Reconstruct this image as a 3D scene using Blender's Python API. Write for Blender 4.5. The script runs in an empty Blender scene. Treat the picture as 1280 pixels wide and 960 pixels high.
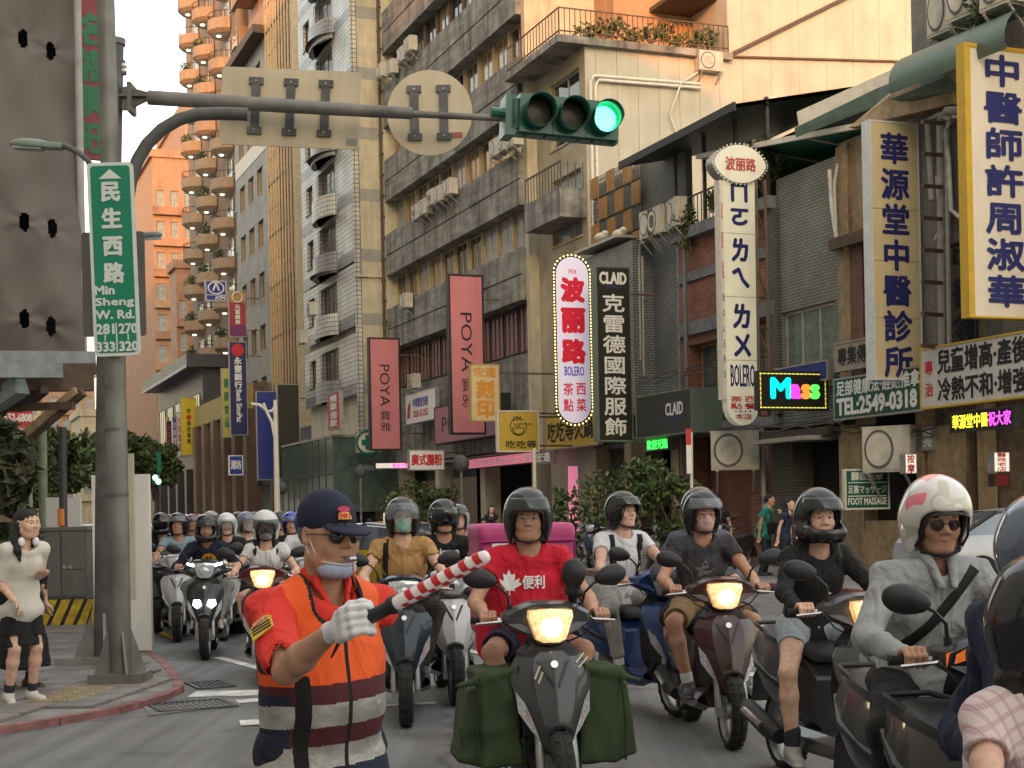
import bpy, math, random
import numpy as np
from mathutils import Vector, Matrix, Euler
R = math.radians
S = bpy.context.scene
COL = S.collection
random.seed(7)

# ---------------- camera ----------------
F, CX, CY, H, ROLL = 1850.0, 640.0, 640.0, 1.55, R(1.2)
cam = bpy.data.objects.new('camera', bpy.data.cameras.new('camera')); COL.objects.link(cam)
cam.data.sensor_width = 36; cam.data.lens = F * 36 / 1280; cam.data.shift_y = (CY - 480) / 1280
cam.data.clip_start = 0.1; cam.data.clip_end = 3000
cam.matrix_world = Matrix.Translation((0, 0, H)) @ Matrix.Rotation(R(90), 4, 'X') @ Matrix.Rotation(-ROLL, 4, 'Z')
cam.data.dof.use_dof = False
S.camera = cam

# ---------------- light ----------------
SUN_EL, SUN_DIR = R(9.0), Vector((0.10, 1.0, 0)).normalized()     # horizontal direction the light travels
S.world = bpy.data.worlds.new('World'); S.world.use_nodes = True
wn = S.world.node_tree
sky = wn.nodes.new('ShaderNodeTexSky'); sky.sky_type = 'NISHITA'; sky.sun_disc = False
sky.sun_elevation = SUN_EL
sky.sun_rotation = math.atan2(-SUN_DIR.x, -SUN_DIR.y)
sky.air_density = 1.4; sky.dust_density = 5.0; sky.ozone_density = 2.5
bg = wn.nodes['Background']; bg.inputs[1].default_value = 0.15
hz = wn.nodes.new('ShaderNodeMix'); hz.data_type = 'RGBA'; hz.inputs[0].default_value = .55; hz.inputs[7].default_value = (1.66, 1.38, 1.0, 1)   # thin bright evening haze over the whole sky
wn.links.new(sky.outputs[0], hz.inputs[6]); wn.links.new(hz.outputs[2], bg.inputs[0])
sun = bpy.data.objects.new('sun', bpy.data.lights.new('sun', 'SUN')); COL.objects.link(sun)
sun.data.energy = 2.0; sun.data.angle = R(0.5); sun.data.color = (0.21, 0.058, 0.012)
sd = (SUN_DIR * math.cos(SUN_EL) - Vector((0, 0, math.sin(SUN_EL)))).normalized()
sun.rotation_euler = sd.to_track_quat('-Z', 'Y').to_euler()
S.view_settings.view_transform = 'Standard'; S.view_settings.look = 'None'
S.view_settings.exposure = 3.1; S.view_settings.gamma = 1.0

# ---------------- frames: camera rays and the street ----------------
def ray(x, y):
    u, v = x - CX, CY - y
    c, s = math.cos(ROLL), math.sin(ROLL)
    return Vector(((u * c + v * s) / F, 1.0, (-u * s + v * c) / F))
def at(x, y, d):
    r = ray(x, y) * d
    return Vector((r.x, r.y, r.z + H))
def ground(x, y):
    r = ray(x, y); return Vector((r.x, 1, 0)) * (H / -r.z) if r.z < 0 else None
PHI = R(21.5)
NV = Vector((math.cos(PHI), math.sin(PHI), 0))        # across the street, to the right
DV = Vector((-math.sin(PHI), math.cos(PHI), 0))       # along the street, away
def st(n, v, z=0): return NV * n + DV * v + Vector((0, 0, z))
def wall_at(x, y, D):                                # (v, z) where the line of sight meets the plane n = D
    r = ray(x, y); t = D / r.dot(NV); p = r * t
    return p.dot(DV), p.z + H
def front_at(x, y, v):                               # (n, z) where it meets the plane across the street
    r = ray(x, y); t = v / r.dot(DV); p = r * t
    return p.dot(NV), p.z + H

# ---------------- objects ----------------
def tag(o, label=None, cat=None, group=None, kind=None):
    if label: o['label'] = ' '.join(label.split()[:16])
    if cat: o['category'] = cat
    if group: o['group'] = group
    if kind: o['kind'] = kind
    return o
def thing(name, label, cat, loc=(0, 0, 0), rz=0.0, group=None, kind=None):
    o = bpy.data.objects.new(name, None); COL.objects.link(o)
    o.location = loc; o.rotation_euler = (0, 0, rz); o.empty_display_size = .1
    return tag(o, label, cat, group, kind)
def link(name, me, parent=None, m=None):
    o = bpy.data.objects.new(name, me); COL.objects.link(o)
    if parent: o.parent = parent
    if m and not me.materials: me.materials.append(m)
    return o
def copy_tree(o, parent=None):
    c = o.copy(); COL.objects.link(c); c.parent = parent
    for ch in o.children: copy_tree(ch, c)
    return c

class MB:
    def __init__(s): s.v = []; s.f = []; s.mi = []; s.cur = 0
    def add(s, vs, fs):
        b = len(s.v); s.v += [tuple(p) for p in vs]; s.f += [tuple(i + b for i in f) for f in fs]; s.mi += [s.cur] * len(fs); return s
    def box(s, x0, x1, y0, y1, z0, z1, M=None):
        vs = [Vector((x, y, z)) for z in (z0, z1) for y in (y0, y1) for x in (x0, x1)]
        if M: vs = [M @ p for p in vs]
        return s.add(vs, [(0, 2, 3, 1), (4, 5, 7, 6), (0, 1, 5, 4), (2, 6, 7, 3), (0, 4, 6, 2), (1, 3, 7, 5)])
    def cbox(s, c, h, M=None):
        T = Matrix.Translation(c) @ (M if M else Matrix.Identity(4))
        return s.box(-h[0], h[0], -h[1], h[1], -h[2], h[2], T)
    def bar(s, p, q, w, h=None, up=(0, 0, 1)):
        p, q = Vector(p), Vector(q); d = q - p; L = d.length; d.normalize(); h = h or w
        a = d.cross(Vector(up))
        if a.length < 1e-4: a = d.cross(Vector((0, 1, 0)))
        a.normalize(); b = a.cross(d)
        M = Matrix((a, d, b)).transposed().to_4x4(); M.translation = p
        return s.box(-w / 2, w / 2, 0, L, -h / 2, h / 2, M)
    def tube(s, pts, r, n=10, cap=True):
        pts = [Vector(p) for p in pts]; rs = r if isinstance(r, (list, tuple)) else [r] * len(pts)
        a = None; rings = []
        for i, p in enumerate(pts):
            d = (pts[min(i + 1, len(pts) - 1)] - pts[max(i - 1, 0)]).normalized()
            if a is None:
                a = d.cross(Vector((0, 0, 1)))
                if a.length < 1e-3: a = d.cross(Vector((0, 1, 0)))
            a = (a - d * a.dot(d)).normalized(); b = d.cross(a)
            rings.append([p + (a * math.cos(t) + b * math.sin(t)) * rs[i] for t in [2 * math.pi * k / n for k in range(n)]])
        vs = [q for g in rings for q in g]; fs = []
        for i in range(len(pts) - 1):
            for k in range(n):
                k2 = (k + 1) % n; fs.append((i * n + k, (i + 1) * n + k, (i + 1) * n + k2, i * n + k2))
        if cap: fs += [tuple(range(n)), tuple(reversed(range(len(vs) - n, len(vs))))]
        return s.add(vs, fs)
    def lathe(s, prof, n=16, M=None):                # prof: (r, z) about local z
        vs = []; fs = []
        for r, z in prof:
            for k in range(n):
                t = 2 * math.pi * k / n; vs.append(Vector((r * math.cos(t), r * math.sin(t), z)))
        if M: vs = [M @ p for p in vs]
        for i in range(len(prof) - 1):
            for k in range(n):
                k2 = (k + 1) % n; fs.append((i * n + k, i * n + k2, (i + 1) * n + k2, (i + 1) * n + k))
        fs += [tuple(reversed(range(n))), tuple(range(len(vs) - n, len(vs)))]
        return s.add(vs, fs)
    def prism(s, poly, t0, t1, M=None):              # poly in local x,z; thickness along y
        n = len(poly); vs = [Vector((x, t0, z)) for x, z in poly] + [Vector((x, t1, z)) for x, z in poly]
        if M: vs = [M @ p for p in vs]
        return s.add(vs, [tuple(range(n)), tuple(reversed(range(n, 2 * n)))] + [(i, i + n, (i + 1) % n + n, (i + 1) % n) for i in range(n)])
    def loft(s, rows, close=False, caps=False):
        n = len(rows[0]); vs = [p for r in rows for p in r]; fs = []
        for i in range(len(rows) - 1):
            for k in range(n if close else n - 1):
                k2 = (k + 1) % n; fs.append((i * n + k, i * n + k2, (i + 1) * n + k2, (i + 1) * n + k))
        if caps: fs += [tuple(reversed(range(n))), tuple(range(len(vs) - n, len(vs)))]
        return s.add(vs, fs)
    def ell(s, c, r, n=14, m=8, M=None):
        T = Matrix.Translation(c) @ (M if M else Matrix.Identity(4)) @ Matrix.Diagonal((r[0], r[1], r[2], 1))
        prof = [(max(math.sin(math.pi * i / m), .02), -math.cos(math.pi * i / m)) for i in range(m + 1)]
        return s.lathe(prof, n, T)
    def mesh(s, name, mats=None, smooth=None, fix=True):
        me = bpy.data.meshes.new(name); me.from_pydata(s.v, [], s.f)
        for m in (mats if isinstance(mats, (list, tuple)) else [mats] if mats else []): me.materials.append(m)
        if any(s.mi): me.polygons.foreach_set('material_index', s.mi)
        if fix:
            import bmesh
            b = bmesh.new(); b.from_mesh(me); bmesh.ops.recalc_face_normals(b, faces=b.faces); b.to_mesh(me); b.free()
        if smooth:
            me.polygons.foreach_set('use_smooth', [True] * len(me.polygons)); me.set_sharp_from_angle(angle=R(smooth))
        me.update(); return me
    def obj(s, name, mats, parent=None, smooth=None, fix=True):
        return link(name, s.mesh(name, mats, smooth, fix), parent)

def modified(o, *mods):                              # bake modifiers into the object's mesh
    for t, kw in mods:
        m = o.modifiers.new(t, t)
        for k, v in kw.items(): setattr(m, k, v)
    dg = bpy.context.evaluated_depsgraph_get()
    me = bpy.data.meshes.new_from_object(o.evaluated_get(dg)); o.modifiers.clear(); o.data = me
    return o

# ---------------- materials ----------------
_M = {}
def mat(name, col, rough=.6, metal=0.0, var=.12, scale=6.0, bump=.0, bscale=40.0, emit=0.0, stain=0.0, coat=0.0, spec=.35, fold=0, alpha=1.0, trans=0.0, stretch=None, ecol=None):
    if name in _M: return _M[name]
    m = bpy.data.materials.new(name); _M[name] = m; m.use_nodes = True
    nt = m.node_tree; N = nt.nodes; L = nt.links; P = N['Principled BSDF']
    c = tuple(col) + (1,)
    P.inputs['Base Color'].default_value = c; P.inputs['Roughness'].default_value = rough; P.inputs['Metallic'].default_value = metal
    P.inputs['Specular IOR Level'].default_value = spec; P.inputs['Coat Weight'].default_value = coat; P.inputs['Coat Roughness'].default_value = .06
    P.inputs['Alpha'].default_value = alpha; P.inputs['Transmission Weight'].default_value = trans
    tc = N.new('ShaderNodeTexCoord'); co = tc.outputs['Object']
    if stretch:
        mp = N.new('ShaderNodeMapping'); mp.inputs['Scale'].default_value = stretch; L.new(co, mp.inputs[0]); co = mp.outputs[0]
    if var > 0:
        nz = N.new('ShaderNodeTexNoise'); nz.inputs['Scale'].default_value = scale; nz.inputs['Detail'].default_value = 6; L.new(co, nz.inputs[0])
        rp = N.new('ShaderNodeMapRange'); rp.inputs[1].default_value = .3; rp.inputs[2].default_value = .7; rp.inputs[3].default_value = 1 - var; rp.inputs[4].default_value = 1 + var
        L.new(nz.outputs[0], rp.inputs[0])
        mx = N.new('ShaderNodeMix'); mx.data_type = 'RGBA'; mx.blend_type = 'MULTIPLY'; mx.inputs[0].default_value = 1; mx.inputs[6].default_value = c
        L.new(rp.outputs[0], mx.inputs[7]); out = mx.outputs[2]
        if stain > 0:
            n2 = N.new('ShaderNodeTexNoise'); n2.inputs['Scale'].default_value = 1.3; n2.inputs['Detail'].default_value = 8; n2.inputs['Roughness'].default_value = .65
            m2 = N.new('ShaderNodeMapping'); m2.inputs['Scale'].default_value = (1.6, 1.6, .28); L.new(tc.outputs['Object'], m2.inputs[0]); L.new(m2.outputs[0], n2.inputs[0])
            r2 = N.new('ShaderNodeMapRange'); r2.inputs[1].default_value = .42; r2.inputs[2].default_value = .68; r2.inputs[3].default_value = 1; r2.inputs[4].default_value = 1 - stain; L.new(n2.outputs[0], r2.inputs[0])
            mx2 = N.new('ShaderNodeMix'); mx2.data_type = 'RGBA'; mx2.blend_type = 'MULTIPLY'; mx2.inputs[0].default_value = 1
            L.new(out, mx2.inputs[6]); L.new(r2.outputs[0], mx2.inputs[7]); out = mx2.outputs[2]
        L.new(out, P.inputs['Base Color'])
        rr = N.new('ShaderNodeMapRange'); rr.inputs[3].default_value = max(rough - .1 * min(1, rough * 3), .02); rr.inputs[4].default_value = min(rough + .1 * min(1, rough * 3), 1)
        L.new(nz.outputs[0], rr.inputs[0]); L.new(rr.outputs[0], P.inputs['Roughness'])
    if bump > 0:
        nb = N.new('ShaderNodeTexNoise'); nb.inputs['Scale'].default_value = bscale; nb.inputs['Detail'].default_value = 5; L.new(co, nb.inputs[0])
        bp = N.new('ShaderNodeBump'); bp.inputs['Strength'].default_value = bump; bp.inputs['Distance'].default_value = .02; L.new(nb.outputs[0], bp.inputs['Height']); L.new(bp.outputs[0], P.inputs['Normal'])
    if fold > 0:
        nf = N.new('ShaderNodeTexNoise'); nf.inputs['Scale'].default_value = 5.5; nf.inputs['Detail'].default_value = 3; nf.inputs['Distortion'].default_value = 1.6
        mf = N.new('ShaderNodeMapping'); mf.inputs['Scale'].default_value = (1, 1, .55); mf.inputs['Rotation'].default_value = (.2, .4, 0); L.new(tc.outputs['Object'], mf.inputs[0]); L.new(mf.outputs[0], nf.inputs[0])
        b2 = N.new('ShaderNodeBump'); b2.inputs['Strength'].default_value = fold; b2.inputs['Distance'].default_value = .07; L.new(nf.outputs[0], b2.inputs['Height'])
        if bump > 0: L.new(b2.outputs[0], bp.inputs['Normal'])
        else: L.new(b2.outputs[0], P.inputs['Normal'])
    if emit > 0:
        P.inputs['Emission Color'].default_value = tuple(ecol or col) + (1,); P.inputs['Emission Strength'].default_value = emit * .42
    return m
def brickmat(name, c1, c2, mortar, w, h, gap=.02, rough=.7, off=.5, bump=.5, plane='XZ', var=.35, metal=0, stain=.35):
    if name in _M: return _M[name]
    m = bpy.data.materials.new(name); _M[name] = m; m.use_nodes = True
    nt = m.node_tree; N = nt.nodes; L = nt.links; P = N['Principled BSDF']; P.inputs['Roughness'].default_value = rough; P.inputs['Metallic'].default_value = metal
    tc = N.new('ShaderNodeTexCoord'); sx = N.new('ShaderNodeSeparateXYZ'); cb = N.new('ShaderNodeCombineXYZ'); L.new(tc.outputs['Object'], sx.inputs[0])
    ad = N.new('ShaderNodeMath'); ad.operation = 'ADD'
    if plane == 'XZ':
        L.new(sx.outputs[0], ad.inputs[0]); L.new(sx.outputs[1], ad.inputs[1]); L.new(ad.outputs[0], cb.inputs[0]); L.new(sx.outputs[2], cb.inputs[1])
    else:
        L.new(sx.outputs[0], cb.inputs[0]); L.new(sx.outputs[1], cb.inputs[1])
    b = N.new('ShaderNodeTexBrick'); L.new(cb.outputs[0], b.inputs[0]); b.inputs['Scale'].default_value = 1
    b.inputs['Brick Width'].default_value = w; b.inputs['Row Height'].default_value = h; b.inputs['Mortar Size'].default_value = gap * min(w, h); b.offset = off
    b.inputs['Mortar Smooth'].default_value = .1
    b.inputs['Color1'].default_value = (*c1, 1); b.inputs['Color2'].default_value = (*c2, 1); b.inputs['Mortar'].default_value = (*mortar, 1)
    n2 = N.new('ShaderNodeTexNoise'); n2.inputs['Scale'].default_value = .9; n2.inputs['Detail'].default_value = 8; L.new(tc.outputs['Object'], n2.inputs[0])
    r2 = N.new('ShaderNodeMapRange'); r2.inputs[1].default_value = .35; r2.inputs[2].default_value = .7; r2.inputs[3].default_value = 1.08; r2.inputs[4].default_value = 1 - stain; L.new(n2.outputs[0], r2.inputs[0])
    mx = N.new('ShaderNodeMix'); mx.data_type = 'RGBA'; mx.blend_type = 'MULTIPLY'; mx.inputs[0].default_value = 1; L.new(b.outputs[0], mx.inputs[6]); L.new(r2.outputs[0], mx.inputs[7])
    L.new(mx.outputs[2], P.inputs['Base Color'])
    bp = N.new('ShaderNodeBump'); bp.inputs['Strength'].default_value = bump; bp.inputs['Distance'].default_value = .01; bp.invert = True; L.new(b.outputs['Fac'], bp.inputs['Height']); L.new(bp.outputs[0], P.inputs['Normal'])
    return m
def glassmat(name, col=(.05, .06, .06), rough=.08, alpha=1.0): return mat(name, col, rough, var=.25, scale=2.5, spec=.9, alpha=alpha)

# ---------------- lettering ----------------
_T = {}
def glyphs(s, bold=0.0, layout='h', gap=1.06):
    key = (s, bold, layout, gap)
    if key in _T: return _T[key]
    V = []; FS = []
    def one(txt, ox, oy, rot=0):
        c = bpy.data.curves.new('t', 'FONT'); c.body = txt; c.size = 1; c.align_x = 'CENTER'; c.resolution_u = 2
        o = bpy.data.objects.new('t', c); COL.objects.link(o)
        me = bpy.data.meshes.new_from_object(o.evaluated_get(bpy.context.evaluated_depsgraph_get()))
        bpy.data.objects.remove(o); b = len(V); q = R(rot); cs, sn = math.cos(q), math.sin(q)
        V.extend(((v.co.x * cs - (v.co.y) * sn + ox), (v.co.x * sn + v.co.y * cs + oy)) for v in me.vertices)
        FS.extend(tuple(i + b for i in p.vertices) for p in me.polygons); bpy.data.meshes.remove(me)
    if layout == 'h': one(s, 0, 0)
    elif layout == 'v':
        for i, ch in enumerate(s): one(ch, 0, -i * gap)
    elif layout == 'r': one(s, 0, 0, -90)
    xs = [p[0] for p in V]; ys = [p[1] for p in V]; x0, x1, y0, y1 = min(xs), max(xs), min(ys), max(ys)
    V2 = [((x - x0) / (x1 - x0) - .5, (y - y0) / (y1 - y0) - .5) for x, y in V]
    _T[key] = (V2, FS, (x1 - x0), (y1 - y0)); return _T[key]
def lettering(parent, s, m, x0, x1, z0, z1, y=-.004, bold=0.0, layout='h', gap=1.06, M=None, name='lettering', fit=False):
    """flat print filling the rectangle x0..x1, z0..z1 of a sign whose face looks along -y"""
    V, FS, aw, ah = glyphs(s, 0, layout, gap); b = MB(); W, Hh = x1 - x0, z1 - z0; cx, cz = (x0 + x1) / 2, (z0 + z1) / 2
    k = min(Hh / ah, W / aw)
    if fit: W, Hh = aw * k, ah * k
    sh = [(0, 0)] + ([(bold * k * math.cos(a), bold * k * math.sin(a)) for a in [2 * math.pi * i / 6 for i in range(6)]] if bold else [])
    for i, (dx, dz) in enumerate(sh):
        vs = [Vector((cx + x * W + dx, y - i * .0004, cz + zz * Hh + dz)) for x, zz in V]
        if M: vs = [M @ p for p in vs]
        b.add(vs, FS)
    return b.obj(name, m, parent, fix=False)

# ---------------- smooth solids (people, helmets, cloth) ----------------
class SD:
    def __init__(s): s.ops = []
    def _a(s, fn, lo, hi, k, mode): s.ops.append((fn, np.array(lo, float), np.array(hi, float), k, mode)); return s
    def cone(s, p, q, r1, r2, k=.02, flat=None, mode='u'):
        p = np.array(p, float); q = np.array(q, float); d = q - p; L2 = max(d @ d, 1e-9); rm = max(r1, r2)
        fd, ff = (np.array(flat[0], float), flat[1]) if flat else (None, 1)
        if flat: fd = fd / np.linalg.norm(fd)
        def fn(X, Y, Z):
            a, b, c = X - p[0], Y - p[1], Z - p[2]
            t = np.clip((a * d[0] + b * d[1] + c * d[2]) / L2, 0, 1)
            a = a - t * d[0]; b = b - t * d[1]; c = c - t * d[2]
            n2 = a * a + b * b + c * c
            if flat: w = a * fd[0] + b * fd[1] + c * fd[2]; n2 = n2 + w * w * (1 / ff ** 2 - 1)
            return (np.sqrt(n2) - (r1 + (r2 - r1) * t)) * min(ff, 1)
        rr = rm * max(1, ff)
        return s._a(fn, np.minimum(p, q) - rr, np.maximum(p, q) + rr, k, mode)
    def chain(s, pts, rs, k=.02, flat=None):
        for i in range(len(pts) - 1): s.cone(pts[i], pts[i + 1], rs[i], rs[i + 1], k, flat)
        return s
    def ell(s, c, r, k=.02, M=None, mode='u'):
        c = np.array(c, float); r = np.array(r, float); m = np.array(M.to_3x3().transposed()) if M else None
        def fn(X, Y, Z):
            a, b, e = X - c[0], Y - c[1], Z - c[2]
            if m is not None: a, b, e = (m[0, 0] * a + m[0, 1] * b + m[0, 2] * e, m[1, 0] * a + m[1, 1] * b + m[1, 2] * e, m[2, 0] * a + m[2, 1] * b + m[2, 2] * e)
            k0 = np.sqrt((a / r[0]) ** 2 + (b / r[1]) ** 2 + (e / r[2]) ** 2)
            k1 = np.sqrt((a / r[0] ** 2) ** 2 + (b / r[1] ** 2) ** 2 + (e / r[2] ** 2) ** 2) + 1e-9
            return k0 * (k0 - 1) / k1
        rr = r if M is None else np.array([r.max()] * 3)
        return s._a(fn, c - rr, c + rr, k, mode)
    def box(s, c, h, rd=.01, k=.01, M=None, mode='u'):
        c = np.array(c, float); h = np.array(h, float); m = np.array(M.to_3x3().transposed()) if M else None
        def fn(X, Y, Z):
            a, b, e = X - c[0], Y - c[1], Z - c[2]
            if m is not None: a, b, e = (m[0, 0] * a + m[0, 1] * b + m[0, 2] * e, m[1, 0] * a + m[1, 1] * b + m[1, 2] * e, m[2, 0] * a + m[2, 1] * b + m[2, 2] * e)
            a, b, e = np.abs(a) - h[0] + rd, np.abs(b) - h[1] + rd, np.abs(e) - h[2] + rd
            return np.sqrt(np.maximum(a, 0) ** 2 + np.maximum(b, 0) ** 2 + np.maximum(e, 0) ** 2) + np.minimum(np.maximum(a, np.maximum(b, e)), 0) - rd
        rr = h if M is None else np.array([np.linalg.norm(h)] * 3)
        return s._a(fn, c - rr, c + rr, k, mode)
    def build(s, h, wr=0.0, wl=.07, seed=1, cut=None):
        us = [o for o in s.ops if o[4] == 'u']
        lo = np.min([o[1] for o in us], 0) - 2.5 * h - wr; hi = np.max([o[2] for o in us], 0) + 2.5 * h + wr
        ax = [np.arange(lo[i], hi[i] + h, h) for i in range(3)]
        D = np.full([len(a) for a in ax], .5)
        for fn, l, u, k, mode in s.ops:
            mg = k + 3 * h + .004
            sl = [slice(max(int((l[i] - mg - lo[i]) / h), 0), min(int((u[i] + mg - lo[i]) / h) + 2, len(ax[i]))) for i in range(3)]
            if any(q.start >= q.stop for q in sl): continue
            X, Y, Z = ax[0][sl[0]][:, None, None], ax[1][sl[1]][None, :, None], ax[2][sl[2]][None, None, :]
            d = fn(X, Y, Z); e = D[tuple(sl)]; k = max(k, 1e-5)
            if mode == 'u': q = np.maximum(k - np.abs(e - d), 0) / k; D[tuple(sl)] = np.minimum(e, d) - q * q * k / 4
            else:
                d = -d; q = np.maximum(k - np.abs(e - d), 0) / k; D[tuple(sl)] = np.maximum(e, d) + q * q * k / 4
        if wr:
            rg = np.random.RandomState(seed); X, Y, Z = ax[0][:, None, None], ax[1][None, :, None], ax[2][None, None, :]
            w = 0
            for i in range(5):
                v = rg.normal(size=3); v /= np.linalg.norm(v); v *= 2 * math.pi / (wl * (1 + .9 * i / 4)); v[2] *= .7
                u = rg.normal(size=3) * 9
                w = w + np.abs(np.sin((v[0] * X + v[1] * Y + v[2] * Z + 1.6 * np.sin(u[0] * X + u[1] * Y + u[2] * Z + i)) / 2)) ** .8
            D = D + (w / 5 - .6) * wr * 3
        return surf(D, lo, h)
def surf(D, lo, h):
    I = D < 0; c = np.zeros([n - 1 for n in D.shape], np.int8)
    for a in (0, 1):
        for b in (0, 1):
            for e in (0, 1): c += I[a:a + c.shape[0], b:b + c.shape[1], e:e + c.shape[2]]
    act = (c > 0) & (c < 8); ijk = np.argwhere(act); n = len(ijk); idx = np.full(c.shape, -1); idx[act] = np.arange(n)
    S_ = np.zeros((n, 3)); C_ = np.zeros(n)
    for ax_ in range(3):
        o1, o2 = [(1, 2), (0, 2), (0, 1)][ax_]
        for a in (0, 1):
            for b in (0, 1):
                p = ijk.copy(); p[:, o1] += a; p[:, o2] += b; q = p.copy(); q[:, ax_] += 1
                d0 = D[p[:, 0], p[:, 1], p[:, 2]]; d1 = D[q[:, 0], q[:, 1], q[:, 2]]
                cr = (d0 < 0) != (d1 < 0); t = np.where(cr, d0 / np.where(cr, d0 - d1, 1), 0)
                pt = p.astype(float); pt[:, ax_] += t; S_ += pt * cr[:, None]; C_ += cr
    V = S_ / C_[:, None] * h + lo; Fs = []
    for ax_ in range(3):
        o1, o2 = [(1, 2), (2, 0), (0, 1)][ax_]
        sl0 = [slice(None)] * 3; sl1 = [slice(None)] * 3; sl0[ax_] = slice(0, -1); sl1[ax_] = slice(1, None)
        A, B = I[tuple(sl0)], I[tuple(sl1)]; e = np.argwhere(A != B)
        ok = (e[:, o1] > 0) & (e[:, o2] > 0) & (e[:, o1] < D.shape[o1] - 1) & (e[:, o2] < D.shape[o2] - 1); e = e[ok]
        fl = A[e[:, 0], e[:, 1], e[:, 2]]
        def g(a, b):
            p = e.copy(); p[:, o1] -= a; p[:, o2] -= b; return idx[p[:, 0], p[:, 1], p[:, 2]]
        q = np.stack([g(1, 1), g(0, 1), g(0, 0), g(1, 0)], 1); q[~fl] = q[~fl][:, ::-1]; Fs.append(q)
    return V, np.concatenate(Fs) if Fs else np.zeros((0, 4), int)
def np_mesh(name, parts, mats=None, smooth=True, mi=None):
    """join (V, quads) arrays into one mesh"""
    Vs = []; Fs = []; MI = []; b = 0
    for i, (V, Q) in enumerate(parts):
        Vs.append(V); Fs.append(Q + b); b += len(V); MI.append(np.full(len(Q), mi[i] if mi else 0))
    V = np.concatenate(Vs); Q = np.concatenate(Fs); me = bpy.data.meshes.new(name)
    me.vertices.add(len(V)); me.vertices.foreach_set('co', V.astype(np.float32).ravel())
    me.loops.add(Q.size); me.loops.foreach_set('vertex_index', Q.astype(np.int32).ravel())
    me.polygons.add(len(Q)); me.polygons.foreach_set('loop_start', np.arange(0, Q.size, 4, dtype=np.int32)); me.polygons.foreach_set('loop_total', np.full(len(Q), 4, np.int32))
    for m in (mats if isinstance(mats, (list, tuple)) else [mats] if mats else []): me.materials.append(m)
    me.polygons.foreach_set('material_index', np.concatenate(MI).astype(np.int32))
    me.update(calc_edges=True); me.validate()
    if smooth: me.polygons.foreach_set('use_smooth', [True] * len(me.polygons))
    return me
def sobj(name, sd, h, m, parent=None, wr=0.0, wl=.07, seed=1):
    return link(name, np_mesh(name, [sd.build(h, wr, wl, seed)], m), parent)

# ---------------- scooters ----------------
BLK = mat('black_plastic', (.018, .018, .02), .45, var=.2, scale=9, bump=.05, bscale=200)
BLK2 = mat('matt_black_plastic', (.03, .03, .032), .65, var=.25, scale=14, bump=.08, bscale=260)
RUB = mat('tyre_rubber', (.022, .021, .02), .85, var=.35, scale=25, bump=.3, bscale=90)
STEEL = mat('brushed_steel', (.45, .45, .45), .32, 1.0, var=.2, scale=12)
ALU = mat('dull_alloy', (.3, .3, .3), .45, .8, var=.2, scale=12)
MIR = mat('mirror_glass', (.7, .75, .8), .03, 1.0, var=0)
LENS = mat('clear_lens', (.55, .56, .58), .07, .35, var=.35, scale=70, coat=1)
LENS_ON = mat('lit_headlamp', (1, .80, .48), .12, var=.6, scale=45, emit=.22, ecol=(1, .52, .18), coat=1)
LENS_HOT = mat('lit_headlamp_core', (1, .92, .72), .2, var=0, emit=4, ecol=(1, .86, .58))
LED_ON = mat('white_led', (.9, .95, 1), .2, var=0, emit=7, ecol=(.88, .95, 1))
AMB = mat('amber_lens', (.75, .22, .03), .15, var=.2, scale=60, coat=1)
RED = mat('red_lens', (.45, .02, .02), .15, var=.2, scale=60, coat=1)
SEATM = mat('seat_vinyl', (.02, .02, .022), .5, var=.2, scale=20, bump=.12, bscale=150)
def paint(name, c, rough=.34, metal=.1): return mat('paint_' + name, tuple(q * .8 for q in c), rough, metal, var=.1, scale=3, coat=.45, bump=.02, bscale=9)
PAINTABLE = {'apron', 'body_panel', 'handlebar_cowl', 'side_skirt', 'tail'}
AP = [(.305, .012, -.665, -.655), (.36, .052, -.700, -.650), (.44, .100, -.715, -.620), (.53, .150, -.705, -.580), (.62, .188, -.680, -.545), (.70, .205, -.650, -.515), (.77, .205, -.615, -.490), (.82, .175, -.58, -.475), (.85, .11, -.555, -.47)]
AS = [-1, -.93, -.72, -.50, -.24, -.07, 0, .07, .24, .50, .72, .93, 1]
def _prof(a):                                        # front profile across the apron: 0 centre .. 1 edge
    return np.interp(a, [0, .07, .24, .5, .72, .93, 1], [0, .03, .16, .26, .52, .90, 1.0])
def apron_y(x, z):
    zs = [r[0] for r in AP]; hw = np.interp(z, zs, [r[1] for r in AP]); yc = np.interp(z, zs, [r[2] for r in AP]); ye = np.interp(z, zs, [r[3] for r in AP])
    return yc + (ye - yc) * _prof(min(abs(x) / max(hw, .01), 1))
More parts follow.
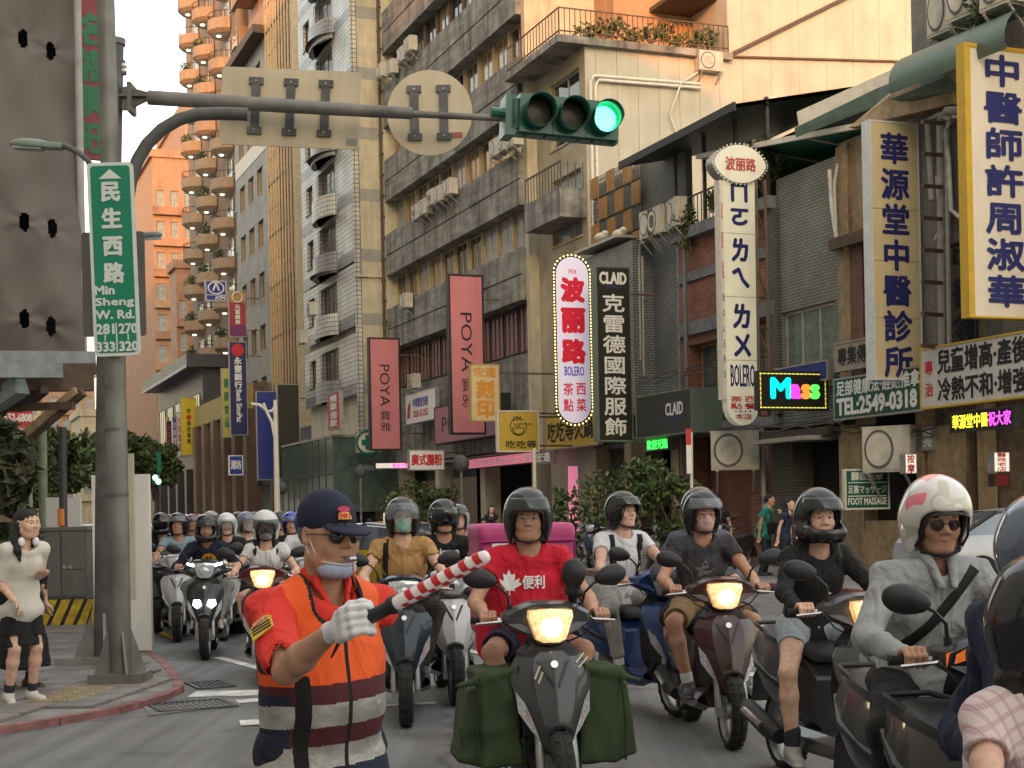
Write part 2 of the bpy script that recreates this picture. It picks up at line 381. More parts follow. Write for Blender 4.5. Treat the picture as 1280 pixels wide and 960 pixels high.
def make_scooter(kind='commuter'):
    t = thing('scooter', 'x', 'scooter')
    P = {}
    # wheels
    def wheel(y, w, name):
        b = MB(); R0 = .243; prof = [(R0 - .055, -w * .42), (R0 - .03, -w * .5), (R0 - .008, -w * .36), (R0, -w * .12), (R0 - .004, -.004), (R0 - .004, .004), (R0, w * .12), (R0 - .008, w * .36), (R0 - .03, w * .5), (R0 - .055, w * .42)]
        Mx = Matrix.Translation((0, y, R0)) @ Matrix.Rotation(R(90), 4, 'Y')
        vs = []; n = 40
        rim = MB()
        rows = [[Mx @ Vector((r * math.cos(a), r * math.sin(a), z)) for r, z in prof] for a in [2 * math.pi * k / n for k in range(n + 1)]]
        b.loft(rows)
        for k in range(0, n, 2):                     # tread blocks
            a = 2 * math.pi * k / n
            for sgn in (-1, 1):
                M2 = Mx @ Matrix.Rotation(a + (.05 if sgn > 0 else 0), 4, 'Z') @ Matrix.Translation((R0 - .003, 0, sgn * w * .24)) @ Matrix.Rotation(sgn * .5, 4, 'X')
                b.cbox((0, 0, 0), (.0045, .010, w * .13), M2) if False else b.box(-.004, .004, -.009, .009, -w * .14, w * .14, M2)
        rows = [[Mx @ Vector((r * math.cos(a), r * math.sin(a), z)) for r, z in [(R0 - .055, -w * .42), (R0 - .065, -w * .3), (R0 - .07, 0), (R0 - .065, w * .3), (R0 - .055, w * .42)]] for a in [2 * math.pi * k / n for k in range(n + 1)]]
        rim.loft(rows); rim.lathe([(.05, -w * .4), (.055, -w * .1), (.055, w * .1), (.05, w * .4)], 16, Mx)
        for k in range(5):
            a = 2 * math.pi * k / 5; c, s_ = math.cos(a), math.sin(a)
            rim.bar(Mx @ Vector((.04 * c, .04 * s_, 0)), Mx @ Vector(((R0 - .06) * c, (R0 - .06) * s_, 0)), .03, .022)
        rim.lathe([(.095, -.004), (.095, .004)], 20, Mx @ Matrix.Translation((0, 0, w * .55)))
        wo = rim.obj(name, ALU, t, 30); b.obj('tyre', RUB, wo, 40); return wo
    wheel(-.655, .105, 'wheel'); wheel(.64, .115, 'wheel')
    # forks
    for sx in (-1, 1):
        b = MB(); b.tube([(sx * .085, -.655, .243), (sx * .085, -.628, .36), (sx * .082, -.60, .44)], [.026, .024, .024], 10)
        b.tube([(sx * .082, -.61, .40), (sx * .07, -.53, .66)], [.017, .017], 8)
        b.box(sx * .085 - .018, sx * .085 + .018, -.69, -.63, .215, .275)
        b.obj('fork_leg', ALU if kind != 'dark' else BLK2, t, 40)
    # front fender
    b = MB(); rows = []
    for a in np.linspace(R(30), R(108), 9):
        c, s_ = math.cos(a), math.sin(a); r = .258
        rows.append([Vector((x, -.655 - (r + dz) * -math.cos(math.pi - a) if False else -.655 + (r + dz) * math.cos(a), .243 + (r + dz) * s_)) for x, dz in [(-.068, -.035), (-.062, -.004), (-.03, .012), (0, .02), (.03, .012), (.062, -.004), (.068, -.035), (.06, -.04), (.02, .0), (-.02, .0), (-.06, -.04)]])
    b.loft(rows, close=True, caps=True); b.obj('front_fender', BLK2, t, 35)
    # inner cowl behind the fork
    b = MB()
    b.loft([[Vector((x * hw, y, z)) for x, y in [(-1, yb), (-.8, yf), (.8, yf), (1, yb), (0, yb + .05)]] for z, hw, yf, yb in [(.30, .07, -.42, -.36), (.42, .15, -.46, -.38), (.62, .19, -.50, -.42), (.84, .16, -.50, -.41), (.92, .08, -.47, -.40)]], close=True, caps=True)
    b.obj('leg_shield', BLK, t, 30)
    b = MB(); b.loft([[Vector((sx * hw, y, z)) for sx, y in [(-1, -.47), (-.7, -.60), (.7, -.60), (1, -.47)]] for z, hw in [(.34, .06), (.42, .125), (.50, .155), (.60, .17)]], close=False)
    b.tube([(-.11, -.5, .4), (-.12, -.42, .3)], .02, 6); b.tube([(.11, -.5, .4), (.12, -.42, .3)], .02, 6)
    b.obj('fork_cover', BLK2, t, 30)
    # apron
    b = MB(); rows = []
    for z, hw, yc, ye in AP:
        fr = [Vector((hw * s_, yc + (ye - yc) * _prof(abs(s_)), z)) for s_ in AS]
        bk = [Vector((hw * s_ * .96, yc + (ye - yc) * _prof(abs(s_)) + .03, z)) for s_ in reversed(AS)]
        rows.append(fr + bk)
    b.loft(rows, close=True, caps=True); P['apron'] = b.obj('apron', paint('charcoal', (.05, .053, .058)), t, 14)
    # dark trim lines and emblem
    b = MB()
    def ap(poly, off, th=.004, mb=None):
        mb = mb or b; n = len(poly); vs = [Vector((x, apron_y(x, z) - off, z)) for x, z in poly] + [Vector((x, apron_y(x, z) - off + th, z)) for x, z in poly]
        mb.add(vs, [tuple(range(n)), tuple(reversed(range(n, 2 * n)))] + [(i, i + n, (i + 1) % n + n, (i + 1) % n) for i in range(n)])
    for sx in (-1, 1): ap([(sx * .012, .70), (sx * .062, .80), (sx * .085, .805), (sx * .016, .675)], .005)
    b.obj('grille', BLK, t)
    b = MB(); b.lathe([(.0, -.003), (.017, -.003), (.019, 0), (.019, .004)], 18, Matrix.Translation((0, apron_y(0, .79) - .012, .79)) @ Matrix.Rotation(R(70), 4, 'X')); b.obj('badge', STEEL, t, 30)
    # side lights
    for sx in (-1, 1):
        b = MB(); ap([(sx * .188, .655), (sx * .182, .555), (sx * .13, .475), (sx * .082, .415), (sx * .118, .52), (sx * .15, .60)], .010, .006)
        lt = b.obj('side_light', LENS, t, 20)
        b = MB(); ap([(sx * .172, .60), (sx * .168, .555), (sx * .128, .50), (sx * .14, .555)], .0145, .004); b.obj('indicator', AMB, lt)
    # handlebar cowl
    poly = [(.0, 1.10), (.10, 1.095), (.17, 1.065), (.225, 1.035), (.235, .985), (.17, .95), (.11, .925), (.07, .872), (0, .865)]
    full = poly + [(-x, z) for x, z in reversed(poly[1:-1])]
    def ring(y, k, dy=.0): return [Vector((x * k, y + .35 * abs(x) + dy, .985 + (z - .985) * k - (0 if dy == 0 else 0))) for x, z in full]
    b = MB(); b.loft([ring(-.545, .60), ring(-.54, .88), ring(-.50, 1.0), ring(-.42, 1.0), ring(-.34, .82), ring(-.32, .6)], close=True, caps=True)
    P['handlebar_cowl'] = b.obj('handlebar_cowl', paint('charcoal', (.05, .053, .058)), t, 22)
    lp = [(-.108, 1.052), (0, 1.062), (.108, 1.052), (.112, 1.02), (.075, .91), (.04, .893), (-.04, .893), (-.075, .91), (-.112, 1.02)]
    b = MB(); b.loft([[Vector((x * k, yy + .12 * abs(x), .985 + (z - .985) * k)) for x, z in lp] for k, yy in [(1.04, -.52), (1.0, -.562), (.8, -.572), (.4, -.576), (.02, -.577)]], close=True)
    hl = b.obj('headlight', LENS, t, 50); P['headlight'] = hl
    b = MB(); b.ell((0, -.572, .968), (.050, .016, .046), 16, 8); b.obj('bulb', LENS, hl, 60)
    # dashboard
    b = MB(); b.loft([[Vector((x, y, z)) for x in (-.12, 0, .12)] for y, z in [(-.40, 1.085), (-.33, 1.075), (-.30, 1.04)]]); b.obj('dashboard', BLK, t)
    # handlebar with grips, levers
    b = MB(); b.tube([(-.36, -.335, 1.0), (-.2, -.37, 1.0), (.2, -.37, 1.0), (.36, -.335, 1.0)], .012, 8); b.obj('handlebar', STEEL, t, 40)
    for sx in (-1, 1):
        b = MB(); b.tube([(sx * .245, -.362, 1.0), (sx * .36, -.336, 1.0)], .0175, 10); b.tube([(sx * .362, -.336, 1.0), (sx * .378, -.332, 1.0)], .02, 10); g = b.obj('grip', RUB, t, 40)
        b = MB(); b.tube([(sx * .20, -.41, 1.0), (sx * .25, -.425, .995), (sx * .36, -.40, .985)], [.008, .007, .006], 6); b.obj('brake_lever', STEEL, t, 40)
        # mirrors
        b = MB(); b.tube([(sx * .185, -.40, 1.06), (sx * .20, -.42, 1.13), (sx * .245, -.42, 1.175), (sx * .29, -.41, 1.20)], [.009, .0075, .0065, .008], 7)
        b.tube([(sx * .185, -.40, 1.03), (sx * .186, -.40, 1.08)], .015, 8); st_ = b.obj('mirror_stem', BLK, t, 50)
        M = Matrix.Rotation(sx * R(-12), 4, 'Y') @ Matrix.Rotation(sx * R(10), 4, 'Z')
        s_ = SD(); s_.ell((sx * .335, -.405, 1.215), (.085, .032, .048), M=M); s_.ell((sx * .36, -.405, 1.222), (.06, .03, .046), .03, M=M)
        s_.box((sx * .335, -.36, 1.215), (.12, .03, .08), .005, .004, mode='s')
        mo = link('mirror', MESH_CACHE.setdefault(('mir', sx), np_mesh('mirror', [s_.build(.0065)], BLK)), t)
        b = MB(); b.lathe([(.0, -.001), (1, 0), (1, .002)], 18, Matrix.Translation((sx * .34, -.388, 1.217)) @ M @ Matrix.Rotation(R(90), 4, 'X') @ Matrix.Diagonal((.07, .04, 1, 1))); b.obj('mirror_glass', MIR, mo)
    # cables
    for sx in (-1, 1): MB().tube([(sx * .22, -.40, 1.01), (sx * .24, -.47, .99), (sx * .18, -.47, .92), (sx * .09, -.44, .88)], .005, 5).obj('cable', BLK, t, 60)
    # floorboard
    b = MB(); b.loft([[Vector((x * hw, y, z)) for x, z in [(-1, z0 + .02), (-.9, z1), (.9, z1), (1, z0 + .02), (.8, z0 - .04), (-.8, z0 - .04)]] for y, hw, z0, z1 in [(-.46, .13, .30, .36), (-.36, .165, .27, .315), (-.1, .175, .27, .315), (.06, .16, .29, .34)]], close=True, caps=True); b.obj('floorboard', BLK2, t, 30)
    b = MB()
    for sx in (-1, 1): b.loft([[Vector((sx * x, y, z)) for x, z in [(.15, .34), (.185, .30), (.18, .22 + dz), (.10, .19 + dz)]] for y, dz in [(-.46, .06), (-.3, .01), (.0, .0), (.2, .04)]])
    b.obj('side_skirt', paint('charcoal', (.05, .053, .058)), t, 30)
    # body
    rows = []
    for y, hw, z0, z1, tz in [(-.04, .12, .31, .60, .9), (.02, .155, .31, .68, .85), (.16, .19, .33, .745, .8), (.38, .215, .38, .76, .8), (.58, .20, .46, .78, .75), (.78, .15, .56, .80, .7), (.93, .07, .66, .80, .6)]:
        h_ = z1 - z0
        rows.append([Vector((x * hw, y, z0 + f * h_)) for x, f in [(-.45, 0), (-.86, .18), (-1, .42), (-.97, .66), (-.8, 1), (.8, 1), (.97, .66), (1, .42), (.86, .18), (.45, 0)]])
    b = MB(); b.loft(rows, close=True, caps=True); P['body_panel'] = b.obj('body_panel', paint('charcoal', (.05, .053, .058)), t, 24)
    b = MB()
    for sx in (-1, 1): b.loft([[Vector((sx * x, y, z)) for x, z in [(hw - .012, zz + .028), (hw + .006, zz + .02), (hw + .006, zz - .01), (hw - .012, zz - .02)]] for y, hw, zz in [(.05, .163, .50), (.3, .212, .56), (.6, .205, .63), (.85, .12, .71)]], close=True, caps=True)
    b.obj('trim', BLK, t, 30)
    # seat
    rows = []
    for y, hw, z0, z1 in [(-.06, .06, .70, .73), (-.02, .10, .70, .775), (.12, .135, .74, .80), (.34, .15, .755, .80), (.42, .15, .76, .835), (.62, .135, .78, .85), (.78, .09, .79, .845), (.82, .05, .80, .82)]:
        rows.append([Vector((x * hw, y, z0 + f * (z1 - z0))) for x, f in [(-1, 0), (-1.02, .5), (-.8, .92), (-.3, 1), (.3, 1), (.8, .92), (1.02, .5), (1, 0)]])
    b = MB(); b.loft(rows, close=True, caps=True); b.obj('seat', SEATM, t, 50)
    # engine, exhaust, tail, rail, stand, rear shock
    s_ = MB(); s_.box(.07, .15, .18, .62, .19, .33); s_.lathe([(.11, 0), (.12, .02), (.10, .05)], 18, Matrix.Translation((.12, .60, .25)) @ Matrix.Rotation(R(90), 4, 'Y')); s_.lathe([(.09, 0), (.09, .05)], 18, Matrix.Translation((.12, .22, .26)) @ Matrix.Rotation(R(90), 4, 'Y')); s_.box(-.09, .09, .15, .45, .2, .40)
    s_.obj('engine', ALU, t, 30)
    b = MB(); b.tube([(-.06, .1, .2), (-.12, .25, .19), (-.13, .38, .22)], .016, 8); b.tube([(-.155, .36, .24), (-.165, .50, .27), (-.17, .82, .35), (-.17, .86, .36)], [.045, .06, .055, .03], 14); m_ = b.obj('muffler', BLK2, t, 40)
    b = MB(); b.tube([(-.222, .48, .29), (-.228, .74, .35)], [.02, .02], 6); b.obj('heat_shield', STEEL, m_, 40)
    b = MB(); b.tube([(-.10, .66, .80), (-.115, .76, .84), (-.09, .88, .85), (.09, .88, .85), (.115, .76, .84), (.10, .66, .80)], .012, 8); b.obj('grab_rail', BLK2, t, 50)
    b = MB(); b.loft([[Vector((x, y, z)) for x in (-.045, 0, .045)] for y, z in [(.925, .78), (.945, .74), (.925, .70)]]); b.obj('tail_light', RED, t)
    b = MB(); b.loft([[Vector((x, y, z)) for x in (-.07, .07)] for y, z in [(.86, .62), (.98, .52), (1.02, .36)]]); b.obj('rear_fender', BLK2, t)
    b = MB(); b.tube([(.11, .58, .36), (.10, .50, .62)], [.028, .028], 8); b.obj('shock_absorber', STEEL, t, 40)
    if kind == 'led':
        for sx in (-1, 1):
            b = MB(); ap([(sx * .03, .60), (sx * .05, .655), (sx * .115, .655), (sx * .125, .60), (sx * .08, .565)], .014, .010); b.obj('headlight', LED_ON, t)
            b = MB(); b.loft([[Vector((sx * x, -.53 + .25 * x, z)) for x, z in [(.05, 1.0 + d), (.12, 1.03 + d), (.19, 1.05 + d)]] for d in (-.012, .012)]); b.obj('running_light', LED_ON, t)
    return t
MESH_CACHE = {}
def prune(o):
    for c in list(o.children): prune(c)
    bpy.data.objects.remove(o)
_proto = {}
def place_scooter(n, kind, loc, rz, label, col, light=None, group='scooters waiting at the stop line', skip=(), lean=0.0, mirrors=True):
    if kind not in _proto: _proto[kind] = make_scooter(kind); t = _proto[kind]
    else: t = copy_tree(_proto[kind])
    t['label'] = label; t['group'] = group; t.location = loc; t.rotation_euler = (0, lean, rz)
    m = paint(n, *col) if isinstance(col, tuple) and isinstance(col[0], tuple) else paint(n, col)
    for c in t.children:
        k = c.name.split('.')[0]
        def setm(o, mm):
            if o.material_slots: o.material_slots[0].link = 'OBJECT'; o.material_slots[0].material = mm
        if k in PAINTABLE: setm(c, m)
        if k == 'headlight' and kind != 'led':
            setm(c, LENS_ON if light else LENS)
            for q in c.children: setm(q, LENS_HOT if light else LENS)
    return t

# ---------------- people ----------------
SK = {k: mat('skin_' + k, c, .58, var=.16, scale=30, bump=.10, bscale=260) for k, c in dict(tan=(.42, .225, .145), fair=(.60, .37, .27), mid=(.50, .29, .20), dark=(.34, .17, .105)).items()}
LIP = mat('lip_colour', (.30, .12, .095), .45, var=.1)
EYEW = mat('eye_white', (.62, .58, .55), .25, var=0); EYEB = mat('eye_dark', (.012, .008, .006), .1, var=0)
HAIR = mat('black_hair', (.010, .008, .007), .42, var=.5, scale=60, bump=.6, bscale=60, stretch=(4, 4, .6))
BROW = mat('brow_hair', (.02, .014, .01), .8, var=.3)
VIS = mat('tinted_visor', (.03, .035, .04), .05, var=0, alpha=.42, coat=1); VISD = mat('dark_visor', (.006, .007, .009), .04, var=0, alpha=.93, coat=1)
CLEARV = mat('clear_visor', (.35, .37, .4), .05, var=0, alpha=.22, coat=1)
PAD = mat('helmet_padding', (.015, .015, .016), .9, var=.2); STRAP = mat('strap_webbing', (.012, .012, .013), .8, var=.2)
def v3(*a): return np.array(a, float)
def ik(a, b, l1, l2, pole):
    a, b = Vector(a), Vector(b); d = b - a; L = d.length
    if L > (l1 + l2) * .995: b = a + d * ((l1 + l2) * .995 / L); d = b - a; L = d.length
    d.normalize(); x = (l1 * l1 - l2 * l2 + L * L) / (2 * L); y = math.sqrt(max(l1 * l1 - x * x, 0))
    p = Vector(pole); p = (p - d * p.dot(d)).normalized()
    return a + d * x + p * y, b
def xform(part, M):
    V, Q = part; m = np.array(M)
    V2 = V @ m[:3, :3].T + m[:3, 3]
    return V2, (Q[:, ::-1] if np.linalg.det(m[:3, :3]) < 0 else Q)
_C = {}
def cached(key, fn):
    if key not in _C: _C[key] = fn()
    return _C[key]
def head_sd(v, h):
    def mk():
        f = v == 'f'; s = SD()
        s.ell((0, .012, .035), (.074, .093, .085)); s.ell((0, -.012, .0), (.068, .08, .085), .03)
        s.ell((0, -.035, -.05), (.053 if f else .058, .055, .058), .035); s.ell((0, -.064, -.092), (.024 if f else .03, .021, .019), .03)
        if v == 'o': s.ell((0, -.03, -.07), (.062, .05, .045), .03)
        for x in (-1, 1):
            s.ell((x * .04, -.063, -.022), (.024, .02, .024), .025); s.cone((x * .052, -.0, -.06), (x * .03, -.05, -.092), .02, .018, .03)
            s.cone((x * .012, -.082, .034), (x * .046, -.070, .032), .010, .009, .015)
            s.ell((x * .031, -.096, .014), (.021, .016, .0115), .012, mode='s')
            s.ell((x * .031, -.070, .012), (.0155, .0140, .0125), .003)
            s.cone((x * .015, -.085, .019), (x * .045, -.078, .019), .0042, .004, .004)
            s.ell((x * .015, -.093, -.021), (.0105, .011, .0085), .008)
            s.ell((x * .078, .008, .002), (.011, .020, .031), .010); s.ell((x * .088, .0, .004), (.008, .009, .018), .006, mode='s')
        s.cone((0, -.083, .022), (0, -.104, -.014), .0075, .0115, .014)
        s.cone((-.020, -.081, -.053), (.020, -.081, -.053), .006, .006, .008); s.ell((0, -.087, -.052), (.014, .008, .006), .006)
        s.cone((-.015, -.080, -.063), (.015, -.080, -.063), .0075, .0075, .008)
        s.cone((-.024, -.091, -.0575), (.024, -.091, -.0575), .0025, .0025, .003, mode='s')
        s.cone((0, .02, -.04), (0, .035, -.21), .053 if f else .060, .056 if f else .066, .03)
        s.cone((0, .03, -.16), (0, .05, -.22), .052, .068, .03, flat=((1, 0, 0), 1.3))
        return s.build(h)
    return cached(('head', v, h), mk)
def grip_sd(h):
    def mk():
        s = SD()
        for i, x in enumerate((.034, .012, -.010, -.030)):
            q = (.0, .002, .0, -.004)[i]
            s.chain([(x, .012, .036 + q), (x, -.022, .032 + q), (x, -.040, .004), (x, -.026, -.023), (x, -.006, -.027)], [.0112, .0100, .0095, .0088, .0075], .006)
        s.box((.002, .028, .034), (.043, .034, .013), .012, .012, M=Matrix.Rotation(R(-8), 4, 'X'))
        s.cone((.0, .055, .032), (0, .10, .034), .022, .026, .02, flat=((1, 0, 0), 1.15))
        s.chain([(.035, .05, .022), (.052, .022, .006), (.052, -.006, -.012), (.046, -.026, -.02)], [.015, .0125, .011, .009], .01)
        return s.build(h)
    return cached(('grip', h), mk)
def open_sd(h, curl=.5):
    def mk():
        s = SD(); s.cone((0, 0, .02), (0, 0, -.03), .024, .024, .02, flat=((1, 0, 0), 1.1)); s.cone((0, 0, -.03), (0, -.004, -.082), .017, .015, .015, flat=((1, 0, 0), 2.3))
        for i, (x, L) in enumerate(((.032, .068), (.011, .076), (-.011, .07), (-.031, .056))):
            a = np.array([x, -.004, -.088]); pts = [a]; ang = .15
            for j, q in enumerate((.45, .32, .23)):
                ang += curl * (.5 + .25 * j); a = a + np.array([x * .06, -math.sin(ang), -math.cos(ang)]) * L * q; pts.append(a)
            s.chain(pts, [.0098, .009, .0082, .007], .005)
        s.chain([(.024, -.006, -.03), (.046, -.02, -.055), (.05, -.032, -.085), (.045, -.04, -.105)], [.014, .0125, .0105, .008], .01)
        return s.build(h)
    return cached(('open', h, curl), mk)
def helmet_parts(style, h):
    def mk():
        s = SD(); s.ell((0, .015, .038), (.128, .152, .130), .01); s.cone((-.045, .03, -.02), (-.05, .03, -.095), .078, .068, .06); s.cone((.045, .03, -.02), (.05, .03, -.095), .078, .068, .06); s.ell((0, .06, -.03), (.115, .095, .10), .05)
        if style == 'full': s.chain([(-.09, -.01, -.075), (-.068, -.095, -.085), (0, -.130, -.088), (.068, -.095, -.085), (.09, -.01, -.075)], [.052, .048, .046, .048, .052], .03)
        s.ell((0, .0, -.01), (.098, .115, .125), .01, mode='s'); s.cone((0, .015, -.08), (0, .02, -.25), .092, .092, .01, mode='s')
        if style == 'full':
            s.box((0, -.14, -.006), (.088, .11, .056), .03, .012, mode='s')
        else:
            s.box((0, -.15, -.09), (.090, .125, .142), .05, .012, mode='s')
        V, Q = s.build(h)
        p = SD(); p.ell((0, .0, -.01), (.102, .119, .128), .01); p.ell((0, -.002, -.01), (.086, .105, .118), .01, mode='s'); p.box((0, -.15, -.07), (.078, .115, .118), .05, .01, mode='s'); p.cone((0, .0, -.07), (0, 0, -.25), .084, .084, .01, mode='s')
        return (V, Q), p.build(h)
    return cached(('helm', style, h), mk)
def visor_mesh(z0, z1, k=1.0, wide=1.15):
    b = MB(); rows = []; n = 18
    for j in range(8):
        a = z0 + (z1 - z0) * j / 7; rows.append([Vector((.139 * k * math.cos(a) * math.sin(q), .010 - .168 * k * math.cos(a) * math.cos(q), .034 + .140 * k * math.sin(a))) for q in [-wide + 2 * wide * i / n for i in range(n + 1)]])
    b.loft(rows); return b
def helmet(par, HM, mshell, style='jet', visor='up', h=.006, mvis=None, trim=True):
    (V, Q), (V2, Q2) = helmet_parts(style, h)
    o = link('helmet', np_mesh('helmet', [xform((V, Q), HM)], mshell), par)
    link('padding', np_mesh('padding', [xform((V2, Q2), HM)], PAD), o)
    if visor:
        rg = dict(up=(R(14), R(62)), down=(R(-52), R(20)), half=(R(-22), R(32)), brow=(R(4), R(34)), dark=(R(-50), R(22)))[visor]
        b = visor_mesh(*rg, k=1.0 if visor != 'up' else 1.03); b.v = [tuple(HM @ Vector(p)) for p in b.v]
        vo = b.obj('visor', mvis or VIS, o, 60)
        sm = vo.modifiers.new('s', 'SOLIDIFY'); sm.thickness = .003
        b = MB()
        for sx in (-1, 1): b.lathe([(.0, 0), (.017, 0), (.015, .006), (0, .007)], 14, HM @ Matrix.Translation((sx * .124, .01, .03)) @ Matrix.Rotation(sx * R(90), 4, 'Y'))
        b.obj('visor_pivot', STEEL if h < .009 else BLK, o, 30)
    if trim and style == 'jet':
        b = MB(); b.tube([HM @ Vector(p) for p in [(-.092, -.030, -.10), (-.090, -.084, -.05), (-.079, -.116, .03), (-.045, -.145, .047), (0, -.151, .05), (.045, -.145, .047), (.079, -.116, .03), (.090, -.084, -.05), (.092, -.030, -.10)]], .0055, 6); b.obj('edge_trim', BLK, o, 60)
    b = MB()
    b.tube([HM @ Vector(p) for p in [(-.088, -.02, -.08), (-.072, -.052, -.115), (0, -.078, -.131), (.072, -.052, -.115), (.088, -.02, -.08)]], .007, 5); b.obj('chin_strap', STRAP, o, 60)
    return o
def print_on(o, parent, s, m, x0, x1, z0, z1, bold=.02, layout='h', off=.004, M=None, poly=None, name='print'):
    from mathutils.bvhtree import BVHTree
    bv = BVHTree.FromPolygons([v.co for v in o.data.vertices], [p.vertices for p in o.data.polygons])
    M = M or Matrix.Identity(4); b = MB(); d = (M.to_3x3() @ Vector((0, 1, 0))).normalized()
    if poly: sets = [([(x, z) for x, z in poly], [tuple(range(len(poly)))], 0)]
    else:
        V, FS, aw, ah = glyphs(s, 0, layout); k = min((z1 - z0) / ah, (x1 - x0) / aw); cx, cz = (x0 + x1) / 2, (z0 + z1) / 2
        sh = [(0, 0)] + ([(bold * k * math.cos(a), bold * k * math.sin(a)) for a in [2 * math.pi * i / 6 for i in range(6)]] if bold else [])
        sets = [([(cx + x * (x1 - x0) + dx, cz + z * (z1 - z0) + dz) for x, z in V], FS, i) for i, (dx, dz) in enumerate(sh)]
    for pts, fs, i in sets:
        vs = []
        for x, z in pts:
            q = M @ Vector((x, -.6, z)); h = bv.ray_cast(q, d)
            vs.append((h[0] if h[0] else q + d * .45) - d * (off + i * .0003))
        b.add(vs, fs)
    return b.obj(name, m, parent, fix=False)
def zoned(name, sd, h, mats, zone, parent, wr=0, wl=.07, seed=1):
    V, Q = sd.build(h, wr, wl, seed); me = np_mesh(name, [(V, Q)], mats); c = V[Q].mean(1)
    me.polygons.foreach_set('material_index', zone(c).astype(np.int32)); return link(name, me, parent)

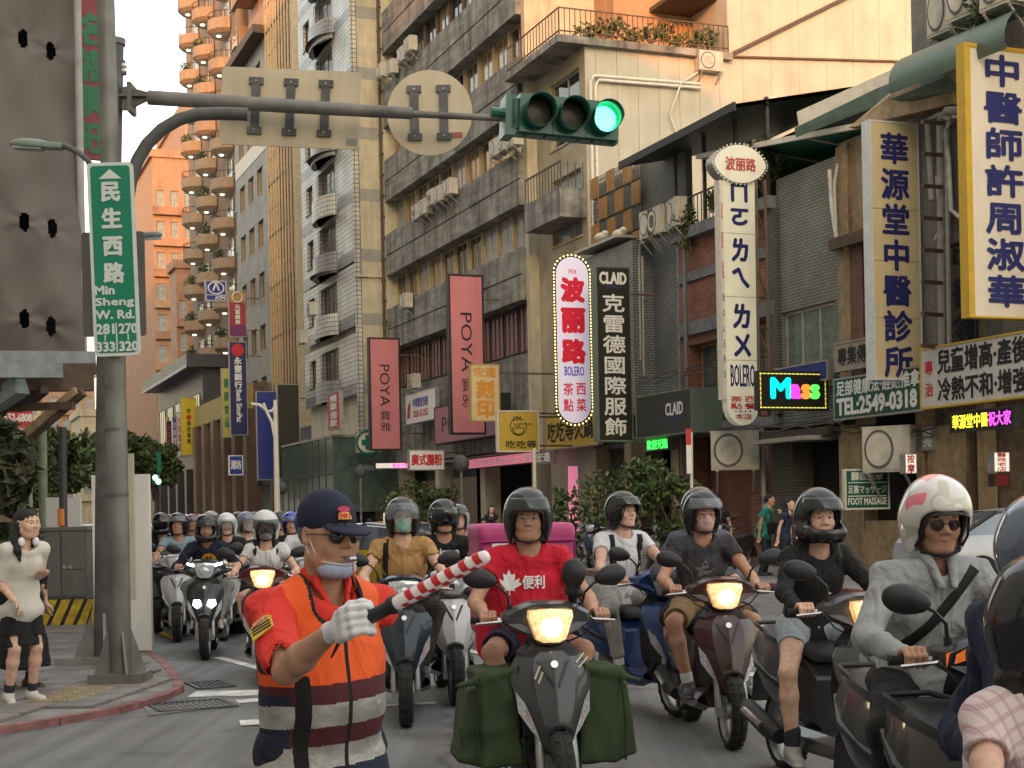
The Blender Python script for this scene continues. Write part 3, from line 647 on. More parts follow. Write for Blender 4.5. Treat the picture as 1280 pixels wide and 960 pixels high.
def person(label, loc, rz, pose='ride', h=.012, face='m', skin='mid', shirt=(.5, .5, .5), sleeve=.55, legs=(.03, .03, .04), leglen=1.0, shoe=(.05, .05, .05), helm=None, hstyle='jet', visor='up', mvis=None, mask=None, glasses=None,
           lean=.12, look=(0, 0, 0), feet=(None, None), hands=(None, None), size=1.0, fat=0.0, hair=None, group=None, eyes=True, wr=.009, strap=None, mshirt=None, extra=None, sit=.80, name='person', tuck=False, handrot=None, twist=0.0, seed=None, bare=False, gripM=None, gloves=False, scale=1.0, hs=1.0):
    """figure facing -Y of its own frame; ride: on a scooter whose origin is the ground under its middle"""
    t = thing(name, label, 'person', loc, rz, group); t.scale = (scale,) * 3; glv = []; seed = seed or (int(abs(loc[0] * 100 + loc[1] * 31)) % 997 + 1)
    near = h < .011; hh = .0042 if h <= .009 else (.0075 if near else .010); J = {}
    if pose == 'ride':
        pv = Vector((0, .27, sit + .075)); ch = Vector((0, .27 - lean * .75, sit + .34)); nk = Vector((0, .27 - lean * 1.15, sit + .545 * size))
    else:
        pv = Vector((0, 0, .93 * size)); ch = Vector((0, -lean * .5, 1.20 * size)); nk = Vector((0, -lean, 1.41 * size))
    tw = Matrix.Rotation(twist, 3, 'Z'); ax = tw @ Vector((1, 0, 0))
    hc = nk + Vector((0, -.035 - lean * .1, .145)); HM = Matrix.Translation(hc) @ Euler((look[0], look[1], look[2]), 'XYZ').to_matrix().to_4x4() @ Matrix.Diagonal((hs, hs, hs, 1))
    J.update(pv=pv, ch=ch, nk=nk, HM=HM)
    body = [xform(head_sd(face, hh), HM @ Matrix.Translation((0, 0, 0)))]
    limb = SD(); sh = SD(); tr = SD(); cuts = []
    fm = face == 'f'; cw = (1.22 if fm else 1.32) + fat * .3; sw = .155 if fm else .178
    # torso cloth
    sh.cone(pv + Vector((0, 0, .02)), ch, .118 + fat * .05, .122 + fat * .03, .05, flat=(ax, cw)); sh.cone(ch, nk - Vector((0, 0, .085)), .122, .098, .05, flat=(ax, cw + .12))
    if fat: sh.ell(pv * .5 + ch * .5 + Vector((0, -.05 * fat, 0)), (.16 + fat * .04, .13 + fat * .05, .15), .05)
    if fm: [sh.ell(ch + ax * (sx * .062) + Vector((0, -.085, .02)), (.06, .05, .055), .05) for sx in (-1, 1)]
    sh.cone(pv + Vector((0, 0, .05)), pv + Vector((0, .0, -.06 if pose == 'ride' else -.10)), .125 + fat * .04 + (.012 if pose != 'ride' else 0), .135 + fat * .04 + (.03 if pose != 'ride' else 0), .04, flat=(ax, cw + .02))
    limb.cone(ch, nk - Vector((0, 0, .12)), .07, .05, .04)
    for i, sx in enumerate((-1, 1)):
        so = nk + ax * (sx * sw) + Vector((0, 0, -.065)); sh.cone(nk + ax * (sx * .06) + Vector((0, .0, -.035)), so, .052, .058, .05)
        hd = hands[i]
        if pose == 'ride' and hd is None: hd = (sx * .295, -.352, 1.0)
        if hd is None: hd = (sx * .26, -.02, .80 * size)
        hand_t = Vector(hd); gm = None
        if gripM and i in gripM:
            gm = gripM[i] @ (Matrix.Diagonal((-1 if sx > 0 else 1, 1, 1, 1))); wrist = gm @ Vector((0, .095, .034)); (glv if gloves else body).append(xform(grip_sd(hh), gm))
        elif pose == 'ride' and hands[i] is None:
            gm = Matrix.Translation(hand_t) @ Matrix.Rotation(R(sx * 8), 4, 'Z') @ Matrix.Rotation(R(-18), 4, 'X') @ (Matrix.Diagonal((-1 if sx > 0 else 1, 1, 1, 1)))
            wrist = gm @ Vector((0, .095, .034)); body.append(xform(grip_sd(hh), gm))
        else: wrist = hand_t
        el, wrist = ik(so, wrist, .285 * size, .255 * size, (sx * .75, .35, -.8) if pose == 'ride' else (-.28, -.5, -.8) if gripM and i in gripM else (sx * .3, .9, -.2))
        if gm is None:
            hr = handrot[i] if handrot and handrot[i] else None
            d = (wrist - el).normalized(); xa = Vector((-sx, 0, 0)) if abs(d.x) < .9 else Vector((0, 1, 0))
            if hr is not None: Mh = Matrix.Translation(wrist) @ hr.to_4x4()
            else:
                z = -d; xx = (Vector((0, -1, 0)) * 1 - z * Vector((0, -1, 0)).dot(z)); xx = xx.normalized() if xx.length > .1 else Vector((sx, 0, 0)); yy = z.cross(xx)
                Mh = Matrix((xx, yy, z)).transposed().to_4x4(); Mh.translation = wrist
                if yy.x * sx > 0: Mh = Mh @ Matrix.Diagonal((1, -1, 1, 1))
            if not (hr is not None and hr == 0): body.append(xform(open_sd(hh), Mh))
        J[('el', i)] = el; J[('wr', i)] = wrist; J[('so', i)] = so
        a = .8 if fm else 1.0
        limb.chain([so, so.lerp(el, .5), el], [.046 * a, .042 * a, .037 * a], .02); limb.chain([el, el.lerp(wrist, .35), wrist], [.037 * a, .039 * a, .0255], .02)
        c = .062 if not fm else .054
        if sleeve <= 1:
            e = so.lerp(el, sleeve); sh.cone(so, e, c, c * .98, .04); e2 = so.lerp(el, sleeve + .35); cuts.append((e.lerp(e2, .0), e2, c * .80)); 
            if sleeve < .8: cuts.append((e + (e2 - e).normalized() * .035, e2, c * 1.6))
        else:
            sh.cone(so, el, c, c * .86, .04); w2 = el.lerp(wrist, min(sleeve - 1, .97)); sh.cone(el, w2, c * .86, c * .68, .03)
    for a_, b_, r_ in cuts: sh.cone(a_, b_, r_, r_, .006, mode='s')
    nb = HM @ Vector((0, .03, -.11)); sh.cone(nb + Vector((0, 0, .05)), nk + Vector((0, -.045, -.005)), .070, .066 if not fm else .082, .012, mode='s')
    # legs
    for i, sx in enumerate((-1, 1)):
        hp = pv + ax * (sx * .088) + Vector((0, 0, -.02))
        if pose == 'ride': an = Vector(feet[i]) if feet[i] is not None else Vector((sx * .125, -.20, .40)); pole = (sx * .55, -.9, .5)
        else: an = Vector(feet[i]) if feet[i] is not None else Vector((sx * .10, .02, .085)); pole = (0, -1, 0)
        kn, an = ik(hp, an, .435 * size, .42 * size, pole); J[('kn', i)] = kn; J[('an', i)] = an
        a = .92 if fm else 1.0
        limb.chain([hp, hp.lerp(kn, .4), kn], [.075 * a, .072 * a, .052 * a], .02); limb.chain([kn, kn.lerp(an, .3), an], [.052 * a, .055 * a, .034 * a], .02)
        L = leglen; tr.cone(pv + Vector((0, 0, -.0)), hp, .12, .10, .05, flat=(ax, 1.2))
        if L < 1: 
            e = hp.lerp(kn, L / 1.0 if L < 1 else 1); tr.cone(hp, e, .098 * a, .086 * a, .04); e2 = hp.lerp(kn, 1.25); tr.cone(e, e2, .073 * a, .08 * a, .006, mode='s'); tr.cone(e + (e2 - e).normalized() * .045, e2, .12, .12, .006, mode='s')
        else:
            e = kn.lerp(an, min(L - 1, 1)); tr.chain([hp, kn], [.096 * a, .070 * a], .04); tr.cone(kn, e, .070 * a, .055 if L > 1.6 else .06, .03)
        # shoe
        f = Vector((sx * .18, -1, 0)).normalized() if pose == 'ride' else Vector((sx * .25, -1, 0)).normalized()
        s = SD(); s.cone(an + Vector((0, 0, -.03)) - f * .035, an + f * .13 + Vector((0, 0, -.055)), .040, .036, .02, flat=((0, 0, 1), .85)); s.cone(an + Vector((0, 0, .0)), an + Vector((0, 0, -.03)), .044, .044, .03)
        s.cone(an - f * .05 + Vector((0, 0, -.075)), an + f * .15 + Vector((0, 0, -.075)), .040, .038, .01, flat=((0, 0, 1), .35))
        tr_shoe = link('shoe', np_mesh('shoe', [s.build(max(h * .8, .008))], shoe if not isinstance(shoe, tuple) else mat('shoe_%d_%d_%d' % tuple(int(c * 255) for c in shoe), shoe, .6)), t)
        if bare is not True:
            s = SD(); s.cone(an + Vector((0, 0, -.01)), an.lerp(kn, .16), .039, .043, .01); link('sock', np_mesh('sock', [s.build(h)], mat('sock_dark', (.03, .03, .035), .9) if bare != 'white' else mat('sock_white', (.6, .6, .6), .9)), t)
    if glv: link('glove', np_mesh('glove', glv, mat('white_glove', (.62, .62, .62), .9, var=.08, scale=20, bump=.2, bscale=200)), t)
    body.append(limb.build(h))
    tb = link('body', np_mesh('body', body, SK[skin]), t)
    def cm(c, nm): return c if not isinstance(c, tuple) else mat('%s_%d_%d_%d' % ((nm,) + tuple(int(q * 400) for q in c)), c, .9, var=.12, scale=9, bump=.12, bscale=260, fold=.75)
    so_ = link('shirt', np_mesh('shirt', [sh.build(h, wr, .075, seed)], mshirt or cm(shirt, 'cloth')), t)
    to_ = link('shorts' if leglen < 1 else 'trousers', np_mesh('trousers', [tr.build(h, wr, .085, seed + 3)], cm(legs, 'cloth')), t)
    J['shirt'] = so_; J['body'] = tb; J['legs'] = to_
    # face details
    if near and eyes:
        for sx in (-1, 1):
            b = MB(); b.ell((0, 0, 0), (.0120, .0118, .0070), 14, 8, HM @ Matrix.Translation((sx * .031, -.0755, .0120))); e = b.obj('eye', EYEW, t, 60)
            b = MB(); b.ell((0, 0, 0), (.0062, .0030, .0062), 12, 6, HM @ Matrix.Translation((sx * .031, -.0858, .0122))); b.obj('iris', EYEB, e, 60)
            b = MB(); b.tube([HM @ Vector(p) for p in [(sx * .014, -.0865, .031), (sx * .030, -.0885, .037), (sx * .047, -.079, .031)]], [.0024, .0034, .0018], 6); b.obj('eyebrow', BROW, t, 60)
            b = MB(); b.tube([HM @ Vector(p) for p in [(sx * .0165, -.0835, .0165), (sx * .031, -.0865, .0215), (sx * .0465, -.078, .0170)]], [.002, .0048, .002], 6); b.obj('upper_eyelid', SK[skin], t, 60)
        if not mask:
            b = MB(); b.tube([HM @ Vector(p) for p in [(-.026, -.0815, -.0575), (-.008, -.0920, -.054), (0, -.0920, -.0555), (.008, -.0920, -.054), (.026, -.0815, -.0575)]], [.001, .0036, .0034, .0036, .001], 7)
            b.tube([HM @ Vector(p) for p in [(-.021, -.0825, -.0600), (0, -.0905, -.0635), (.021, -.0825, -.0600)]], [.001, .0044, .001], 7); b.obj('lips', LIP, t, 60)
    if mask:
        s = SD(); s.ell((0, -.052, -.048), (.063, .062, .056), .02); s.ell((0, -.075, -.082), (.035, .028, .025), .03); s.cone((0, -.09, .002), (0, -.108, -.028), .012, .014, .03); s.box((0, .05, -.05), (.1, .075, .1), .01, .004, mode='s')
        mk = cached(('mask', hh), lambda: s.build(hh)); mo = link('face_mask', np_mesh('face_mask', [xform(mk, HM)], cm(mask, 'mask')), t)
        b = MB()
        for sx in (-1, 1):
            for z in (-.01, -.075): b.tube([HM @ Vector(p) for p in [(sx * .058, -.045, z), (sx * .074, -.01, z * .6 - .005), (sx * .078, .012, -.005)]], .0014, 4)
        b.obj('ear_loop', mat('ear_loop', (.6, .6, .62), .8, var=0), mo)
    if glasses:
        b = MB()
        for sx in (-1, 1):
            b.tube([HM @ Vector((sx * .0315 + .0225 * math.cos(a), -.101 + .012 * abs(math.cos(a)) * (1 if sx * math.cos(a) > 0 else .1), .008 + .0165 * math.sin(a))) for a in [2 * math.pi * k / 16 for k in range(17)]], .0015, 5, False)
            b.tube([HM @ Vector(p) for p in [(sx * .054, -.088, .012), (sx * .076, -.05, .012), (sx * .082, .0, .008)]], .0016, 5)
        b.tube([HM @ Vector(p) for p in [(-.009, -.102, .012), (0, -.105, .014), (.009, -.102, .012)]], .0015, 5)
        go = b.obj('glasses', BLK if glasses == 'sun' else STEEL, t, 60)
        if glasses == 'sun':
            for sx in (-1, 1):
                b = MB(); b.loft([[HM @ Vector((sx * .0315 + k * .026 * math.cos(a), -.099 - .004 * (1 - k) + .012 * abs(math.cos(a)) * k * (1 if sx * math.cos(a) > 0 else .1), .006 + k * .021 * math.sin(a))) for a in [2 * math.pi * q / 20 for q in range(20)]] for k in (1, .8, .5, .05)], close=True)
                b.obj('lens', mat('sunglass_lens', (.035, .012, .015), .06, var=0, coat=1), go, 60)
    if helm is not None:
        J['helmet'] = helmet(t, HM @ Matrix.Translation((0, .0, .012)), helm if not isinstance(helm, tuple) else mat('helmet_%d_%d_%d' % tuple(int(q * 400) for q in helm), helm, .13, var=.06, scale=4, spec=.6), hstyle, visor, .0055 if hh < .005 else .009, mvis)
    if hair:
        s = SD()
        if hair in ('short', 'bun', 'long'):
            s.ell((0, .018, .042), (.083, .100, .090), .01); s.ell((0, .045, .0), (.079, .07, .085), .03)
            s.ell((0, -.065, -.03), (.078, .075, .082), .012, mode='s')
            if hair == 'short': s.box((0, .0, -.09), (.2, .2, .05), .01, .01, mode='s')
        if hair == 'bun': s.ell((0, .115, .06), (.045, .045, .045), .02); s.cone((-.06, -.065, .075), (-.072, -.055, .0), .012, .006, .02); s.cone((.055, -.07, .075), (.072, -.055, .0), .012, .006, .02)
        if hair in ('long', 'below'):
            for sx in (-1, 1): s.chain([(sx * .065, .03, -.02), (sx * .085, .03, -.13), (sx * .10, -.01, -.22), (sx * .095, -.04, -.30)], [.035, .035, .028, .010], .03)
            s.chain([(0, .07, -.02), (0, .10, -.15), (0, .11, -.26)], [.06, .065, .035], .03)
        link('hair', np_mesh('hair', [xform(s.build(hh, .004, .03, seed), HM)], HAIR), t)
    if strap:
        b = MB(); pts = []
        from mathutils.bvhtree import BVHTree
        me = so_.data; bv = BVHTree.FromPolygons([v.co for v in me.vertices], [p.vertices for p in me.polygons])
        for (x0, z0, x1, z1, w) in strap:
            row = []
            for i in range(9):
                x = x0 + (x1 - x0) * i / 8; z = z0 + (z1 - z0) * i / 8; dv = Vector((x1 - x0, 0, z1 - z0)).normalized(); pr = Vector((-dv.z, 0, dv.x)) * w / 2
                r2 = []
                for s_ in (-1, 1):
                    q = Vector((x, -.7, z)) + pr * s_; hit = bv.ray_cast(q, Vector((0, 1, 0))); y = hit[0].y if hit[0] else (row[-1][0].y if row else pv.y); r2.append(Vector((q.x, y - .006, q.z)))
                row.append(r2)
            b.loft(row)
        so2 = b.obj('strap', STRAP, t, 60); m_ = so2.modifiers.new('s', 'SOLIDIFY'); m_.thickness = .004
    t['j'] = 0; del t['j']
    return t, J

# ---------------- leaves ----------------
LEAFM = [mat('foliage_dark', (.035, .058, .018), .6, var=.5, scale=3), mat('foliage_mid', (.065, .098, .028), .6, var=.4, scale=3), mat('foliage_light', (.12, .15, .045), .6, var=.3, scale=3)]
BARK = mat('bark', (.12, .085, .06), .9, var=.3, scale=8, bump=.5, bscale=30)
def leaves(name, parent, clumps, n, size, seed=1, mats=None, long=1.0):
    rg = np.random.RandomState(seed); V = []; MI = []
    tot = sum(r[0] * r[1] * r[2] for c, r in clumps)
    for ci, (c, r) in enumerate(clumps):
        k = max(int(n * r[0] * r[1] * r[2] / tot), 8); d = rg.normal(size=(k, 3)); d /= np.linalg.norm(d, axis=1)[:, None]
        p = np.array(c) + d * np.array(r) * (rg.rand(k, 1) ** .45)
        a = rg.normal(size=(k, 3)); a /= np.linalg.norm(a, axis=1)[:, None]; b = np.cross(a, rg.normal(size=(k, 3))); b /= np.linalg.norm(b, axis=1)[:, None]
        s = size * (.6 + .8 * rg.rand(k, 1)); a = a * s * long; b = b * s * .55
        V.append(np.stack([p - a, p - b * .9, p + a, p + b * .9], 1).reshape(-1, 3)); MI.append(np.where(rg.rand(k) < .45, 0, np.where(rg.rand(k) < .75, 1, 2)) if ci % 3 else np.where(rg.rand(k) < .25, 0, np.where(rg.rand(k) < .6, 1, 2)))
    V = np.concatenate(V); Q = np.arange(len(V)).reshape(-1, 4)
    me = np_mesh(name, [(V, Q)], mats or LEAFM, smooth=False); me.polygons.foreach_set('material_index', np.concatenate(MI).astype(np.int32))
    return link(name, me, parent)
def tree(label, loc, h, w, n=3500, leaf=.16, seed=1, group=None, trunk=.14, cat='tree', name='tree', low=.35):
    t = thing(name, label, cat, loc, 0, group); rg = random.Random(seed); b = MB()
    b.tube([(0, 0, -.05), (.05 * w, 0, h * low), (0, .03 * w, h * .75)], [trunk, trunk * .75, trunk * .3], 9)
    cl = []
    for i in range(17):
        a = rg.uniform(0, 6.28); rr = w * .5 * rg.uniform(.15, .78); z = h * rg.uniform(low + .12, .93); k = 1 - .45 * abs((z / h - (low + 1) / 2) * 2 / (1 - low)) 
        c = (rr * k * math.cos(a), rr * k * math.sin(a), z); s = w * rg.uniform(.11, .22); cl.append((c, (s, s, s * .75)))
        b.tube([(0, 0, h * (low + .08 * (i % 4))), (c[0] * .5, c[1] * .5, (h * low + c[2]) / 2), c], [trunk * .4, trunk * .25, trunk * .08], 6)
    b.obj('trunk', BARK, t, 60); leaves('crown', t, cl, n, leaf, seed); return t
def shrub(label, loc, h, w, n=700, leaf=.07, seed=1, name='potted_plant', cat='plant', group=None, mats=None):
    t = thing(name, label, cat, loc, 0, group); rg = random.Random(seed); b = MB(); cl = []
    for i in range(8):
        a = rg.uniform(0, 6.28); rr = w * .32 * rg.random(); z = h * rg.uniform(.3, .88); c = (rr * math.cos(a), rr * math.sin(a), z); cl.append((c, (w * .24, w * .24, h * .2))); b.tube([(0, 0, 0), (c[0] * .4, c[1] * .4, z * .5), c], [.02, .012, .004], 5)
    b.obj('stem', BARK, t, 60); leaves('foliage', t, cl, n, leaf, seed, mats); return t

# ---------------- ground ----------------
def asphalt():
    m = bpy.data.materials.new('asphalt'); m.use_nodes = True; nt = m.node_tree; N, L = nt.nodes, nt.links; P = N['Principled BSDF']
    tc = N.new('ShaderNodeTexCoord'); o = tc.outputs['Object']
    def nz(s, d=6, st_=None):
        n = N.new('ShaderNodeTexNoise'); n.inputs['Scale'].default_value = s; n.inputs['Detail'].default_value = d; src = o
        if st_: mp = N.new('ShaderNodeMapping'); mp.inputs['Scale'].default_value = st_; mp.inputs['Rotation'].default_value = (0, 0, -PHI); L.new(o, mp.inputs[0]); src = mp.outputs[0]
        L.new(src, n.inputs[0]); return n.outputs[0]
    def rmp(i, a, b, c, d): r = N.new('ShaderNodeMapRange'); [r.inputs[j + 1].__setattr__('default_value', q) for j, q in enumerate((a, b, c, d))]; L.new(i, r.inputs[0]); return r.outputs[0]
    def mul(a, b): q = N.new('ShaderNodeMath'); q.operation = 'MULTIPLY'; L.new(a, q.inputs[0]); L.new(b, q.inputs[1]); return q.outputs[0]
    def vor():
        v_ = N.new('ShaderNodeTexVoronoi'); v_.feature = 'DISTANCE_TO_EDGE'; v_.inputs['Scale'].default_value = .22; n_ = N.new('ShaderNodeTexNoise'); n_.inputs['Scale'].default_value = 1.2; n_.inputs['Detail'].default_value = 6; L.new(o, n_.inputs[0])
        a_ = N.new('ShaderNodeVectorMath'); a_.operation = 'ADD'; L.new(o, a_.inputs[0]); L.new(n_.outputs['Color'], a_.inputs[1]); L.new(a_.outputs[0], v_.inputs[0]); return rmp(v_.outputs['Distance'], .0, .012, .45, 1.0)
    spots = rmp(nz(.9, 3), .58, .68, 1.0, .55)
    v = mul(vor(), mul(spots, rmp(nz(2.4, 8, (3, .06, 1)), .3, .7, .72, 1.18))); v = mul(v, mul(mul(rmp(nz(.35), .35, .65, .82, 1.15), rmp(nz(1.6, 6, (1.5, .12, 1)), .35, .7, .80, 1.1)), rmp(nz(160, 2), .35, .7, .45, 1.7)))
    c = N.new('ShaderNodeMix'); c.data_type = 'RGBA'; c.blend_type = 'MULTIPLY'; c.inputs[0].default_value = 1; c.inputs[6].default_value = (.15, .15, .148, 1); L.new(v, c.inputs[7]); L.new(c.outputs[2], P.inputs['Base Color'])
    L.new(rmp(nz(.8), .3, .7, .55, .82), P.inputs['Roughness'])
    b = N.new('ShaderNodeBump'); b.inputs['Strength'].default_value = .6; b.inputs['Distance'].default_value = .008; L.new(nz(120, 3), b.inputs['Height']); L.new(b.outputs[0], P.inputs['Normal'])
    return m
gb = MB(); gb.add([(-1500, -300, 0), (1500, -300, 0), (1500, 2500, 0), (-1500, 2500, 0)], [(0, 1, 2, 3)]); tag(gb.obj('road', asphalt(), fix=False), kind='structure')
PAINT = mat('road_paint', (.60, .60, .57), .6, var=.3, scale=5, stain=.4); YEL = mat('yellow_paint', (.62, .42, .04), .6, var=.35, scale=8, stain=.4); REDP = mat('red_kerb_paint', (.27, .12, .11), .7, var=.35, scale=7, stain=.45)
CONC = mat('concrete', (.23, .22, .205), .85, var=.25, scale=4, bump=.3, bscale=50, stain=.4)
PAVE = [mat('paver_%d' % i, c, .8, var=.25, scale=6, bump=.3, bscale=70, stain=.3) for i, c in enumerate([(.19, .18, .175), (.225, .21, .20), (.165, .16, .155), (.24, .20, .18)])]
_sz = [0]
def strip(name, pts, w, m, z=.006, label=None):
    b = MB(); vs = []; _sz[0] += 1; z = .004 + .0005 * _sz[0]
    for i, p in enumerate(pts):
        p = Vector(p); d = (Vector(pts[min(i + 1, len(pts) - 1)]) - Vector(pts[max(i - 1, 0)])).normalized(); n = Vector((-d.y, d.x, 0)) * w / 2; vs += [(p + n).to_tuple()[:2] + (z,), (p - n).to_tuple()[:2] + (z,)]
    b.add(vs, [(2 * i, 2 * i + 1, 2 * i + 3, 2 * i + 2) for i in range(len(pts) - 1)]); return tag(b.obj(name, m, fix=False), kind='structure')
g2 = lambda x, y: ground(x, y)
# markings
strip('stop_line', [g2(240, 868), g2(330, 866)], .42, PAINT); strip('lane_marking', [g2(272, 822), g2(325, 836), g2(342, 845)], .12, PAINT)
strip('crossing_line', [g2(262, 880), g2(345, 874)], .25, PAINT); strip('crossing_line', [g2(460, 884), g2(545, 879)], .12, PAINT)
strip('lane_marking', [g2(730, 855), g2(830, 852), g2(905, 848)], .12, PAINT); strip('crossing_line', [g2(905, 818), g2(1000, 822)], .55, PAINT); strip('crossing_line', [g2(900, 842), g2(985, 846)], .28, PAINT)
strip('lane_marking', [g2(920, 782), g2(985, 784)], .2, PAINT); strip('crossing_line', [g2(690, 838), g2(830, 838)], .35, PAINT)
strip('stop_line', [g2(300, 905), g2(340, 903)], .3, PAINT); strip('lane_marking', [st(5.6, 14), st(5.6, 60)], .12, PAINT)
for k in range(12): strip('lane_marking', [st(8.8, 16 + 8 * k), st(8.8, 20 + 8 * k)], .12, PAINT)
strip('yellow_marking', [st(2.9, 19), st(2.9, 90)], .10, YEL)
b = MB(); q = [g2(180, 884), g2(292, 874), g2(302, 882), g2(186, 895)]; b.add([(p.x, p.y, .006) for p in q], [(0, 1, 2, 3)]); tag(b.obj('gutter_slab', CONC, fix=False), kind='structure')
# drain grates
IRON = mat('cast_iron', (.08, .08, .08), .6, .5, var=.3, scale=20)
def grate(x0, y0, x1, y1, label):
    a, c = g2(x0, y0), g2(x1, y1); t = thing('drain_grate', label, 'drain', (a + c) / 2, math.atan2(c.y - a.y, c.x - a.x), 'drain grates in the road edge'); w = (c - a).length / 2
    b = MB(); [b.box(-w, w, s * .28 - .015, s * .28 + .015, .001, .014) for s in (-1, 1)]; [b.box(s * w - .015, s * w + .015, -.28, .28, .001, .015) for s in (-1, 1)]; b.obj('frame', IRON, t)
    b = MB(); n = int(w * 2 / .045); [b.box(-w + (i + .5) * 2 * w / n - .011, -w + (i + .5) * 2 * w / n + .011, -.26, .26, .001, .011) for i in range(n)]; b.obj('grid', IRON, t)
grate(192, 886, 285, 879, 'long drain grate beside the red kerb corner'); grate(240, 858, 285, 855, 'short drain grate beyond the kerb corner near the black scooter')

# left corner sidewalk
SWP = [g2(-140, 950), g2(0, 917), g2(70, 906), g2(145, 892), g2(200, 877), g2(224, 865), g2(218, 850), g2(205, 835), g2(188, 822), g2(165, 812)]
far = [SWP[-1] + DV * 3, SWP[-1] + DV * 70]; left = [SWP[-1] + DV * 70 - NV * 40, SWP[0] - NV * 20]
poly = [Vector((p.x, p.y, 0)) for p in SWP + far + left]
def sheet(name, poly, z, m, thick=.5):
    b = MB(); n = len(poly); b.add([(p.x, p.y, z) for p in poly] + [(p.x, p.y, z - thick) for p in poly], [tuple(range(n))] + [(i, i + n, (i + 1) % n + n, (i + 1) % n) for i in range(n)]); return tag(b.obj(name, m), kind='structure')
SW = sheet('sidewalk', poly, .05, CONC)
def inside(p, poly):
    c = False; n = len(poly)
    for i in range(n):
        a, b_ = poly[i], poly[(i + 1) % n]
        if (a.y > p.y) != (b_.y > p.y) and p.x < (b_.x - a.x) * (p.y - a.y) / (b_.y - a.y) + a.x: c = not c
    return c
PM = []
for m in PAVE: b = MB(); b.box(-.192, .192, -.192, .192, 0, .022); PM.append(b.mesh('paver', m))
shr = [p - (p - (SWP[5] + Vector((-6, 3, 0)))).normalized() * .25 if i < 10 else p for i, p in enumerate(poly)]
cand = []; rot = R(-6)
for i in range(-40, 40):
    for j in range(0, 80):
        p = Vector((i * .4, 8 + j * .4, 0)); p.rotate(Euler((0, 0, rot)))
        if inside(p, shr) and p.y < 24 and p.x / p.y < -.20 and p.x / p.y > -.42: cand.append(p)
print('CAND', len(cand)); cand.sort(key=lambda p: p.y); rg = random.Random(3); tact = g2(85, 878)
TACT = mat('tactile_yellow', (.30, .24, .14), .8, var=.3, scale=9, stain=.4); tb = MB(); tb.box(-.145, .145, -.145, .145, 0, .024); [tb.lathe([(.016, 0), (.013, .006)], 8, Matrix.Translation((-.1 + .066 * i, -.1 + .066 * j, .024))) for i in range(4) for j in range(4)]; tbm = tb.mesh('tactile_tile', TACT)
for p in cand[:285]:
    o = link('paver', PM[rg.choice((0, 0, 1, 1, 2, 3))], SW); o.location = (p.x, p.y, .05 + rg.uniform(0, .004)); o.rotation_euler = (0, 0, rot + (math.pi / 2) * rg.randrange(4))
if len(cand) > 285:
    b = MB(); [b.box(p.x - .19, p.x + .19, p.y - .19, p.y + .19, .05, .072) for p in cand[285:]]; o = b.obj('far_pavers', PAVE[0], SW); o['kind'] = 'stuff'
for i in range(2):
    for j in range(5):
        o = link('tactile_tile', tbm, SW); o.scale = (.66, .66, 1); o.location = (tact.x - .1 + .2 * i + .02 * j, tact.y - .45 + .2 * j, .052); o.rotation_euler = (0, 0, rot)
# kerb stones
ks = [Vector(p) for p in SWP + [SWP[-1] + DV * 3, SWP[-1] + DV * 14]]; d = 0
for i in range(len(ks) - 1):
    a, c = ks[i], ks[i + 1]; L_ = (c - a).length; n = max(1, round(L_ / .55)); u = (c - a) / n
    for j in range(n):
        p, q = a + u * j, a + u * (j + 1); e = (q - p).normalized() * .006; b = MB(); b.bar(p + e + Vector((0, 0, .026)), q - e + Vector((0, 0, .026)), .09, .058); b.obj('kerb_stone', REDP if (i > 2 or True) else CONC, SW)
# right sidewalk
RS = [st(14.6, 14), st(14.6, 150), st(40, 150), st(40, 14)]; RSW = sheet('sidewalk', RS, .13, brickmat('far_pavers', (.22, .21, .2), (.19, .18, .17), (.1, .1, .1), .3, .3, .04, .85, .5, .4, 'XY'))
for k in range(40):
    b = MB(); b.bar(st(14.52, 15 + k * 1.0 + .01, .065), st(14.52, 15.99 + k * 1.0, .065), .16, .135); b.obj('kerb_stone', REDP, RSW)

# ---------------- buildings ----------------
WG = glassmat('window_glass', (.07, .08, .08), .07); WGD = glassmat('dark_window_glass', (.025, .028, .03), .05); WGW = glassmat('warm_window_glass', (.22, .17, .10), .12); WGB = glassmat('pale_window_glass', (.26, .30, .32), .12)
FRD = mat('dark_window_frame', (.05, .04, .035), .5, var=.2); FRA = mat('alloy_window_frame', (.38, .36, .32), .4, .3, var=.2); FRW = mat('warm_window_frame', (.42, .28, .12), .5, var=.3)
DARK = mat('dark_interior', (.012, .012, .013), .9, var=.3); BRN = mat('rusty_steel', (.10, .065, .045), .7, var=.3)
def bld(name, label, D, v0, v1, z=0, cat='building', group='buildings along the right side of the street'):
    t = thing(name, label, cat, st(D, v1, z), PHI - R(90), group); t['D'] = 0; del t['D']; BI[t.name] = (D, v1); return t
BI = {}
def loc(t, x, y):                                    # picture point -> (local x, z) on the facade of t
    D, v1 = BI[t.name]; v, z = wall_at(x, y, D); return v1 - v, z
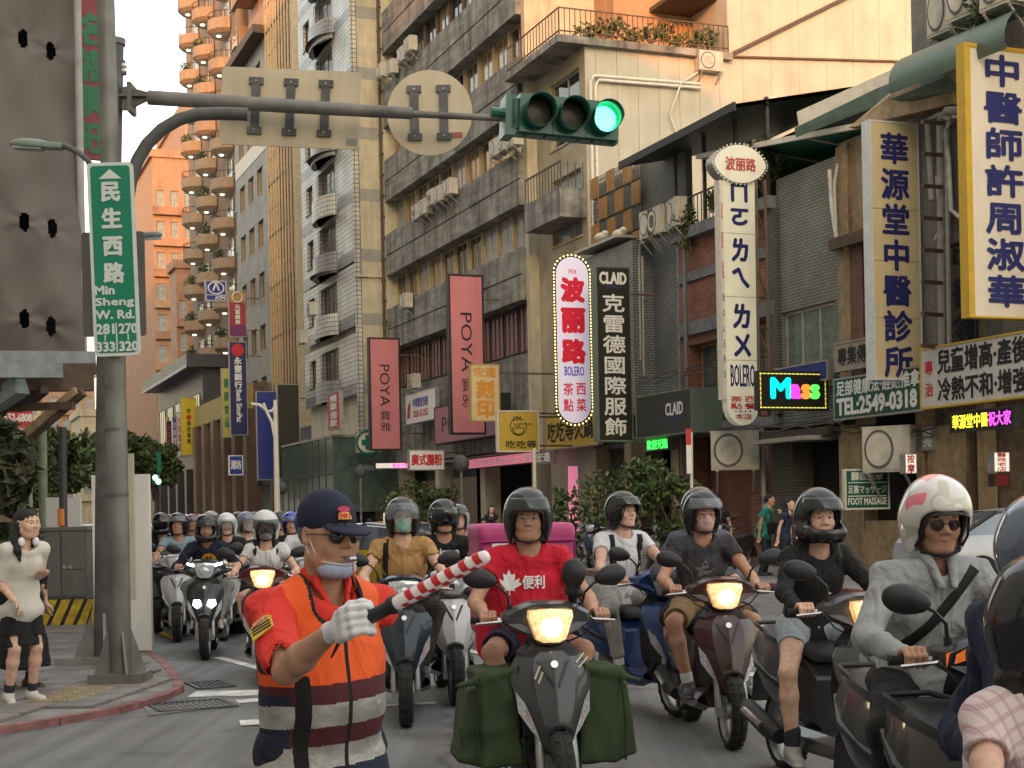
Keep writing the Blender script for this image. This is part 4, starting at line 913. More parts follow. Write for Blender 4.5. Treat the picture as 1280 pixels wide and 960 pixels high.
def facade(t, x0, x1, z0, z1, holes, m, y=0.0, dep=.22, name='wall', mrev=None):
    xs = sorted({x0, x1, *[min(max(h[0], x0), x1) for h in holes], *[min(max(h[1], x0), x1) for h in holes]}); zs = sorted({z0, z1, *[min(max(h[2], z0), z1) for h in holes], *[min(max(h[3], z0), z1) for h in holes]}); b = MB()
    for i in range(len(xs) - 1):
        for j in range(len(zs) - 1):
            cx, cz = (xs[i] + xs[i + 1]) / 2, (zs[j] + zs[j + 1]) / 2
            if not any(h[0] < cx < h[1] and h[2] < cz < h[3] for h in holes): b.add([(xs[i], y, zs[j]), (xs[i + 1], y, zs[j]), (xs[i + 1], y, zs[j + 1]), (xs[i], y, zs[j + 1])], [(0, 1, 2, 3)])
    for h in holes:
        a, c, e, f = max(h[0], x0), min(h[1], x1), max(h[2], z0), min(h[3], z1)
        b.add([(a, y, e), (c, y, e), (c, y, f), (a, y, f), (a, y + dep, e), (c, y + dep, e), (c, y + dep, f), (a, y + dep, f)], [(0, 4, 5, 1), (1, 5, 6, 2), (2, 6, 7, 3), (3, 7, 4, 0)])
    return b.obj(name, m, t, fix=False)
_WM = {}
def window(t, x0, x1, z0, z1, y=.14, nx=2, nz=1, mf=None, mg=None, sill=True, fw=.05, name='window'):
    w, h = round(x1 - x0, 2), round(z1 - z0, 2); mf = mf or FRA; mg = mg or WG; k = (w, h, nx, nz, mf.name, mg.name, sill, fw)
    if k not in _WM:
        b = MB(); b.box(0, w, -.03, .03, 0, fw); b.box(0, w, -.03, .03, h - fw, h); b.box(0, fw, -.03, .03, fw, h - fw); b.box(w - fw, w, -.03, .03, fw, h - fw)
        for i in range(1, nx): b.box(w * i / nx - fw * .4, w * i / nx + fw * .4, -.025, .025, fw, h - fw)
        for j in range(1, nz): b.box(fw, w - fw, -.024, .024, h * j / nz - fw * .35, h * j / nz + fw * .35)
        if sill: b.box(-.05, w + .05, -.2, -.03, -.06, 0)
        p = MB(); p.add([(fw, 0, fw), (w - fw, 0, fw), (w - fw, 0, h - fw), (fw, 0, h - fw)], [(0, 1, 2, 3)]); _WM[k] = (b.mesh('window', mf), p.mesh('pane', mg, fix=False))
    o = link(name, _WM[k][0], t); o.location = (x0, y, z0); p = link('pane', _WM[k][1], o); return o
def winrow(t, xs, z0, z1, w, y=.14, **k):
    for x in xs: window(t, x, x + w, z0, z1, y, **k)
def block(t, x0, x1, y0, y1, z0, z1, m, name='wall'): b = MB(); b.box(x0, x1, y0, y1, z0, z1); return b.obj(name, m, t)
ACM = mat('ac_casing', (.50, .47, .40), .55, var=.15, scale=4, stain=.3); ACG = mat('ac_grille', (.10, .10, .10), .6, var=.2)
_AC = {}
def ac(p, rz, label='', w=.8, h=.58, d=.32, group='air conditioner units hung on the facades', bracket=True, name='air_conditioner'):
    t = thing(name, label, 'air conditioner', p, rz, group)
    if 'c' not in _AC:
        b = MB(); b.box(-.5, .5, 0, 1, 0, 1); b.box(-.515, .515, -.02, 1.02, .965, 1.0); b.box(-.47, .47, -.03, 0, .05, .95)
        g = MB(); Mx = Matrix.Translation((-.14, -.03, .5)) @ Matrix.Diagonal((.31, 1, .43, 1)) @ Matrix.Rotation(R(90), 4, 'X'); g.lathe([(.05, .02), (1, .02), (1, 0), (.05, 0)], 22, Mx)
        r = MB(); [r.lathe([(q, .03), (q + .05, .035), (q + .05, .025)], 22, Mx) for q in (.3, .55, .8)]; r.box(.25, .44, -.045, -.03, .15, .8)
        k = MB(); [k.bar((s * .38, -.1, -.02), (s * .38, 1.05, -.02), .05, .04) for s in (-1, 1)]; [k.bar((s * .38, 0, -.05), (s * .38, 1.05, -.55), .05, .04) for s in (-1, 1)]
        _AC['c'] = [b.mesh('casing', ACM), g.mesh('fan', ACG), r.mesh('grille', ACM), k.mesh('bracket', FRA)]
    for n_, me in zip(('casing', 'fan', 'grille', 'bracket'), _AC['c']):
        if n_ == 'bracket' and not bracket: continue
        o = link(n_, me, t); o.scale = (w, d, h)
    return t
CON = mat('grey_board_concrete', (.25, .24, .215), .85, var=.35, scale=1.6, bump=.25, bscale=30, stain=.68, stretch=(.6, 1, 2.5))
TILEW = brickmat('white_tile', (.56, .55, .51), (.50, .49, .46), (.14, .14, .13), .20, .20, .10, .35, 0, .5); TILEG = brickmat('grey_tile', (.27, .27, .27), (.23, .23, .24), (.09, .09, .09), .20, .20, .10, .35, 0, .5)
SOF = mat('white_soffit', (.62, .58, .5), .7, var=.1); CREAM = mat('cream_render', (.50, .45, .34), .85, var=.12, scale=2, stain=.3, bump=.1); GREYP = mat('grey_render', (.30, .30, .28), .85, var=.12, scale=2, stain=.2)
BEIGE = mat('beige_cladding', (.47, .43, .355), .8, var=.10, scale=1.2, stain=.13, bump=.1, bscale=12); ORANGE = mat('orange_render', (.35, .215, .14), .85, var=.12, scale=2, stain=.2); ORTILE = brickmat('orange_tile', (.33, .175, .105), (.28, .145, .085), (.24, .15, .1), .24, .12, .06, .6)
CRTILE = brickmat('cream_tile', (.47, .40, .27), (.42, .36, .25), (.25, .2, .13), .22, .07, .12, .6)
BRICK = brickmat('red_brick', (.36, .135, .08), (.26, .095, .06), (.10, .09, .08), .22, .075, .16, .85, .5, .9); BRICKD = brickmat('dark_tile_brick', (.115, .105, .085), (.085, .08, .065), (.04, .04, .035), .22, .075, .16, .7, .5, .8)
GTILE = brickmat('green_grey_tile', (.23, .245, .22), (.18, .195, .18), (.08, .08, .075), .20, .075, .16, .5, .5, .9); BTILE = brickmat('blue_grey_tile', (.23, .26, .27), (.18, .205, .22), (.06, .06, .06), .20, .075, .16, .45, .5, .9)

# concrete strip-window block
t = bld('office_building', 'grey concrete block with long horizontal bands and strip windows', 19, 45.3, 61.3)
for k in range(7):
    zb = 8.6 + 3.17 * k
    b = MB(); b.box(0, 15.7, -.55, .3, zb, zb + .82); b.box(.02, 15.68, -.50, .3, zb + .82, zb + .88); b.box(0, 15.7, -.55, .3, zb + .88, zb + 1.75); b.obj('spandrel_band', CON, t)
    if k < 6:
        n = 10
        for i in range(n):
            x0 = .35 + i * 1.52; window(t, x0, x0 + 1.36, zb + 1.77, zb + 3.15, .0, nx=2, mf=(FRW if k < 3 else FRD), mg=rg.choice((WG, WGW, WGB, WGD)), sill=False)
            b = MB(); b.box(x0 + 1.37, x0 + 1.50, -.12, .2, zb + 1.76, zb + 3.16); b.obj('mullion', CRTILE if k < 3 else BRN, t)
block(t, 0, 15.7, .3, 12, 3.6, 31, CON); block(t, 0, 15.7, -.2, .3, 3.7, 6.9, CON, 'lower_wall'); block(t, 0, .34, -.56, .3, 6.9, 27, CREAM, 'end_pier')
b = MB(); b.box(15.7, 16.0, -.35, 12, 3.6, 31); b.obj('end_wall', CREAM, t)
for i in range(11): window(t, .3 + i * 1.38, 1.55 + i * 1.38, 7.0, 8.55, .02, nx=3, mf=FRD, mg=mat('rose_reflection_glass', (.20, .085, .085), .15, var=.3), sill=False)  # rose tint is the beauty shop sign's reflection put into the glass colour
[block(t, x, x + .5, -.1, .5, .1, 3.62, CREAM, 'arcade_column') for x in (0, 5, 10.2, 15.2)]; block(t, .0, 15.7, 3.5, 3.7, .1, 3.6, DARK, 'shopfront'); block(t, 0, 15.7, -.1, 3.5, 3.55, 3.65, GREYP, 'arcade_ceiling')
for x, y, q in [(500, 92, 'leftmost on the top row left of the round sign back'), (513, 88, 'second on the top row left of the round sign back'), (528, 72, 'third and larger, above the round sign back'), (537, 60, 'highest of all, above the round sign back'), (547, 268, 'leftmost of the row of five over the big pink sign'), (556, 262, 'second of the row of five over the big pink sign'), (567, 250, 'middle of the row of five over the big pink sign'), (576, 246, 'fourth of the row of five over the big pink sign'), (588, 238, 'rightmost of the row of five over the big pink sign'), (531, 378, 'standing alone left of the big pink sign top'), (649, 190, 'left of three under the traffic light'), (660, 183, 'middle of three under the traffic light'), (671, 178, 'right of three under the traffic light'), (541, 478, 'alone above the small white horizontal sign')]:
    lx, lz = loc(t, x, y + 8); p = t.matrix_basis @ Vector((lx, -.95, lz)); ac(p, PHI - R(90), 'cream air conditioner, ' + q)
# thin pipes at its far corner
tp = thing('pipe_rack', 'rusty vertical pipes and clamps on the corner of the grey concrete block', 'pipes', st(18.4, 61.35), PHI - R(90))
b = MB(); [b.tube([(x, y, 3), (x, y, 30)], .035, 6) for x, y in ((0, 0), (.18, 0), (.32, -.05))]; b.obj('pipe', BRN, tp); b = MB(); [b.box(-.1, .45, -.03, .03, 3.5 + .9 * i, 3.55 + .9 * i) for i in range(28)]; b.obj('clamp', BRN, tp)

# white tile block with curved balconies
t = bld('apartment_building', 'white tiled block with grey tile bands and curved balconies, cream end wall', 17.2, 61.5, 70.8); W = 9.3
zf = [1.55 + (642 - y) / 29.0 for y in (567, 491, 405, 325, 250, 173, 98, 22, -54)]
for k in range(1, 9):
    z = zf[k]; z2 = z + 2.65
    holes = [(1.0, 2.2, z + .9, z + 2.2), (3.4, 6.3, z + .75, z + 2.35)]
    facade(t, 0, W, z + .5, z2, holes, TILEW); window(t, 1.0, 2.2, z + .9, z + 2.2, .16, mf=FRD, mg=WGD); window(t, 3.4, 6.3, z + .75, z + 2.35, .2, nx=4, mf=FRD, mg=WGD, sill=False)
    facade(t, 0, W, z, z + .5, [], TILEG, name='grey_band')
    rows = []; b = MB()
    for zz in (z - .1, z + .85): rows.append([Vector((5.0 + 1.7 * math.cos(a), -.05 - .55 * math.sin(a), zz)) for a in [math.pi * i / 14 for i in range(15)]])
    b.loft(rows); rows2 = [[Vector((5.0 + 1.6 * math.cos(a), -.05 - .47 * math.sin(a), zz)) for a in [math.pi * i / 14 for i in range(15)]] for zz in (z + .85, z - .02)]; b.loft([rows[1], rows2[0]]); b.loft(rows2); b.loft([rows[0], rows2[1]]); b.obj('balcony_front', TILEG if k % 2 else TILEW, t, 40)
    b = MB(); n_ = 15; b.add([(5.0 + 1.66 * math.cos(math.pi * i / 14), -.05 - .52 * math.sin(math.pi * i / 14), z - .05) for i in range(15)] + [(6.7, 0, z - .05), (3.3, 0, z - .05)], [tuple(range(17))]); b.obj('balcony_floor', CREAM, t)
    if k % 2 == 0:
        b = MB(); b.loft([[Vector((5 + 1.8 * math.cos(a) * q, -.8 * math.sin(a) * q, z + 2.75 + .35 * (1 - q))) for a in [math.pi * i / 12 for i in range(13)]] for q in (1, .5, .05)]); b.obj('awning', BRN, t)
    b = MB(); [b.bar((3.4 + .24 * i, -.06, z + .8), (3.4 + .24 * i, -.06, z + 2.3), .02) for i in range(13)]; [b.bar((3.4, -.06, z + q), (6.3, -.06, z + q), .02) for q in (.8, 1.5, 2.3)]; b.obj('window_grille', FRD, t)
block(t, 0, W - .05, .25, 12, 4.6, 34, CREAM)
for k in range(9):
    z = zf[k]; b = MB(); b.box(W, W + .04, .3, 6, z, z + .52); b.obj('grey_band', GREYP, t)
    b = MB(); b.box(W, W + .03, .3, 6, z + .52, (zf[k + 1] if k < 8 else z + 3)); b.obj('end_wall', CREAM, t)
block(t, W - .02, W + .02, 0, .3, 4.6, 34, TILEW, 'tiled_corner'); b = MB(); b.box(W + .03, W + .16, 0, 6, zf[2] + 2.05, zf[2] + 2.15); b.obj('ledge', CREAM, t)
GG = glassmat('green_shop_glass', (.075, .11, .10), .12); b = MB(); b.box(-.1, W + .2, -1.2, .3, 1.7, 4.9); b.box(W + .2, W + .24, -1.2, 3, 1.7, 5.0); b.obj('glass_shopfront', GG, t)
b = MB(); [b.box(-.1 + i * 1.2, -.06 + i * 1.2, -1.23, -1.2, 1.7, 4.9) for i in range(8)]; b.box(-.1, W + .2, -1.23, -1.2, 3.3, 3.36); b.obj('glazing_bars', FRD, t)
block(t, 0, W, .5, .7, 0, 4.6, DARK, 'ground_floor'); block(t, 0, W + .3, -1.25, 3, 4.9, 5.0, GREYP, 'parapet')
for x, y, q in [(400, 430, 'lowest'), (413, 395, 'second lowest'), (403, 130, 'upper')]:
    lx, lz = loc(t, x, y); ac(t.matrix_basis @ Vector((lx, -1.0, lz)), PHI - R(90), q + ' air conditioner on the white tiled block')

# gold mullion curtain wall, stone block
t = bld('office_building', 'narrow curtain wall block with closely spaced golden vertical mullions', 19, 79.2, 86.2)
b = MB(); [b.box(.1 + i * .72, .20 + i * .72, -.11, .0, 6, 40) for i in range(10)]; b.obj('vertical_mullion', mat('gold_mullion', (.42, .30, .17), .4, .4, var=.2), t)
for k in range(11): window(t, .1, 6.8, 6 + 3.0 * k, 8.95 + 3.0 * k, -.02, nx=9, nz=2, mf=BRN, mg=rg.choice((WG, WGW)), sill=False)
block(t, 0, 7, .05, 12, 0, 40, BRN); block(t, 6.85, 7.1, -.1, 1, 0, 40, mat('gold_pier', (.38, .32, .22), .6, var=.15), 'end_pier')
STONE = brickmat('grey_granite', (.215, .19, .165), (.175, .155, .14), (.11, .10, .09), .9, .5, .02, .5)
t = bld('office_building', 'grey granite block with square windows beside the golden curtain wall', 19, 86.2, 96)
hs = [(1.2 + 2.65 * i, 2.8 + 2.65 * i, 5.3 + 3.15 * k, 6.9 + 3.15 * k) for i in range(3) for k in range(8)]; facade(t, 0, 9.8, 3.5, 30, hs, STONE)
for h_ in hs: window(t, *h_, .18, nx=2, mf=FRW, mg=rg.choice((WG, WGW, WGD)))
block(t, 0, 9.8, .25, 12, 0, 30, GREYP); block(t, 0, 9.8, -.03, .2, 23.4, 24.4, SOF, 'pale_band'); block(t, 0, 9.9, -.8, 12, 30, 30.5, BRN, 'cornice'); block(t, 3, 9.8, .4, 11, 30.5, 32.6, ORANGE, 'roof_room')
# balcony tower
t = bld('apartment_tower', 'tall orange brown apartment tower with stacked rounded balconies', 21, 104, 127)
TW = mat('tower_tile', (.22, .15, .10), .75, var=.15, stain=.25); TWB = mat('tower_balcony_tile', (.27, .19, .13), .7, var=.15, stain=.2); SOF = mat('white_soffit', (.62, .58, .5), .7, var=.1); LMP = mat('balcony_lamp', (1, .85, .6), .5, var=0, emit=1)
block(t, 0, 22.8, .1, 14, 0, 48, TW); rgp = random.Random(5)
def balcony(t, cx, z, r=1.45):
    def arc(q, zz): return [Vector((cx + q * math.cos(a), -q * .95 * math.sin(a), zz)) for a in [math.pi * i / 12 for i in range(13)]]
    b = MB(); b.loft([arc(r * .8, z - .25), arc(r, z), arc(r, z + .75), arc(r - .1, z + .75), arc(r - .1, z + .05)]); b.obj('balcony_front', TWB, t, 40)
    b = MB(); b.add(arc(r * .8, z - .25), [tuple(range(13))]); s = b.obj('soffit', SOF, t, fix=False)
    b = MB(); b.tube([(cx, -r * .4, z - .33), (cx, -r * .4, z - .27)], .16, 8); b.obj('lamp', LMP, s)
    b = MB(); b.tube(arc(r - .05, z + 1.25), .03, 4); [b.bar(p, p + Vector((0, 0, .5)), .03) for p in arc(r - .05, z + .75)]; b.obj('railing', FRD, t)
    if rgp.random() < .35: leaves('balcony_plant', t, [((cx + rgp.uniform(-.6, .6), -.8, z + 1.2), (.5, .4, .5))], 90, .14, rgp.randrange(99))
for k in range(14):
    z = 5.2 + 2.9 * k
    for cx in (5.4, 12.0, 18.6): balcony(t, cx, z)
    for cx in (5.4, 12.0, 18.6): window(t, cx - 1.1, cx + 1.1, z + .3, z + 2.2, -.0, nx=2, mf=FRA, mg=WGD, sill=False)
    window(t, 20.6, 22.2, z + .9, z + 2.2, .03, nx=3, nz=2, mf=FRA, mg=WGD); window(t, 8.1, 9.4, z + .9, z + 2.2, .03, nx=2, mf=FRA, mg=WGD)
# orange mass between tower and mullions, high up
t = bld('apartment_building', 'orange brick block with boxy bays rising behind the granite block', 20.5, 88, 103)
block(t, 0, 15, 1, 10, 30, 52, ORTILE); [block(t, 1 + 4.6 * i, 3.6 + 4.6 * i, -.3, 1.1, 36.8 + 3 * k, 38.6 + 3 * k, ORTILE, 'bay') for i in range(3) for k in range(5)]; [window(t, 1.2 + 4.6 * i, 3.4 + 4.6 * i, 38.65 + 3 * k, 39.7 + 3 * k, .9, mf=FRW, mg=WGW, sill=False) for i in range(3) for k in range(4)]
# podium buildings
POD = mat('dark_granite', (.055, .055, .06), .4, var=.2, scale=2); PODB = mat('brown_granite', (.12, .075, .05), .5, var=.2, scale=2)
t = bld('bank_building', 'low dark grey bank block with square columns and a flat overhanging roof', 18.3, 106, 128)
block(t, 0, 22, 0, 8, 5.2, 12.3, POD); block(t, -.5, 22.6, -1.2, 9, 12.3, 13.2, POD, 'roof'); [block(t, i * 4.2, i * 4.2 + .9, -.6, 0, 0, 5.2, POD, 'column') for i in range(6)]; block(t, 0, 22, 3, 3.2, 0, 5.2, DARK, 'shopfront'); [window(t, 1 + 4.2 * i, 4 + 4.2 * i, 6.4, 10.6, -.02, nx=3, mf=FRD, mg=WGD, sill=False) for i in range(5)]
block(t, -.3, 22.4, -1.3, -1.2, 12.2, 12.4, PAINT, 'roof_edge')
t = bld('commercial_building', 'brown granite shop block with tall pilasters and yellow frieze', 18.0, 87.5, 106)
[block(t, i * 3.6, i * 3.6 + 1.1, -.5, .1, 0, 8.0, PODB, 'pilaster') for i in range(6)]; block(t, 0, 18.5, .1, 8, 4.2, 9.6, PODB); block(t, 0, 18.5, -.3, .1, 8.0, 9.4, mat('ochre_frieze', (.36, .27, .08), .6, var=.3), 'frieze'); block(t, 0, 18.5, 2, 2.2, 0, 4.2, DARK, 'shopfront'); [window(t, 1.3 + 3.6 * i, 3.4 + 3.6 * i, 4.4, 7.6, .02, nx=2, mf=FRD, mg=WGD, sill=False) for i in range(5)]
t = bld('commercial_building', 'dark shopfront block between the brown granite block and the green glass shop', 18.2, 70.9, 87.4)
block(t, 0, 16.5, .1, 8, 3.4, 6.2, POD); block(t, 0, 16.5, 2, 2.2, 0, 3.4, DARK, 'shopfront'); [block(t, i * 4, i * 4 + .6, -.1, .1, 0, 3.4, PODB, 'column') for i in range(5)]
# far blocks, facing the camera across the street bend
def farblock(label, x0, x1, ytop, v, depth, m, nw, mg, fl=3.1, z0=4, group='far orange buildings at the end of the street'):
    n0, zt = front_at(x0, ytop, v); n1, _ = front_at(x1, ytop, v); t = thing('apartment_building', label, 'building', st(n0, v), PHI, group); W = n1 - n0
    block(t, 0, W, .25, depth, 0, zt, m); block(t, -.3, W + .3, -.2, depth, zt, zt + .8, m, 'parapet'); hs = []
    k = 0
    while z0 + fl * (k + 1) < zt:
        for i in range(nw): a = W * (i + .2) / nw; hs.append((a, a + W * .6 / nw, z0 + fl * k + .9, z0 + fl * k + 2.5))
        k += 1
    facade(t, 0, W, 0, zt, hs, m); [window(t, *h_, .15, nx=3, mf=FRA, mg=mg) for h_ in hs]
    for i in range(k): block(t, -.1, W + .1, -.5, 0, z0 + fl * i, z0 + fl * i + .8, ORTILE if i % 2 else m, 'balcony_band')
    return t
farblock('tall orange apartment block beyond the tower, lit by low sun', 190, 243, 196, 150, 30, ORANGE, 3, WGB)
farblock('narrow brick red block squeezed against the balcony tower', 220, 250, 335, 140, 4, ORTILE, 2, WGB)
farblock('orange slab peeking above the orange apartment block', 231, 262, 135, 165, 20, ORANGE, 2, WGB)
farblock('pale cream far block seen just right of the two poles', 168, 196, 420, 205, 20, CREAM, 2, WGB); farblock('low pale block further down left of the orange block', 160, 186, 335, 240, 20, ORTILE, 3, WGB)
farblock('pink far block under the steel canopy', 60, 118, 470, 215, 20, ORANGE, 4, WGB); farblock('beige far block at the left edge under the canopy', -10, 62, 455, 230, 20, CREAM, 5, WGB); farblock('wide beige far block behind the trees', 100, 200, 520, 190, 12, CREAM, 6, WGB)

# stair building with the big blank end wall
t = bld('party_wall_building', 'tall beige building with a huge blank end wall and roof terrace', 19, 41.4, 45.3); ZT = front_at(740, 60, 41.4)[1]
block(t, .05, 3.9, .25, front_at(912, 60, 41.3)[0] - 19, 0, ZT - .05, BEIGE); 
facade(t, 0, 3.9, 3.6, ZT, [(1.2, 3.5, 3.9 + 3.1 * k, 6.0 + 3.1 * k) for k in range(4)], CRTILE); [window(t, 1.2, 3.5, 3.9 + 3.1 * k, 6.0 + 3.1 * k, .16, nx=2, mf=FRW if k < 3 else FRA, mg=(WG, WGW, WGB, WGD)[k]) for k in range(4)]
lx, lz = loc(t, 715, 285); block(t, 1.0, 3.88, -.9, 0, lz + .1, lz + 1.0, CON, 'balcony'); b = MB(); [b.bar((1.0 + .24 * i, -.85, lz + 1.0), (1.0 + .24 * i, -.85, lz + 1.8), .025) for i in range(13)]; b.bar((1, -.85, lz + 1.8), (3.88, -.85, lz + 1.8), .05); [b.bar((3.85, -.85 + .25 * i, lz + 1), (3.85, -.85 + .25 * i, lz + 1.8), .025) for i in range(4)]; b.obj('balcony_railing', FRD, t)
block(t, -.3, 4.2, -1.0, front_at(912, 60, 41.3)[0] - 19, ZT, ZT + .22, CON, 'roof_slab')
# end wall sheets with pleats
nW = front_at(912, 60, 41.3)[0]; nE = front_at(1215, 100, 41.3)[0]
b = MB(); n = int((nW - 19) / .34)
for i in range(n): x0 = i * (nW - 19) / n; x1 = (i + 1) * (nW - 19) / n; b.box(3.91, 3.95 + .012 * (i % 2), x0, x1 - .006, 4, ZT)
b.obj('end_wall', BEIGE, t)
t2 = bld('party_wall_building', 'taller beige rear block whose blank wall catches the orange sunlight', 19, 41.4, 45.3); b = MB(); n = int((nE - nW) / .5)
for i in range(n): x0 = nW - 19 + i * (nE - nW) / n; x1 = nW - 19 + (i + 1) * (nE - nW) / n; b.box(3.86, 3.90 + .008 * (i % 2), x0, x1 - .005, 4, 34)
b.obj('end_wall', BEIGE, t2); block(t2, 0, 3.85, nW - 19, nE - 19, 4, 34, BEIGE)
a, c = front_at(905, 72, 41.3), front_at(1075, -12, 41.3); b = MB(); b.bar((3.97, a[0] - 19, a[1]), (3.97, c[0] - 19, c[1]), .14, .10); a, c = front_at(905, 70, 41.3), front_at(1180, 78, 41.3); b.bar((3.96, a[0] - 19, a[1]), (3.96, c[0] - 19, c[1]), .06, .06); b.obj('ledge', BRN, t2)
n0, z1 = front_at(956, 121, 41.3); n1, z0 = front_at(1003, 151, 41.3); wf = bpy.data.objects.new('window', None); b = MB(); w_ = n1 - n0
for i in range(9): b.box(3.95, 3.99, n0 - 19 + w_ * i / 8 - .02, n0 - 19 + w_ * i / 8 + .02, z0, z1)
for i in range(4): b.box(3.95, 3.985, n0 - 19, n1 - 19, z0 + (z1 - z0) * i / 3 - .025, z0 + (z1 - z0) * i / 3 + .025)
wo = b.obj('window', SOF, t2); b = MB(); b.box(3.91, 3.94, n0 - 19, n1 - 19, z0, z1); b.obj('pane', WGD, wo)
# penthouse behind the terrace
PH = mat('penthouse_render', (.42, .25, .14), .85, var=.12, stain=.2); block(t, .0, 1.5, 2.2, nW - 19 + .5, ZT + .22, ZT + 8, PH, 'penthouse_wall')
b = MB(); n0 = front_at(832, 20, 43.8)[0] - 19; n1 = front_at(893, 20, 43.8)[0] - 19
for i in range(12): b.box(1.51, 1.56, n0 + (n1 - n0) * i / 11 - .03, n0 + (n1 - n0) * i / 11 + .03, ZT + .3, ZT + 1.9)
for k in range(5): b.box(1.51, 1.55, n0, n1, ZT + .3 + .4 * k, ZT + .35 + .4 * k)
b.obj('lattice_door', FRW, t); block(t, 1.5, 3.3, n0 - .6, n1 + .4, ZT + 2.2, ZT + 2.35, BRN, 'canopy')
rl = thing('terrace_railing', 'thin wrought iron railing round the roof terrace', 'railing', st(19, 45.3), PHI - R(90)); b = MB(); zb = ZT + .22
for i in range(34): b.bar((4.1, -.9 + i * (nW - 18.2) / 33, zb), (4.1, -.9 + i * (nW - 18.2) / 33, zb + .85), .022)
for i in range(18): b.bar((-.2 + i * .25, -.9, zb), (-.2 + i * .25, -.9, zb + .85), .022)
for q in (.15, .85): b.bar((4.1, -.9, zb + q), (4.1, nW - 19.1, zb + q), .035); b.bar((-.2, -.9, zb + q), (4.1, -.9, zb + q), .035)
b.obj('railing_bar', BRN, rl)
pl = thing('terrace_plants', 'sunlit bushes behind the terrace railing', 'plants', st(19, 45.3), PHI - R(90)); leaves('foliage', pl, [((3.5, .2 + .55 * i, zb + .35 + .15 * (i % 3)), (.4, .4, .35)) for i in range(9)], 900, .09, 4)
lz = front_at(880, 85, 41.3); ac(st(lz[0] + .1, 41.0, lz[1] - .15), PHI, 'single air conditioner high on the blank beige end wall', .85, .62)
tp = thing('wall_pipes', 'white conduit pipes running along the top and corner of the beige end wall', 'pipes', st(19, 41.22), PHI); b = MB()
for q, dz in ((0, 0), (.16, -.12)): zt = ZT - .9 + dz; b.tube([(.12 + q, 0, 3), (.12 + q, 0, zt - .2), (.25 + q, 0, zt), (lz[0] - 19.2, -.02, zt + .05)], .05, 8)
b.tube([(lz[0] - 19.3, -.05, lz[1] - .2), (lz[0] - 19.9, -.05, lz[1] - .6), (lz[0] - 20.3, 0, lz[1] - 1.6), (lz[0] - 19.8, 0, lz[1] - 2.9), (lz[0] - 19.5, 0, lz[1] - 5.2)], .035, 6); b.obj('pipe', SOF, tp, 60)

# unseen city blocks left and behind, put in and sized to shade the street
t = thing('city_block', 'row of apartment blocks on the left side of the street, outside the picture', 'building', st(-9, 0), PHI - R(90)); GB_ = mat('city_render', (.62, .58, .52), .85, var=.2)
[block(t, -v1, -v0, -22, 0, 0, h_, GB_) for v0, v1, h_ in ((-70, -9, 26), (-8, 5, 31), (6, 66, 40), (68, 128, 32), (130, 200, 36))]
t = thing('city_block', 'apartment blocks behind the junction, outside the picture', 'building', (-10, -42, 0)); [block(t, -60 + 30 * i, -32 + 30 * i, -20, 0, 0, (20, 16, 18, 18)[i], GB_) for i in range(4)]

# ---------------- low old buildings on the right ----------------
def wq(t, x0, x1, y0, y1):                           # picture box -> local x0, x1, z0, z1 on the facade (read at its middle)
    ym = (y0 + y1) / 2; a, _ = loc(t, x0, ym); c, _ = loc(t, x1, ym); xm = (x0 + x1) / 2; return a, c, loc(t, xm, y1)[1], loc(t, xm, y0)[1]
GB2 = 'old two and three storey shop buildings on the right'
WOODP = mat('varnished_wood', (.30, .17, .07), .5, var=.3, scale=6, stretch=(8, 8, 1)); LATT = mat('lattice_grey', (.13, .13, .12), .6, var=.2)
# shop with chequered screen, blue grey tile and dark fascia
t = bld('shop_building', 'blue grey tiled shop with a chequered screen of wood and lattice panels above', 19, 35.6, 41.35, group=GB2)
a = loc(t, 742, 300)[0]; L_ = 5.75
block(t, 0, L_, .3, 10, 3.4, 9.2, BTILE); 
x0, x1, z0, z1 = wq(t, 741, 806, 318, 470); block(t, 0, x1, -.35, .3, 4.2, loc(t, 760, 318)[1], BTILE, 'tiled_box'); 
zt = loc(t, 770, 205)[1]; zb_ = loc(t, 755, 345)[1] + .3; nzr = 4; ph = (zt - zb_) / nzr
fr = MB(); fr.box(0, 3.4, .12, .2, zb_ - .1, zb_); fr.obj('screen_frame', FRD, t)
for i in range(6):
    for j in range(nzr):
        b = MB(); xx = .05 + i * .56; zz = zb_ + j * ph
        if (i + j) % 2: b.box(xx, xx + .52, .08, .12, zz + .03, zz + ph - .03); [b.box(xx + .04 + .12 * q, xx + .10 + .12 * q, .06, .08, zz + .05, zz + ph - .05) for q in range(4)]; b.obj('wood_panel', WOODP, t)
        else:
            [b.bar((xx + .02 + .1 * q, .1, zz + .04), (xx + .02 + .1 * q, .1, zz + ph - .04), .02) for q in range(6)]; [b.bar((xx, .11, zz + .06 + .12 * q), (xx + .52, .11, zz + .06 + .12 * q), .02) for q in range(int(ph / .12))]; o = b.obj('lattice_panel', LATT, t)
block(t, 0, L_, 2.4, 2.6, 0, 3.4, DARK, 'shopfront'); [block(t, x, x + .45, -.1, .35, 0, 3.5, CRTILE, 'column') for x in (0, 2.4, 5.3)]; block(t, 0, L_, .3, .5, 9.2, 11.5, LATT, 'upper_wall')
b = MB(); b.box(.2, 3.2, -.6, .3, loc(t, 770, 307)[1] , loc(t, 770, 305)[1] + .03); b.obj('ledge', FRA, t)
